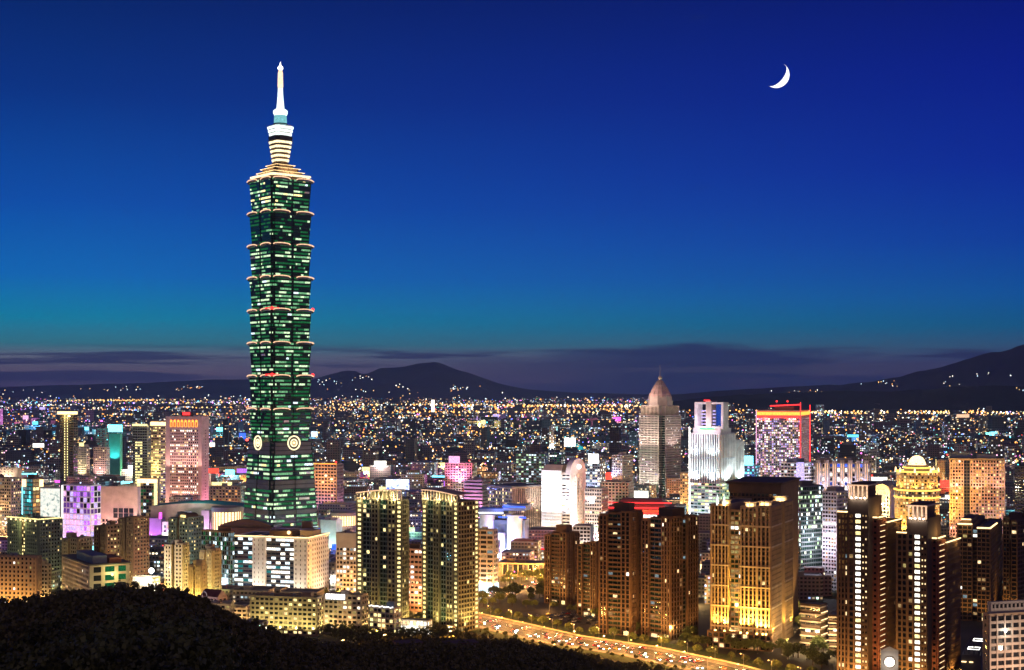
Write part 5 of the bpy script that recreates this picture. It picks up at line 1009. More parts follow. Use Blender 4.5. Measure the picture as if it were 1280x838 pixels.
b = hb('office_block', 'white office block with blue-white lit grid and bright vertical fin below red-topped tower', 'office block', 976, 1001, 1021, 580, 684, 42, 'white'); W, Dp, H = b.W, b.D, b.H
gg = S(cw=4, ch=3.9, pw=.7, sh=1.6, d=.4, pr=.3, mats=mats(('cool', 2), ('lav', 1))); b.vol(-W, 0, 0, Dp, 0, H, F=gg, R=gg); b.panel(-5, 1.2, -1.2, 5, 4, H + 1.5, 'lav', 'lit_fin'); b.hut(-W * .8, -W * .3, 4, Dp * .6, H, 5, 'bluegrey')
b.lamp((-W / 2, -18, 14), 80000, (.8, .78, 1)); b.lamp((18, Dp / 2, 14), 80000, (.72, .75, 1)); b.finish()
b = hb('department_store', 'ornate palace-like store striped with blue and peach lights behind dark apartment towers', 'department store', 1018, 1088, 1094, 580, 684, 12, 'cream'); W, Dp, H = b.W, b.D, b.H
orn = S(cw=4.2, ch=5.2, pw=1.5, sh=1.6, d=.9, colf=lambda i, j, nc, nr: ('bluedim' if random.random() < .5 else 'blue') if j in (nr - 5, nr - 1) and random.random() < .6 else pick((('peach', 2), ('white', 1.2), ('glass', 3))))
b.vol(-W, 0, 0, Dp, 0, H, F=orn, R=orn)
for i in range(7): x = -W + W * (i + .5) / 7; b.vol(x - 2.4, x + 2.4, -1.4, 3, 0, H + 3, wall='cream', parapet=.6); b.strip([(x - 1.2, -1.8, H * .62), (x - 1.2, -1.8, H)], .35, 'strip_peach'); b.strip([(x + 1.2, -1.8, H * .62), (x + 1.2, -1.8, H)], .35, 'strip_peach')
for t in (.85, .5, .15): b.lamp((-W * t, -16, 8), 90000, (1, .75, .6)); b.lamp((-W * t, -9, H * .75), 12000, (.4, .45, 1))
for t in (.45, .8): b.hut(-W * t - 9, -W * t + 7, 6, Dp * .7, H, 6, 'grey')
b.finish()
# golden hotel
b = hb('hotel', 'golden floodlit hotel with tiered octagonal crown and glowing dome', 'hotel', 1112, 1146, 1180, 592, 712, 44, 'tan', ); W, Dp, H = b.W, b.D, b.H
cx, cy_ = -W / 2, Dp / 2; r = min(W, Dp) * .72; a0_ = math.pi / 8
poly = [(cx + r * math.cos(a0_ + math.pi / 4 * k), cy_ + r * math.sin(a0_ + math.pi / 4 * k)) for k in range(8)]
def octo(rf, z0, z1, st=None, mat='tan', nm=None):
    pp = [(cx + (x - cx) * rf, cy_ + (y - cy_) * rf) for x, y in poly]; b.mw.prism(pp, z0, z1, mat, 'roof')
    if st:
        for k in range(8):
            p, q = pp[k], pp[(k + 1) % 8]
            dx, dy = q[0] - p[0], q[1] - p[1]; nn_ = Vector((dy, -dx)).normalized(); nw = Matrix.Rotation(-b.phi, 2) @ nn_
            if nw.y < .5: b.fac(p, q, z0, z1 - .2, st, mat)
hg = S(cw=3.0, ch=3.5, pw=.9, sh=1.2, d=.4, pr=.8, mats=mats(('yellow', 2), ('orange', 4), ('warmdim', 2), ('warm', 1.5)))
octo(1, 0, H * .80, hg); octo(1.04, H * .80, H * .815, None, 'cream'); octo(.93, H * .815, H, hg)
def goldring(rf, z, rr=.7, m='strip_hot'):
    pp = [(cx + (x - cx) * rf, cy_ + (y - cy_) * rf, z) for x, y in poly]; b.strip(pp + [pp[0]], rr, m, 'gold_ring')
goldring(1.05, H * .80 + 1.2, .9); goldring(1.05, H * .735, .8); goldring(.96, H + .6, .9)
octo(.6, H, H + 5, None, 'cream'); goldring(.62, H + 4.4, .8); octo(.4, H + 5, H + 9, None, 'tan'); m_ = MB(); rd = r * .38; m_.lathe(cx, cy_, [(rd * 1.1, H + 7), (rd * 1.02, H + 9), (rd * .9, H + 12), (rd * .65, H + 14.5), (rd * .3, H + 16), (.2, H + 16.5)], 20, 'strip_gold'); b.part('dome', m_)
m_ = MB(); m_.lathe(cx, cy_, [(rd * 1.35, H + 5), (rd * 1.35, H + 7)], 20, 'cream'); b.part('dome_base', m_)
for k in range(8):
    x, y = poly[k]; nw = Matrix.Rotation(-b.phi, 2) @ Vector((x - cx, y - cy_)); 
    if nw.y < r * .5:
        ox, oy = cx + (x - cx) * 1.35, cy_ + (y - cy_) * 1.35
        b.lamp((ox, oy, 24), 330000, (1, .5, .06), (x, y, 56), 130, .1); b.lamp((cx + (x - cx) * 1.12, cy_ + (y - cy_) * 1.12, H * .82), 26000, (1, .55, .1), (x, y, H), 140, .1); m_ = MB(); m_.lathe(cx + (x - cx) * .97, cy_ + (y - cy_) * .97, [(1.2, H), (.9, H + 3.5), (.1, H + 5)], 6, 'strip_gold'); b.part('finial', m_)
b.vol(cx - r * .8, cx + r * .8, -r * .6, cy_ - r * .9, 0, 22, wall='tan'); b.panel(cx - 15, cx + 5, -r * .6 - 1, -r * .6 - .4, 6, 20, 'bloomwhite', 'lit_portal'); b.finish()
b = hb('hotel_wing', 'cream wing with big round-arched gable window left of the golden hotel', 'hotel wing', 1091, 1112, 1118, 612, 700, 18, 'cream'); W, Dp, H = b.W, b.D, b.H
b.vol(-W, 0, 0, Dp, 0, H - 3, F=S(cw=3.4, ch=3.8, pw=1.0, sh=1.4, pr=.3, mats=RES)); m_ = MB(); nn = 14; R_ = W / 2
for i in range(nn):
    a, c = math.pi * i / nn, math.pi * (i + 1) / nn; m_.face([(-W / 2 + R_ * math.cos(a), -.6, H - 3 + R_ * math.sin(a)), (-W / 2 + R_ * math.cos(c), -.6, H - 3 + R_ * math.sin(c)), (-W / 2, -.6, H - 3)], 'cream'); m_.face([(-W / 2 + R_ * math.cos(a), -.6, H - 3 + R_ * math.sin(a)), (-W / 2 + R_ * math.cos(a), Dp * .8, H - 3 + R_ * math.sin(a)), (-W / 2 + R_ * math.cos(c), Dp * .8, H - 3 + R_ * math.sin(c)), (-W / 2 + R_ * math.cos(c), -.6, H - 3 + R_ * math.sin(c))], 'stone')
b.part('arched_gable', m_); b.panel(-W * .72, -W * .28, -1.1, -.7, H - 14, H, 'warm', 'gable_window'); b.lamp((-W / 2, -14, H - 16), 60000, (1, .85, .55)); b.finish()
# orange grid office
b = hb('office_tower', 'wide orange-lit grid office tower with dark vertical shaft right of the golden hotel', 'office tower', 1187, 1256, 1266, 575, 706, 14, 'tan'); W, Dp, H = b.W, b.D, b.H
oc = lambda i, j, nc, nr: pick((('orange', 2), ('warmdim', 5), ('glass', 6), ('warm', .9), ('white', .4)))
og_ = S(cw=2.9, ch=3.4, pw=1.0, sh=1.25, d=.5, colf=oc, trim='pink'); b.vol(-W, 0, 0, Dp, 0, H)
b.fac((-W, 0), (-W * .74, 0), 0, H - 1, og_); b.fac((-W * .74, 0), (-W * .63, 0), 0, H - 1, S(cw=3, ch=3.4, pw=.2, sh=.6, d=.2, colf=lambda *a: 'glassblue', trim='darkgrey')); b.fac((-W * .63, 0), (0, 0), 0, H - 1, og_); b.fac((0, 0), (0, Dp), 0, H - 1, og_)
b.vol(-W, -W * .6, 3, Dp * .7, H, H + 6, wall='bluegrey'); b.hut(-W * .5, -W * .15, 5, Dp * .6, H, 5, 'grey')
for t in (.9, .5, .1): b.lamp((-W * t, -26, 10), 70000, (1, .5, .25), (-W * t, 0, H * .5), 130); b.lamp((-W * t, -10, H * .7), 13000, (1, .6, .5), (-W * t, 0, H), 130, .1)
b.lamp((-W * .15, -6, H * .35), 5000, (.9, .8, 1)); m_ = MB(); m_.sphere((-W * .15, -1.5, H * .3), 1.6, 'lav', 8, 6); b.part('wall_lamp', m_); b.finish()
simple('office_tower', 'office tower', 'dark office tower cut off by the right edge beside the orange grid tower', 1268, 1290, 1310, 584, 690, 40, 'darkgrey', G(3.2, .08, OFF, pw=.5), ())
simple('hotel', 'hotel', 'orange glowing block in the gap between domed tower and white neon tower', 850, 862, 868, 592, 664, 30, 'tan', G(3.6, .6, mats(('orange', 3), ('warm', 2), ('warmdim', 2))), ((.5, 16, .3, 90000, (1, .55, .2)),))
simple('office_block', 'office block', 'blue-lit office block with glaring cyan billboard between the two neon-topped towers', 928, 943, 949, 583, 662, 24, 'bluegrey', G(3.4, .6, mats(('cyan', 2), ('lav', 2), ('bluedim', 3), ('cool', 2)), pw=.5), ((.5, 12, .6, 50000, (.3, .5, 1)),), sign=('strip_cyan', 1.1, .1, 1, 13))
simple('office_block', 'office block', 'grey office with blue-white rooftop billboard left of the domed tower', 731, 750, 757, 580, 652, 24, 'grey', G(3.4, .5, OFF, pw=.5), ((.5, 14, .5, 50000, (.5, .6, 1)),), sign=('bloomwhite', .75, .1, 1, 13))
simple('office_block', 'office block', 'tan slab tower with blue left edge just left of the domed tower', 765, 778, 791, 570, 646, 40, 'pink', G(3.2, .2, pw=1), ((.8, 14, .6, 70000, (.3, .5, 1)), (.1, 14, .3, 50000, (1, .6, .5))))
simple('office_block', 'office block', 'pink-lit block with glaring magenta rooftop light in the centre distance', 556, 590, 596, 580, 640, 12, 'pink', G(4, .2, pw=1.2), ((.5, 16, .6, 120000, (1, .35, .8)), (.2, 16, .2, 60000, (.9, .8, .9))), sign=('lit_pink', .85, .45, 1, 11))
simple('office_block', 'office block', 'green-white windowed office block behind the white round-topped tower', 645, 680, 686, 568, 634, 14, 'darkgrey', G(4, .6, mats(('green', 2), ('cool', 2), ('cooldim', 3), ('greendim', 2)), pw=.5), ())
simple('office_block', 'office block', 'greenish-lit office block right behind the top of the white tower', 684, 702, 706, 566, 632, 14, 'darkgrey', G(4, .55, mats(('white', 2), ('cool', 2), ('greendim', 3)), pw=.5), ())
b = hb('arena', 'arena with low teal dome behind a white-lit front block', 'arena', 690, 728, 734, 548, 572, 10, 'white'); W, Dp, H = b.W, b.D, b.H
b.vol(-W * .95, -W * .2, -20, -2, 0, H, F=S(cw=9, ch=9, pw=2, sh=3, colf=lambda *a: 'cool')); m_ = MB(); m_.lathe(-W * .5, 60, [(W * .62, 0), (W * .62, 12), (W * .5, 24), (W * .3, 31), (2, 35)], 24, 'teal'); b.part('dome', m_); b.lamp((-W * .6, -60, 30), 900000, (1, .95, .8)); b.lamp((-W * .3, -5, 70), 500000, (.2, .9, 1)); b.finish()
# stand-alone lit hoardings
def hoarding(label, px, row, w, h, pb, mat, lc=None, lp=60000):
    s = SC(pb); t = empty('billboard', label, 'billboard', (XG(px, pb), YG(pb), 0)); zc = (pb - row) * s; OCC.append((XG(px, pb), YG(pb), w * s * .6))
    W_, H_ = w * s, h * s; m_ = MB(); m_.box(-W_ / 2, W_ / 2, -.5, .5, zc - H_ / 2, zc + H_ / 2, mat); m_.build('panel', t)
    m_ = MB(); m_.box(-W_ / 2 - .6, W_ / 2 + .6, .55, 1.4, zc - H_ / 2 - .6, zc + H_ / 2 + .6, 'darkmetal'); m_.build('frame', t)
    for x in (-W_ * .35, 0, W_ * .35): m_ = MB(); m_.tube([(x, 1.8, 0), (x, 1.8, zc)], .6, 6, 'darkmetal'); m_.build('post', t)
    if lc: light(t, (0, -8, zc), lp, lc, size=.2); light(t, (0, 14, zc - H_), lp, lc, size=.2)
    return t
m, n, l = newmat('screenblue'); o = n.new('ShaderNodeOutputMaterial'); e = n.new('ShaderNodeEmission'); l.new(e.outputs[0], o.inputs[0]); t = n.new('ShaderNodeTexCoord'); z = n.new('ShaderNodeTexNoise'); z.inputs['Scale'].default_value = .25; l.new(t.outputs['Object'], z.inputs['Vector'])
r = ramp(n, [(.35, (.1, .15, 1)), (.5, (.75, .85, 1)), (.6, (1, 1, 1))]); l.new(z.outputs[0], r.inputs[0]); l.new(r.outputs[0], e.inputs[0]); e.inputs[1].default_value = 2
hoarding('large blue-white illuminated billboard above the park behind the left twin tower', 497, 606, 29, 13, 684, 'screenblue', (.15, .2, 1), 160000)
OCC.append((XG(497, 692), YG(692), 40))
hoarding('small glaring yellow hoarding in the centre distance', 604, 528, 6, 5, 540, 'yellow', (1, .9, .3), 900000)
hoarding('bright violet hoarding on a pole in the far centre', 620, 520, 8, 4, 531, 'lav', (.7, .4, 1), 900000)
hoarding('cyan and blue hoarding near the skyscraper on its left side', 303, 545, 8, 7, 560, 'blue', (.1, .3, 1), 900000)
hoarding('pale cyan hoarding left of the blue one beside the skyscraper', 275, 537, 9, 5, 556, 'strip_cyan', (.2, .9, 1), 500000)
hoarding('white-lit low hoarding between pink tower and skyscraper', 270, 556, 16, 5, 572, 'lit_white', None)
hoarding('cyan rooftop-height hoarding immediately right of the skyscraper', 393, 543, 8, 7, 560, 'cool', (.2, .7, 1), 400000)
hoarding('white lit sign left of the dark crowned tower', 48, 557, 14, 5, 582, 'lit_white', None)
hoarding('magenta-white glaring hoarding near the left horizon', 32, 522, 7, 5, 536, 'lit_pink', (1, .3, .9), 900000)
hoarding('small lilac hoarding above the left middle distance', 53, 511, 7, 4, 524, 'lav', (.5, .4, 1), 900000)
hoarding('small blue-cyan hoarding left of the crowned tower', 44, 529, 7, 4, 545, 'cyan', (.1, .5, 1), 700000)
hoarding('bright cyan hoarding right of the crowned tower', 108, 536, 6, 4, 552, 'strip_cyan', (.1, .6, 1), 700000)
hoarding('pink glaring hoarding in the far right centre', 771, 524, 10, 5, 536, 'magenta', (1, .3, .6), 900000)
hoarding('turquoise hoarding far right in the distance', 1242, 543, 8, 6, 556, 'strip_cyan', (.2, .9, .9), 500000)
hoarding('long blue hoarding right of the red-topped tower', 1068, 545, 18, 3, 560, 'cyan', (.1, .4, 1), 500000)

b = hb('market_hall', 'long low hall with orange-lit front right of the grey ten-storey office', 'market hall', 622, 686, 692, 706, 722, 10, 'tan'); W, Dp, H = b.W, b.D, b.H
b.vol(-W, 0, 0, 26, 0, H, F=S(cw=5, ch=H, pw=1, sh=2, pr=.5, mats=mats(('orange', 2), ('warmdim', 3)))); b.lamp((-W * .3, -12, 6), 40000, AMB); b.lamp((-W * .8, -12, 6), 40000, AMB); b.roofstuff(3, y1=22); b.finish()
for k, (xl, xr_, yt, pb, mt, c, lab) in enumerate(((628, 664, 690, 700, 'purple', (.5, .2, 1), 'low market canopy edged in violet light below the blue event hall'), (668, 690, 686, 698, 'strip_red', (1, .25, .5), 'low market canopy edged in red light below the white round-topped tower'), (612, 634, 680, 693, 'strip_blue', (.3, .3, 1), 'low market canopy edged in blue light beside the event hall'))):
    b = hb('market_canopy', lab, 'canopy', xl, xr_ - 3, xr_, yt, pb, 14, 'white'); W, Dp, H = b.W, b.D, b.H
    m_ = MB(); m_.prism([(-W, 0), (0, 0), (0, 18), (-W, 18)], H - 1.2, H, 'white', None, [(-W * .9, 6), (-W * .1, 6), (-W * .1, 12), (-W * .9, 12)]); b.part('canopy', m_)
    for t in (0, .33, .66, 1): b.mw.box(-W * t - .4 if t else -.8, -W * t + .4 if t < 1 else -W + .8, .5, 1.3, 0, H - 1.2, 'white')
    b.strip([(-W, -.3, H - .8), (0, -.3, H - .8)], .5, mt); b.lamp((-W / 2, -8, H + 4), 30000, c); b.lamp((-W / 2, 8, 4), 20000, WHT); b.finish()
# ------------------------------------------------------------------ the rest of the city
def facade_mat(name, wall, cols, pr, strength, cw=3.3, ch=3.3, roofc=(.10, .095, .09)):
    m, n, l = newmat(name)
    o = n.new('ShaderNodeOutputMaterial'); p = n.new('ShaderNodeBsdfPrincipled'); l.new(p.outputs[0], o.inputs[0]); p.inputs['Roughness'].default_value = .7
    uv = n.new('ShaderNodeUVMap'); s = n.new('ShaderNodeSeparateXYZ'); l.new(uv.outputs[0], s.inputs[0])
    M = lambda op, a, b=None, c=False: mth(n, l, op, a, b, c)
    u = M('DIVIDE', s.outputs[0], cw); v = M('DIVIDE', s.outputs[1], ch); fu = M('FLOOR', u); fv = M('FLOOR', v); ru = M('FRACT', u); rv = M('FRACT', v)
    mask = M('MULTIPLY', M('MULTIPLY', M('GREATER_THAN', ru, .22), M('LESS_THAN', ru, .80)), M('MULTIPLY', M('GREATER_THAN', rv, .34), M('LESS_THAN', rv, .82)))
    c = n.new('ShaderNodeCombineXYZ'); l.new(fu, c.inputs[0]); l.new(fv, c.inputs[1]); w_ = n.new('ShaderNodeTexWhiteNoise'); w_.noise_dimensions = '2D'; l.new(c.outputs[0], w_.inputs['Vector'])
    sc_ = n.new('ShaderNodeSeparateColor'); l.new(w_.outputs['Color'], sc_.inputs[0])
    bid = M('FLOOR', M('DIVIDE', s.outputs[0], 1000.0)); cb = n.new('ShaderNodeCombineXYZ'); l.new(bid, cb.inputs[0]); wb = n.new('ShaderNodeTexWhiteNoise'); wb.noise_dimensions = '2D'; l.new(cb.outputs[0], wb.inputs['Vector'])
    cf = n.new('ShaderNodeCombineXYZ'); l.new(bid, cf.inputs[0]); l.new(fv, cf.inputs[1]); wf = n.new('ShaderNodeTexWhiteNoise'); wf.noise_dimensions = '2D'; l.new(cf.outputs[0], wf.inputs['Vector'])
    thr = M('ADD', M('MULTIPLY', M('POWER', wb.outputs['Value'], 2.0), pr * 2.2), M('MULTIPLY', M('GREATER_THAN', wf.outputs['Value'], .93), .5))
    thr = M('ADD', thr, M('MULTIPLY', M('LESS_THAN', fv, .5), .55))
    litm = M('MULTIPLY', M('LESS_THAN', w_.outputs['Value'], thr), mask)
    r = ramp(n, [(i / len(cols), cc) for i, cc in enumerate(cols)], 'CONSTANT'); l.new(sc_.outputs[1], r.inputs[0])
    l.new(r.outputs[0], p.inputs['Emission Color']); l.new(M('MULTIPLY', litm, M('MULTIPLY', M('ADD', M('POWER', sc_.outputs[2], 3.0), .12), strength)), p.inputs['Emission Strength'])
    wr = ramp(n, [(0, tuple(x * .65 for x in wall)), (1, tuple(min(1, x * 1.25) for x in wall))]); l.new(wb.outputs['Value'], wr.inputs[0])
    tc_ = n.new('ShaderNodeTexCoord'); nz = n.new('ShaderNodeTexNoise'); nz.inputs['Scale'].default_value = .2; nz.inputs['Detail'].default_value = 4; l.new(tc_.outputs['Object'], nz.inputs['Vector'])
    mx = n.new('ShaderNodeMix'); mx.data_type = 'RGBA'; mx.blend_type = 'MULTIPLY'; mx.inputs['Factor'].default_value = .5; l.new(wr.outputs[0], mx.inputs['A']); l.new(nz.outputs['Color'], mx.inputs['B'])
    mg = n.new('ShaderNodeMix'); mg.data_type = 'RGBA'; l.new(mask, mg.inputs['Factor']); l.new(mx.outputs['Result'], mg.inputs['A']); mg.inputs['B'].default_value = (.02, .022, .028, 1); l.new(mg.outputs['Result'], p.inputs['Base Color'])
    return m
WARMC = [(1, .66, .3), (1, .8, .5), (.9, .55, .2), (1, .9, .7), (.7, .9, 1)]
COOLC = [(.75, .92, 1), (1, .95, .85), (.5, .9, .85), (.6, .75, 1), (1, .8, .5)]
MIXC = [(1, .7, .35), (.8, .9, 1), (1, .5, .7), (.45, .6, 1), (.55, 1, .75), (1, .85, .55)]
FW = {}
for cn, cc in (('grey', (.27, .26, .27)), ('tan', (.34, .26, .18)), ('cream', (.5, .43, .34)), ('brown', (.2, .13, .09)), ('pink', (.42, .28, .27)), ('dark', (.08, .085, .10))):
    for k, (pal, pr, st_) in enumerate(((WARMC, .16, 3.4), (COOLC, .26, 3.4), (MIXC, .2, 3.6))):
        FW[(cn, k)] = 'facade_%s_%d' % (cn, k); facade_mat(FW[(cn, k)], cc, pal, pr, st_)
BID = [1]
def ubox(mb, cx, cy, w, d, z0, z1, ang, mat, roof='roof', sc=1.0, sides=(0, 1, 3)):
    c, s = math.cos(ang), math.sin(ang); q = [(cx + x * c - y * s, cy + x * s + y * c) for x, y in ((-w / 2, -d / 2), (w / 2, -d / 2), (w / 2, d / 2), (-w / 2, d / 2))]
    BID[0] += 1; u0 = BID[0] * 1000.0 + 3
    for k in sides:
        a, b = q[k], q[(k + 1) % 4]; L_ = (w if k % 2 == 0 else d) / sc; uu = u0 + k * 200
        mb.face([(a[0], a[1], z0), (b[0], b[1], z0), (b[0], b[1], z1), (a[0], a[1], z1)], mat, [(uu, 0), (uu + L_, 0), (uu + L_, (z1 - z0) / sc), (uu, (z1 - z0) / sc)])
    mb.face([(p[0], p[1], z1) for p in q], roof)
def near_seg(pts, x, y):
    best = 1e9
    for a, b in zip(pts, pts[1:]):
        ax, ay = a; bx, by = b; t = max(0, min(1, ((x - ax) * (bx - ax) + (y - ay) * (by - ay)) / ((bx - ax) ** 2 + (by - ay) ** 2))); best = min(best, math.hypot(x - ax - t * (bx - ax), y - ay - t * (by - ay)))
    return best
def blocked(x, y, m):
    for oc in OCC:
        if len(oc) == 3:
            if math.hypot(x - oc[0], y - oc[1]) < oc[2] + m: return True
        else:
            X0, Y0, ph_, W, D = oc; v = Matrix.Rotation(ph_, 2) @ Vector((x - X0, y - Y0))
            if -W - m < v.x < m and -m < v.y < D + m: return True
    return near_seg(ROAD, x, y) < 24 + m or near_seg(BRD, x, y) < 9 + m
LM = [(350, 1513, 'green skyscraper'), (234, 1944, 'pink office tower'), (86, 2282, 'flat-crowned dark tower'), (479, 1053, 'left twin tower'), (563, 1043, 'right twin tower'), (350, 1211, 'white office block'), (704, 1575, 'white round-topped tower'), (825, 2316, 'domed tower'),
      (896, 1731, 'white neon-finned tower'), (979, 2019, 'red-topped tower'), (1146, 1419, 'golden hotel'), (1226, 1458, 'orange grid tower'), (940, 975, 'gold floodlit tower'), (1100, 845, 'stepped belvedere towers'), (800, 1013, 'brown apartment towers'), (628, 1500, 'blue-lit event hall'),
      (250, 1590, 'teal-roofed exhibition hall'), (100, 1544, 'purple patchwork store'), (45, 1235, 'golden-crowned dark tower'), (1053, 1624, 'ornate blue-striped store'), (575, 2100, 'magenta-lit block'), (712, 3840, 'teal-domed arena'), (1010, 1270, 'dark glass tower'), (150, 1200, 'brown apartment pair'), (440, 1400, 'golden-ringed round mall'), (145, 2640, 'teal-draped building'), (800, 1620, 'red neon hall')]
def where(x, y):
    px = 640 + F * x / y; best = min(LM, key=lambda q: abs(px - q[0]) / 60 + abs(math.log(y / q[1])) * 3.2); dp, dl = px - best[0], math.log(y / best[1])
    if abs(dp) / 60 > abs(dl) * 3.2: rel = ('just ' if abs(dp) < 50 else '') + ('right of' if dp > 0 else 'left of')
    else: rel = ('just ' if abs(dl) < .08 else ('well ' if abs(dl) > .25 else '')) + ('behind' if dl > 0 else 'in front of').replace('well in', 'in')
    rel = rel.replace('well in front', 'in front')
    return rel, best[2]
NUM = {2: 'two', 3: 'three', 4: 'four', 5: 'five', 6: 'six', 7: 'seven', 8: 'eight', 9: 'nine', 10: 'ten', 11: 'eleven', 12: 'twelve', 13: 'thirteen', 14: 'fourteen', 15: 'fifteen', 16: 'sixteen'}
random.seed(23)
KINDN = {'apartment_building': 0, 'office_building': 0, 'shop_building': 0}
DN = {'grey': 'grey', 'tan': 'tan', 'cream': 'cream', 'brown': 'brown', 'pink': 'pinkish', 'dark': 'dark'}
SIGNC = [('strip_cyan', (.2, .8, 1), 'cyan'), ('blue', (.1, .2, 1), 'blue'), ('magenta', (1, .2, .8), 'magenta'), ('lit_white', (1, .95, .85), 'white'), ('red', (1, .1, .05), 'red'), ('yellow', (1, .8, .3), 'yellow'), ('purple', (.5, .2, 1), 'violet'), ('green', (.4, 1, .5), 'green')]
stuff = MB(); nsign = 0
def filler(x, y, w, d, h, ang):
    global nsign
    lum = math.exp(-((y - 2000) / 900) ** 2)
    if x / y * F + 640 > 1000 and y < 1250: lum = 0
    cn = random.choice(['grey', 'grey', 'tan', 'cream', 'brown', 'pink', 'dark']); k = random.choice([0, 0, 1, 2] if y < 1700 else [0, 1, 1, 2, 2])
    kind = ['apartment_building', 'office_building', 'shop_building'][k]
    if KINDN[kind] >= 290: kind = min(KINDN, key=KINDN.get)
    if KINDN[kind] >= 290: ubox(stuff, x, y, w, d, 0, h, ang, FW[(cn, k)]); return
    KINDN[kind] += 1; nf_ = max(2, min(16, round(h / 3.3)))
    feat = random.choice(['hut', 'tank', 'flat', 'shed', 'step']); sg = None
    if random.random() < (.22 if y > 1350 else .05): feat = 'sign'; sg = random.choice(SIGNC)
    rel, lm = where(x, y)
    ft = {'hut': 'with rooftop hut', 'tank': 'with water tank', 'flat': 'with flat roof', 'shed': 'with roof shed', 'step': 'with stepped top', 'sign': 'with %s sign' % (sg[2] if sg else '')}[feat]
    label = '%s %s-storey block %s %s the %s' % (DN[cn], NUM[nf_], ft, rel, lm)
    root = empty(kind, label, 'building', (x, y, 0), ang, 'city blocks %s the %s' % (rel.replace('just ', '').replace('well ', ''), lm))
    mb = MB(); ubox(mb, 0, 0, w, d, 0, h, 0, FW[(cn, k)], sides=(0, 1, 2, 3))
    t = .4
    for (a, b, c, e) in ((-w / 2 - .1, w / 2 + .1, -d / 2 - .1, -d / 2 + t), (-w / 2 - .1, w / 2 + .1, d / 2 - t, d / 2 + .1), (-w / 2 - .1, -w / 2 + t, -d / 2 + t, d / 2 - t), (w / 2 - t, w / 2 + .1, -d / 2 + t, d / 2 - t)): mb.box(a, b, c, e, h - .2, h + .9, 'concrete')
    if y < 1750:                                # storey bands in relief on the nearer ones
        for j in range(1, nf_): mb.box(-w / 2 - .45, w / 2 + .45, -d / 2 - .45, d / 2 + .45, j * h / nf_ - .25, j * h / nf_ + .25, 'concrete')
    mb.build('wall', root)
    if feat == 'hut': m_ = MB(); a = random.uniform(-.2, .2) * w; m_.box(a - 3, a + 3, -3, 3, h, h + 3.2, 'concrete'); m_.build('rooftop_hut', root)
    elif feat == 'tank': m_ = MB(); m_.lathe(w * .2, 0, [(1.6, h), (1.6, h + 3), (.4, h + 3.6)], 8, 'metal'); m_.build('water_tank', root)
    elif feat == 'shed': m_ = MB(); m_.prism([(-w * .4, -d * .3), (w * .3, -d * .3), (w * .3, d * .3), (-w * .4, d * .3)], h, h + 2.6, random.choice(['roofred', 'greengreyroof' if False else 'bluegrey', 'roof'])); m_.build('roof_shed', root)
    elif feat == 'step': m_ = MB(); ubox(m_, 0, 0, w * .6, d * .6, h, h + 6.6, 0, FW[(cn, k)]); m_.build('upper_storey', root)
    elif sg:
        nsign += 1; hh = random.uniform(2.5, 5.5) * (1 + (y > 2000)); ww = min(w * .8, hh * random.uniform(1.5, 3)); m_ = MB(); m_.box(-ww / 2, ww / 2, -d / 2 + .3, -d / 2 + .9, h + 1.2, h + 1.2 + hh, sg[0]); m_.build('rooftop_sign', root)
        light(root, (0, -d / 2 - 5, h + hh * .6), random.uniform(6, 18) * 1e4 * (y / 1800) ** 2 * .5, sg[1], size=.15)
ang0 = math.radians(-9); ca, sa = math.cos(ang0), math.sin(ang0)
def grid(y0, y1, bu, bv, su, sv, fn):
    R_ = y1 * 1.1; nu_ = int(R_ / bu) + 1
    for i in range(-nu_, nu_):
        for j in range(int(y0 * .7 / bv), int(y1 * 1.15 / bv) + 1):
            u = (i + .5) * bu + (6 * math.sin(j * 1.7)); v = (j + .5) * bv
            x = u * ca - v * sa; y = u * sa + v * ca
            if not (y0 <= y < y1) or abs(x) > .375 * y + 40: continue
            fn(x, y, bu - su, bv - sv)
def near(x, y, w, d):
    w *= random.uniform(.72, 1); d *= random.uniform(.7, 1); m_ = max(w, d) / 2 * .95
    x += random.uniform(-3, 3); y += random.uniform(-3, 3)
    if blocked(x, y, m_) or ground_h(x, y) > 1 or near_seg(SIDE, x, y) < 20: return
    px = 640 + F * x / y; row = HY + F * CZ / y
    if (y < 1130 and px > 330) or (y < 1420 and 585 < px < 735) or (y < 1190 and 560 < px < 1060): return
    if y < 1150: h = random.choice([10, 13, 16.5]) if px < 700 or px > 990 else random.choice([6.6, 10])
    elif y < 1500: h = random.choice([13, 16.5, 20, 23])
    else: h = random.choice([13, 16.5, 20, 23, 26, 30, 36])
    if y < 960: h = min(h, 10)
    if y > 1900 and random.random() < .06: h = random.uniform(42, 52)
    filler(x, y, w, d, h, ang0 + random.uniform(-.06, .06))
grid(905, 1500, 40, 34, 10, 9, near); grid(1500, 2700, 58, 46, 15, 12, near)
def far(sc):
    def f(x, y, w, d):
        if random.random() < .06: return
        if any(len(o) == 3 and math.hypot(x - o[0], y - o[1]) < o[2] + w * .5 for o in OCC) or (abs(x - XG(712, 572)) < 120 and -90 < y - YG(570) < 260): return
        w2 = w * random.uniform(.55, 1); d2 = d * random.uniform(.6, 1); h = random.choice([14, 18, 22, 26, 32, 40]) * (1.2 if y > 6000 else 1)
        if random.random() < .05: h = random.uniform(50, 95); w2 *= .55; d2 *= .55
        ubox(stuff, x + random.uniform(-5, 5), y, w2, d2, 0, h, ang0 + random.uniform(-.3, .3), FW[(random.choice(['grey', 'tan', 'cream', 'brown', 'pink', 'dark', 'dark', 'grey']), random.choice([0, 1, 2, 2]))], sc=sc, sides=(0, 1, 3))
    return f
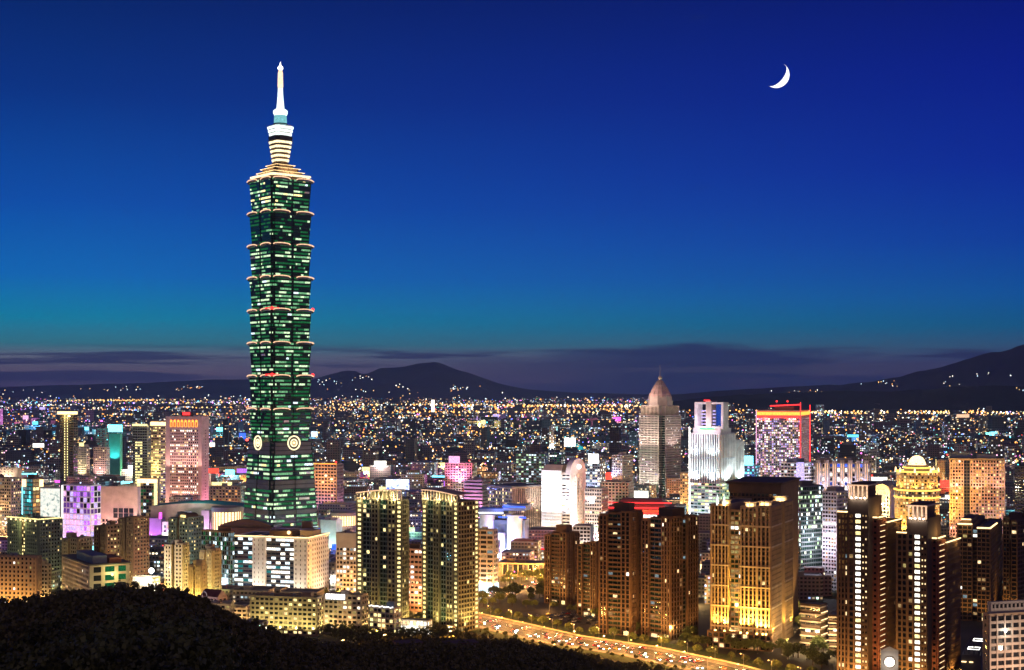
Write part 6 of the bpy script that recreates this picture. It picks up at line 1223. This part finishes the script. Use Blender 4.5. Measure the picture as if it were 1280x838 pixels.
grid(2700, 5200, 66, 56, 16, 14, far(1.4)); grid(5200, 10000, 110, 100, 26, 30, far(2.6)); grid(10000, 24000, 260, 260, 60, 90, far(5))
tag(stuff.build('distant_city'), kind='stuff', label='dense far city blocks spread across the plain to the mountains')

# a few lone lit towers far out stand over the low blocks
random.seed(5)
for k, (px, row, wpx, pb, mat_, lab) in enumerate(((18, 545, 14, 570, ('cream', 1), 'slim cream tower in the far left distance'), (60, 538, 10, 560, ('dark', 2), 'slim dark tower in the far left distance'), (541, 500, 4, 524, ('cream', 1), 'bright thin tower in front of the central mountain'), (470, 560, 14, 592, ('dark', 1), 'dark blue-lit office tower between skyscraper and central mountain'),
        (905, 540, 12, 560, ('grey', 1), 'grey tower in the far distance behind the neon-finned tower'), (1035, 548, 14, 580, ('dark', 1), 'dark tower right of the red-topped tower'), (1060, 556, 20, 590, ('dark', 2), 'wide dark tower above the ornate blue-striped store'), (1130, 520, 14, 545, ('pink', 0), 'pinkish tower at the foot of the right hills'), (1200, 518, 18, 545, ('tan', 0), 'tan tower with a lit top at the foot of the right hills'), (1245, 521, 16, 548, ('grey', 0), 'grey tower nearest the right edge below the hills'), (1015, 548, 10, 575, ('grey', 1), 'slim grey tower beside the red-topped tower'), (640, 550, 14, 578, ('dark', 1), 'dark office tower left of the teal-domed arena'), (445, 548, 12, 572, ('tan', 0), 'tan tower just right of the skyscraper in the distance'), (1092, 565, 14, 600, ('grey', 2), 'grey tower behind the golden hotel'))):
    s = SC(pb); root = empty('distant_tower', lab, 'tower', (XG(px, pb), YG(pb), 0), random.uniform(-.3, .3)); mb = MB(); hgt = (pb - row) * s; ubox(mb, 0, 0, wpx * s, wpx * s * .7, 0, hgt, 0, FW[mat_], sc=max(1, YG(pb) / 2500), sides=(0, 1, 2, 3)); mb.build('wall', root)
    m_ = MB(); m_.box(-wpx * s * .3, wpx * s * .3, -wpx * s * .2, wpx * s * .2, hgt, hgt + 5, 'concrete'); m_.build('rooftop_hut', root)
    if k in (2, 8): m_ = MB(); m_.box(-wpx * s * .5, wpx * s * .5, -wpx * s * .36, -wpx * s * .352, hgt * .3 if k == 2 else hgt * .85, hgt, 'strip_peach' if k != 2 else 'lit_white'); m_.build('lit_panel', root)

# ------------------------------------------------------------------ lights of the city beyond
random.seed(77)
PAL = [('pt_amber', (1, .40, .08), 3.0, 36), ('pt_gold', (1, .62, .22), 3.2, 24), ('pt_white', (1, .9, .75), 4.5, 16), ('pt_cool', (.6, .85, 1), 3.5, 9), ('pt_cyan', (.1, .75, 1), 4, 5), ('pt_blue', (.08, .18, 1), 6, 6), ('pt_mag', (1, .15, .7), 4, 4), ('pt_red', (1, .06, .04), 6, 3), ('pt_green', (.2, 1, .5), 5, 2), ('pt_violet', (.55, .3, 1), 6, 3)]
for nme, c, s, w_ in PAL: lit(nme, c, s, 0)
def octa(mb, x, y, z, r, mat):
    i = mb.slot(mat); b = len(mb.v); mb.v += [(x - r, y, z), (x, y - r, z), (x + r, y, z), (x, y + r, z), (x, y, z + r), (x, y, z - r)]
    for f in ((0, 1, 4), (1, 2, 4), (2, 3, 4), (3, 0, 4), (1, 0, 5), (2, 1, 5), (3, 2, 5), (0, 3, 5)): mb.f.append(tuple(b + k for k in f)); mb.m.append(i); mb.uv.append(None)
def pcol(): 
    t = random.random() * sum(p[3] for p in PAL)
    for p in PAL:
        t -= p[3]
        if t <= 0: return p[0]
    return 'pt_gold'
cl = MB()
def scatter(n_, y0, y1, r0, r1, z0, z1):
    for _ in range(n_):
        y = y0 * (y1 / y0) ** (random.random() ** .8); x = random.uniform(-.37, .37) * y
        if random.random() < .55: x = round(x / 58) * 58 + random.uniform(-3, 3)
        cluster = noise.noise((x / (y * .05), math.log(y) * 9, 3))
        if cluster < 0 and random.random() < .82: continue
        r = random.uniform(r0, r1) * (2.3 if random.random() < .05 else 1) * (1 + 1.0 * max(0, cluster))
        cc_ = pcol(); rg = noise.noise((x / y * 7 + 5, math.log(y) * 4, 9)); 
        if rg > .18 and random.random() < .5: cc_ = random.choice(['pt_blue', 'pt_cyan', 'pt_violet', 'pt_cool', 'pt_mag'])
        elif rg < -.12 and random.random() < .6: cc_ = random.choice(['pt_amber', 'pt_gold'])
        octa(cl, x, y, random.uniform(z0, z1), r, cc_)
scatter(1500, 1300, 2700, .4, .8, 6, 26); scatter(7000, 2700, 6500, .7, 1.5, 14, 36); scatter(7500, 6500, 14000, 1.5, 3.2, 18, 46); scatter(3200, 14000, 27000, 2.6, 5.2, 20, 70)
def lightline(px0, px1, Y_, z, step, r, mats_, rows=1, dy=0, slope=0):
    x0, x1 = (px0 - 640) / F * Y_, (px1 - 640) / F * Y_
    for q in range(rows):
        x = x0
        while x < x1:
            octa(cl, x, Y_ + q * dy + slope * (x - x0) + random.uniform(-10, 10), z + random.uniform(-2, 3), r * random.uniform(.9, 2.0), random.choice(mats_)); x += step * random.uniform(.6, 1.5)
A_, G_, W_ = 'pt_amber', 'pt_gold', 'pt_white'
lightline(560, 810, 11500, 58, 36, 5.0, [A_, A_, G_, W_], 3, 700); lightline(470, 800, 8600, 52, 40, 4.0, [A_, G_], 2, 420); lightline(400, 620, 12500, 60, 50, 5, [G_, W_, A_], 2, 900)
lightline(1012, 1290, 8300, 52, 28, 3.8, [A_, G_, G_, W_], 3, 420); lightline(855, 960, 9200, 52, 44, 4, [A_, G_], 2, 400); lightline(1010, 1290, 6900, 44, 44, 3, [W_, 'pt_cool', G_], 1)
lightline(60, 175, 17000, 70, 60, 6.5, [G_, G_, A_], 3, 900); lightline(15, 80, 12000, 60, 60, 4.5, [G_, W_], 2, 700); lightline(150, 310, 14000, 64, 90, 5, [W_, G_, 'pt_violet'], 2, 900); lightline(660, 800, 6500, 46, 50, 2.6, [G_, A_, 'pt_mag'], 1)
random.seed(50)
for q_ in range(34):
    Y_ = 2900 * (4.2 ** random.random()); pc = random.uniform(0, 1280); wd_ = random.uniform(40, 260); lightline(pc - wd_, pc + wd_, Y_, 30 + Y_ / 500, 26 + Y_ / 320, .5 + Y_ / 3300, [A_, A_, G_], 1, 0, random.uniform(-.3, .3))
def hill_lights(ridge, D, depth, items, rows=14):
    xs = [(px - 640) / F * D for px, r in ridge]; hs = [CZ + (HY - r) * D / F for px, r in ridge]
    for px, row, n_, sp in items:
        for _ in range(n_):
            x = (px + random.gauss(0, sp) - 640) / F * D; z = CZ + (HY - row + random.gauss(0, 1.6)) * D / F; h = interp(x, xs, hs); f = min(.97, max(.08, z / h)); v = 1 - f ** (1 / .85)
            octa(cl, x, D - v * depth - .035 * D, z + 5, D * random.uniform(.0002, .0004), random.choice([G_, W_, W_, A_, 'pt_cool']))
hill_lights([(-150, 486), (60, 482), (310, 474), (430, 464), (545, 453), (660, 487), (880, 493)], 30000, 5500, [(575, 487, 10, 9), (590, 485, 8, 8), (440, 479, 12, 14), (470, 474, 8, 8), (525, 484, 5, 6), (285, 486, 16, 9), (200, 487, 14, 18), (20, 488, 10, 12), (500, 489, 10, 30), (100, 489, 10, 40), (300, 496, 45, 260), (600, 497, 30, 160), (120, 497, 30, 140)])
hill_lights([(820, 496), (1000, 483), (1085, 478), (1150, 464), (1210, 449), (1280, 431), (1420, 430)], 18000, 3500, [(970, 491, 18, 16), (1090, 479, 12, 12), (1120, 482, 12, 14), (1135, 474, 5, 8), (1180, 472, 6, 8), (1228, 474, 16, 9), (1243, 473, 12, 8), (1243, 459, 4, 2), (1188, 470, 4, 4), (1212, 482, 5, 3)])
hill_lights([(820, 506), (1000, 490), (1280, 483), (1450, 484)], 10800, 1500, [(1150, 511, 5, 6), (1135, 515, 3, 3), (1244, 489, 4, 4), (905, 507, 6, 14), (1050, 516, 50, 130), (1000, 514, 20, 100)])
tag(cl.build('city_lights'), kind='stuff', label='thousands of small street and window lights scattered over the far city')
# ------------------------------------------------------------------ street furniture, cars
random.seed(31)
lp = empty('street_lamp', 'tall street lamp with amber glowing head', 'street lamp', (0, 0, 0)); 
m_ = MB(); m_.tube([(0, 0, 0), (0, 0, 9.2)], [.14, .08], 6, 'metal'); po = m_.build('pole', lp)
m_ = MB(); m_.tube([(0, 0, 9.2), (.6, 0, 9.8), (2.2, 0, 10)], .06, 5, 'metal'); ar = m_.build('arm', lp)
m_ = MB(); m_.sphere((2.4, 0, 9.85), .42, 'lamp_orange', 8, 5, .5); hd = m_.build('lamp_head', lp)
reg(lp, po, ar, hd)
NL = [0]
LCOL = {'amber': (1, .44, .1), 'gold': (1, .6, .22), 'white': (1, .9, .72)}
def lamp_at(x, y, rz, power, where_, grp, c='amber', z=.0):
    if NL[0] == 0: o = lp; o.location = (x, y, z); o.rotation_euler.z = rz; o['label'] = 'street lamp with amber head %s' % where_; o['group'] = grp
    else: o = copy_tree(lp, (x, y, z), rz, 'street lamp with amber head %s' % where_, grp)
    NL[0] += 1
    d = bpy.data.lights.new('lamp_light', 'POINT'); d.energy = power; d.color = LCOL[c]; d.shadow_soft_size = .3; l_ = bpy.data.objects.new('lamp_light', d); COL.objects.link(l_); l_.parent = o; l_.location = (2.4, 0, 9.3)
for side in (-1, 1):
    s = 6
    while s < plen(ROAD):
        p_, u = along(ROAD, s); nn = Vector((u.y, -u.x)) * side; q = p_ + nn * 14.5; lamp_at(q.x, q.y, math.atan2(-nn.y, -nn.x), 22000, 'on the %s kerb of the main road' % ('hillside' if side > 0 else 'tower-side'), 'street lamps along the main road', 'amber', .12); s += 26
    s = 10
    while s < plen(BRD):
        p_, u = along(BRD, s); nn = Vector((u.y, -u.x)) * side; q = p_ + nn * 11; lamp_at(q.x, q.y, math.atan2(-nn.y, -nn.x), 30000, 'beside the cross street right of the twin towers', 'street lamps along the cross street', 'amber'); s += 34
for pts, wh, gr, pw, c in (([(-60, 1150), (-20, 1165), (30, 1150), (70, 1090), (110, 1030)], 'in the dark car park before the brown towers', 'street lamps in the car park', 9000, 'amber'), ([(110, 1010), (150, 985), (185, 965), (215, 940)], 'among the trees before the gold-lit tower', 'street lamps before the gold-lit tower', 12000, 'gold'),
        ([(205, 1000), (215, 1060), (222, 1130), (230, 1220), (236, 1320)], 'in the tree-lined street beside the dark glass tower', 'street lamps in the tree-lined street', 16000, 'gold'), ([(-250, 1090), (-215, 1085), (-180, 1080), (-140, 1075), (-105, 1060)], 'at the hill foot before the yellow-lit row', 'street lamps at the hill foot', 16000, 'gold'),
        ([(-300, 1180), (-290, 1250), (-320, 1120), (-370, 1130), (-270, 1330)], 'in the lane between lower left apartment blocks', 'street lamps in the lower left lanes', 22000, 'gold'), ([(-200, 1290), (-160, 1270), (-120, 1310), (-175, 1380)], 'at the foot of the white office block', 'street lamps by the white office', 24000, 'white'),
        ([(SIDE[0][0] + (SIDE[2][0] - SIDE[0][0]) * t_, SIDE[0][1] + (SIDE[2][1] - SIDE[0][1]) * t_ + 9) for t_ in (.05, .2, .35, .5, .65, .8, .95)], 'along the orange-lit side street before the market hall', 'street lamps in the side street', 22000, 'amber'), ([(60, 1500), (20, 1480), (-10, 1420), (40, 1390), (95, 1500)], 'on the plaza before the white round-topped tower', 'street lamps on the plaza', 13000, 'amber'), ([(150, 1180), (165, 1260), (180, 1350), (200, 1450)], 'in the bright street between brown and gold-lit towers', 'street lamps in the bright street', 40000, 'gold')):
    for x, y in pts: lamp_at(x, y, random.uniform(0, 6), pw, wh, gr, c)
# lamps standing in the streets of the middle distance, their glow fills the gaps between blocks
random.seed(8)
cnt = 0; tries = 0
while cnt < 120 and tries < 4000:
    tries += 1; y = 1350 * (2.1 ** random.random()); x = random.uniform(-.36, .36) * y
    if blocked(x, y, 3): continue
    rel, lmk = where(x, y); c = random.choice(['amber', 'amber', 'gold', 'white']); lamp_at(x, y, random.uniform(0, 6), 80000 * (y / 1500) ** 2, 'in a street %s the %s' % (rel.replace('just ', '').replace('well ', ''), lmk), 'street lamps %s the %s' % (rel.replace('just ', '').replace('well ', ''), lmk), c); cnt += 1

for px_, yy_, wh in ((478, 700, 'among trees below the left twin tower'), (425, 640, 'on the wooded slope below the yellow-lit row'), (560, 690, 'among trees below the right twin tower'), (70, 560, 'on the hill path at far left'), (330, 600, 'on the hill path below the white office'), (690, 720, 'on the slope below the main road')):
    xx_ = (px_ - 640) / F * yy_; lamp_at(xx_, yy_, 1.0, 9000, wh, 'street lamps on the wooded hill', 'amber', ground_h(xx_, yy_) + 2)
CARC = {'white': (.75, .75, .74), 'silver': (.42, .43, .45), 'black': (.02, .02, .022), 'red': (.35, .02, .02), 'blue': (.03, .07, .25), 'yellow': (.75, .5, .04)}
for k, c in CARC.items(): solid('car_' + k, c, .3, 1, .03, .3)
solid('tyre', (.02, .02, .02), .9)
lit('headlight', (1, .95, .8), 60, 0); lit('taillight', (1, .04, .03), 30, 0)
def make_car(cname):
    r = empty('car', 'car', 'car', (0, 0, 0)); b = MB()
    prof = [(-2.2, .35), (2.2, .35), (2.25, .75), (1.3, .92), (-1.9, .95), (-2.25, .8)]
    def ext(pr, w0, w1, mat, mbx):
        n_ = len(pr); a = [(x, -w0, z) for x, z in pr]; c = [(x, w0, z) for x, z in pr]
        mbx.face(a, mat); mbx.face(c[::-1], mat)
        for i in range(n_): mbx.face([a[i], c[i], c[(i + 1) % n_], a[(i + 1) % n_]], mat)
    ext(prof, .88, .88, 'car_' + cname, b); ext([(-1.25, 1.4), (-1.25, 1.44), (.15, 1.44), (.15, 1.4)], .66, .6, 'car_' + cname, b); body = b.build('body', r)
    g = MB(); ext([(1.15, .9), (.2, 1.4), (-1.3, 1.4), (-1.85, .93)], .76, .6, 'glass', g); gl_ = g.build('window_glass', r); kids = [body, gl_]
    for x in (-1.4, 1.4):
        for y in (-.86, .86):
            wv = MB(); n_ = 12
            for s_ in (-.1, .1): wv.face([(x + .33 * math.cos(2 * math.pi * i / n_), y + s_, .33 + .33 * math.sin(2 * math.pi * i / n_)) for i in range(n_)], 'tyre')
            for i in range(n_):
                a, c = 2 * math.pi * i / n_, 2 * math.pi * (i + 1) / n_; wv.face([(x + .33 * math.cos(a), y - .1, .33 + .33 * math.sin(a)), (x + .33 * math.cos(c), y - .1, .33 + .33 * math.sin(c)), (x + .33 * math.cos(c), y + .1, .33 + .33 * math.sin(c)), (x + .33 * math.cos(a), y + .1, .33 + .33 * math.sin(a))], 'tyre')
            kids.append(wv.build('wheel', r))
    return r, kids
def car_lights(r, kids):
    for y in (-.62, .62):
        m_ = MB(); m_.sphere((2.2, y, .68), .17, 'headlight', 6, 4); kids.append(m_.build('headlight', r))
        m_ = MB(); m_.box(-2.3, -2.2, y - .24, y + .24, .66, .88, 'taillight'); kids.append(m_.build('taillight', r))
PROTO = {}
for c in CARC:
    for on in (True, False):
        r, kids = make_car(c)
        if on: car_lights(r, kids)
        reg(r, *kids); PROTO[(c, on)] = r
USEDC = set()
def place_car(c, on, x, y, rz, label, grp, z=.07):
    r = PROTO[(c, on)]
    if (c, on) not in USEDC: USEDC.add((c, on)); r.location = (x, y, z); r.rotation_euler.z = rz; r['label'] = label; r['group'] = grp; return r
    return copy_tree(r, (x, y, z), rz, label, grp)
random.seed(14)
SPOTN = [(1105, 'beside the right twin tower'), (1010, 'below the brown towers'), (960, 'before the broad brown tower'), (0, 'near the bottom trees')]
for off, dirn in ((3.4, 1), (7.1, 1), (10.8, 1), (-3.4, -1), (-7.1, -1), (-10.8, -1)):
    s = random.uniform(0, 15)
    while s < plen(ROAD) - 5:
        p_, u = along(ROAD, s); nn = Vector((u.y, -u.x)); q = p_ + nn * off
        c = random.choice(['white', 'white', 'silver', 'black', 'red', 'blue', 'yellow', 'silver']); wh = [b for a, b in SPOTN if q.y > a][0]
        place_car(c, True, q.x, q.y, math.atan2(u.y, u.x) + (0 if dirn > 0 else math.pi), '%s car driving %s on the main road %s' % (c, 'towards the viewer' if dirn > 0 else 'away from the viewer', wh), 'cars driving on the main road %s' % wh)
        s += random.uniform(12, 42)
for off, dirn in ((3, 1), (-3, -1)):
    s = 20
    while s < plen(BRD) - 60:
        p_, u = along(BRD, s); nn = Vector((u.y, -u.x)); q = p_ + nn * off; c = random.choice(list(CARC)); place_car(c, True, q.x, q.y, math.atan2(u.y, u.x) + (0 if dirn > 0 else math.pi), '%s car with lit lamps on the bright cross street' % c, 'cars on the cross street', .06); s += random.uniform(14, 40)
park = [(20, 1120), (70, 1075)]
d_ = (Vector(park[1]) - Vector(park[0])).normalized(); nn = Vector((-d_.y, d_.x))
for rowi in range(3):
    for i in range(14):
        if random.random() < .25: continue
        q = Vector(park[0]) + d_ * (i * 4.6) + nn * rowi * 13; c = random.choice(list(CARC)); 
        if blocked(q.x, q.y, 0) and near_seg(ROAD, q.x, q.y) > 26: continue
        place_car(c, False, q.x, q.y, math.atan2(nn.y, nn.x), '%s car parked in the dark car park before the brown towers' % c, 'cars in the dark car park', .02)
sroad('car_park', [(5, 1138), (85, 1066)], -45, 6, .012, 'asphalt')
# low wall along the road
w_ = road_strip('low_wall', ROAD, -20.6, -20.2, 1.1, 'cream', kerb=1.1); o = w_.build('low_wall'); tag(o, 'long low cream wall running along the tower side of the main road', 'wall')

# ------------------------------------------------------------------ trees
def leafmat(name, c):
    m, n, l = newmat(name); o = n.new('ShaderNodeOutputMaterial'); p = n.new('ShaderNodeBsdfPrincipled'); l.new(p.outputs[0], o.inputs[0]); p.inputs['Roughness'].default_value = .7
    g = n.new('ShaderNodeNewGeometry'); wn = n.new('ShaderNodeTexNoise'); wn.inputs['Scale'].default_value = .35; wn.inputs['Detail'].default_value = 3; l.new(g.outputs['Position'], wn.inputs['Vector'])
    oi = n.new('ShaderNodeObjectInfo'); ad_ = mth(n, l, 'ADD', mth(n, l, 'MULTIPLY', oi.outputs['Random'], .6), wn.outputs[0])
    r = ramp(n, [(.4, tuple(x * .55 for x in c)), (.9, tuple(min(1, x * 1.5) for x in c))]); l.new(ad_, r.inputs[0]); l.new(r.outputs[0], p.inputs['Base Color'])
leafmat('leaf', (.09, .11, .03)); leafmat('leafdark', (.10, .10, .03)); solid('bark', (.08, .055, .035), .95)
def crown_quads(mb, cx, cy, cz, r, hz, ncl, nq, size, mat, rnd):
    for _ in range(ncl):
        th = rnd.uniform(0, 2 * math.pi); ph_ = math.acos(rnd.uniform(-.55, 1)); rr = rnd.uniform(.55, 1.02) ** .6
        x = cx + r * rr * math.sin(ph_) * math.cos(th); y = cy + r * rr * math.sin(ph_) * math.sin(th); z = cz + hz * rr * math.cos(ph_); cs = r * rnd.uniform(.16, .34)
        for _ in range(nq):
            a = Vector((rnd.gauss(0, 1), rnd.gauss(0, 1), rnd.gauss(0, .8))); a.normalize(); p = Vector((x, y, z)) + a * cs * rnd.random() ** .4
            u = a.cross(Vector((rnd.gauss(0, 1), rnd.gauss(0, 1), rnd.gauss(0, 1)))); 
            if u.length < .05: continue
            u.normalize(); v = (a * .55 + u.cross(a) * .8).normalized(); s_ = size * rnd.uniform(.6, 1.3)
            mb.face([p - u * s_ * .5, p - v * s_ * .35, p + u * s_ * .5, p + v * s_ * .6], mat)
TP = []
for k in range(5):
    rnd = random.Random(100 + k); t = empty('tree', 'tree', 'tree', (0, 0, 0)); hgt = 8.5 + 1.2 * k * .5; R_ = 3.6 + .3 * k
    m_ = MB(); m_.tube([(0, 0, -1), (.1, 0, hgt * .35), (.25, .1, hgt * .6)], [.34, .24, .12], 6, 'bark')
    for j in range(5):
        a = j * 1.3 + k; m_.tube([(.1, 0, hgt * (.3 + .05 * j)), (R_ * .35 * math.cos(a), R_ * .35 * math.sin(a), hgt * .55), (R_ * .6 * math.cos(a), R_ * .6 * math.sin(a), hgt * .72)], [.14, .09, .04], 5, 'bark')
    tk = m_.build('trunk', t); m_ = MB(); crown_quads(m_, 0, 0, hgt * .62, R_, hgt * .36, 46, 26, .75, 'leaf', rnd)
    for j in range(3): a = j * 2.1 + k; crown_quads(m_, R_ * .5 * math.cos(a), R_ * .5 * math.sin(a), hgt * (.55 + .08 * j), R_ * .55, hgt * .2, 12, 22, .7, 'leaf', rnd)
    cr_ = m_.build('crown', t); reg(t, tk, cr_); TP.append(t)
USEDT = set(); NT = [0]
def tree_at(x, y, z, s, label, grp):
    k = random.randrange(5); NT[0] += 1
    if k not in USEDT: USEDT.add(k); o = TP[k]; o.location = (x, y, z); o.rotation_euler.z = random.uniform(0, 6); o['label'] = label; o['group'] = grp
    else: o = copy_tree(TP[k], (x, y, z), random.uniform(0, 6), label, grp)
    o.scale = (s * random.uniform(.9, 1.15), s * random.uniform(.9, 1.15), s)
random.seed(41)
def tline(pts, step, jit, s0, s1, lab, grp, n_=99):
    s = 0; k = 0
    while s < plen(pts) and k < n_:
        p_, u = along(pts, s); x, y = p_.x + random.uniform(-jit, jit), p_.y + random.uniform(-jit, jit)
        if not any((len(o) == 5 and (lambda v: -o[3] - 1 < v.x < 1 and -1 < v.y < o[4] + 1)(Matrix.Rotation(o[2], 2) @ Vector((x - o[0], y - o[1])))) for o in OCC): tree_at(x, y, ground_h(x, y), random.uniform(s0, s1), lab, grp); k += 1
        s += step
def offl(pts, off): 
    q = []
    for k, pt in enumerate(pts):
        d = (Vector(pts[min(k + 1, len(pts) - 1)]) - Vector(pts[max(k - 1, 0)])).normalized(); q.append((pt[0] + d.y * off, pt[1] - d.x * off))
    return q
tline(offl(ROAD, -26), 15, 3, .6, .85, 'street tree on the tower-side verge of the main road', 'trees on the tower-side verge')
tline(offl(ROAD, 24), 9, 4, .25, .42, 'street tree on the hillside verge of the main road', 'trees on the hillside verge')
tline([(95, 1035), (150, 975), (215, 925)], 8, 9, .7, 1.0, 'bushy tree at the foot of the gold-lit tower', 'trees below the gold-lit tower')
tline([(120, 1000), (180, 950), (205, 900)], 9, 8, .7, 1.0, 'lamp-lit tree between the main road and the gold-lit tower', 'trees between road and gold-lit tower')
tline([(198, 935), (212, 980), (216, 1060), (224, 1160), (232, 1280)], 11, 6, .8, 1.05, 'green-lit tree in the street beside the dark glass tower', 'trees beside the dark glass tower')
tline([(-30, 1180), (20, 1165), (60, 1120), (100, 1070)], 14, 7, .7, .95, 'dark tree around the car park before the brown towers', 'trees around the car park')
tline([(-20, 1220), (60, 1230), (80, 1290), (20, 1310), (30, 1350), (-10, 1300), (50, 1380), (70, 1400)], 15, 9, .8, 1.1, 'tree beside the bright cross street', 'trees beside the cross street')
tline([(-20, 1190), (20, 1200), (60, 1215), (70, 1250), (30, 1240), (-10, 1230), (50, 1270), (75, 1300)], 12, 5, .8, 1.1, 'dark tree in the little park left of the brown towers', 'trees in the little park')
tline([(-120, 1085), (-60, 1092), (-40, 1075)], 12, 4, .7, .9, 'lamp-lit tree at the foot of the twin towers', 'trees below the twin towers')
tline([(-225, 1240), (-180, 1225), (-140, 1200)], 12, 5, .8, 1, 'lamp-lit tree below the white office block', 'trees below the white office block')
tline([(-310, 1330), (-290, 1400), (-200, 1330)], 22, 8, .8, 1, 'tree beside the dark glass office block', 'trees beside the dark glass office')
# wooded hill: the crowns that show largest are trees of their own, the rest one forest
cand = []
random.seed(3)
y = 250.0
while y < 905:
    x = -.365 * y
    while x < .37 * y:
        xx, yy = x + random.uniform(-2.6, 2.6), y + random.uniform(-2.6, 2.6); g_ = ground_h(xx, yy); x += 7.6
        if g_ < .6 and yy > 880: continue
        if near_seg(ROAD, xx, yy) < 58: continue
        row = HY + (CZ - g_ - 9) * F / yy
        if row > 852: continue
        # hidden behind nearer ground?
        vis = True
        for k in range(1, 12):
            yk = yy * k / 12
            if yk < 120: continue
            if CZ + (g_ + 9 - CZ) * k / 12 < ground_h(xx * k / 12, yk) + 6: vis = False; break
        if not vis or near_seg(ROAD, xx, yy) < 24: continue
        if any(len(o) == 5 and (lambda v: -o[3] - 4 < v.x < 4 and -5 < v.y < o[4] + 4)(Matrix.Rotation(o[2], 2) @ Vector((xx - o[0], yy - o[1]))) for o in OCC): continue
        cand.append((yy, xx, g_))
    y += 7.2
for off in range(60, 135, 7):
    for s_ in range(0, int(plen(ROAD)), 7):
        p_, u = along(ROAD, s_ + random.uniform(0, 4)); nn = Vector((u.y, -u.x)); q = p_ + nn * (off + random.uniform(-2, 2))
        if q.y < 905 or near_seg(ROAD, q.x, q.y) < 23: continue
        if any(len(o) == 5 and (lambda v: -o[3] - 5 < v.x < 5 and -6 < v.y < o[4] + 5)(Matrix.Rotation(o[2], 2) @ Vector((q.x - o[0], q.y - o[1]))) for o in OCC): continue
        if HY + (CZ - 9) * F / q.y < 852: cand.append((q.y, q.x, ground_h(q.x, q.y) - (1.5 if off < 40 else 0)))
cand.sort(); nind = min(len(cand), 296 - NT[0])
HZ = [(80, 'far left slope of the wooded hill below the orange-lit block'), (200, 'left crest of the wooded hill below the brown towers'), (300, 'wooded hill crest below the white glass hall'), (400, 'wooded slope below the yellow-lit apartment row'), (500, 'wooded slope below the left twin tower'), (620, 'wooded slope below the right twin tower'), (760, 'wooded slope below the main road'), (2000, 'wooded slope near the bottom edge right of the road')]
sel = cand[:nind]
for yy, xx, g_ in sel:
    px = 640 + F * xx / yy; wh = [b for a, b in HZ if px < a][0]; tree_at(xx, yy, g_ - .5, random.uniform(.85, 1.6), 'dark broadleaf tree on the %s' % wh, 'trees on the %s' % wh)
fm = MB(); rnd = random.Random(9)
for yy, xx, g_ in cand[nind:]:
    r_ = rnd.uniform(3.2, 4.8); crown_quads(fm, xx, yy, g_ + 5.2 + rnd.uniform(-.8, 1.2), r_, r_ * .95, 16, 13, 1.15, 'leafdark', rnd)
tag(fm.build('forest'), kind='stuff', label='dark forest canopy covering the hill below the city')
print('TREES', NT[0], 'cand', len(cand), 'fill', KINDN, 'lamps', NL[0], 'signs', nsign)

for px_, yy_, w_2, lab in ((575, 640, 14, 'small hillside house with pale roof among the trees below the right twin tower'), (510, 600, 10, 'small dim house among the trees below the left twin tower')):
    xx_ = (px_ - 640) / F * yy_; g_ = ground_h(xx_, yy_) + 3; h_ = empty('house', lab, 'house', (xx_, yy_, g_), .3)
    m_ = MB(); m_.box(-w_2 / 2, w_2 / 2, -4, 4, -3, 6, 'concrete'); m_.build('wall', h_); m_ = MB(); m_.prism([(-w_2 / 2 - .6, -4.6), (w_2 / 2 + .6, -4.6), (w_2 / 2 + .6, 4.6), (-w_2 / 2 - .6, 4.6)], 6, 6.5, 'brown'); m_.build('roof', h_)
    for x in (-w_2 * .3, 0, w_2 * .3): m_ = MB(); m_.box(x - .8, x + .8, -4.15, -4, 2.2, 4.6, random.choice(['warmdim', 'glass'])); m_.build('window', h_)
# ------------------------------------------------------------------ haze
m = bpy.data.materials.new('haze'); m.use_nodes = True; m.node_tree.nodes.clear(); n = m.node_tree.nodes
o = n.new('ShaderNodeOutputMaterial'); v = n.new('ShaderNodeVolumePrincipled'); v.inputs['Density'].default_value = 2.0e-5; v.inputs['Color'].default_value = (.55, .74, 1.0, 1); v.inputs['Anisotropy'].default_value = 0.2
m.node_tree.links.new(v.outputs[0], o.inputs['Volume'])
mb = MB(); MATS['haze'] = m; mb.box(-30000, 30000, -2000, 42000, -60, 950, 'haze')
hz = mb.build('haze'); tag(hz, kind='stuff')
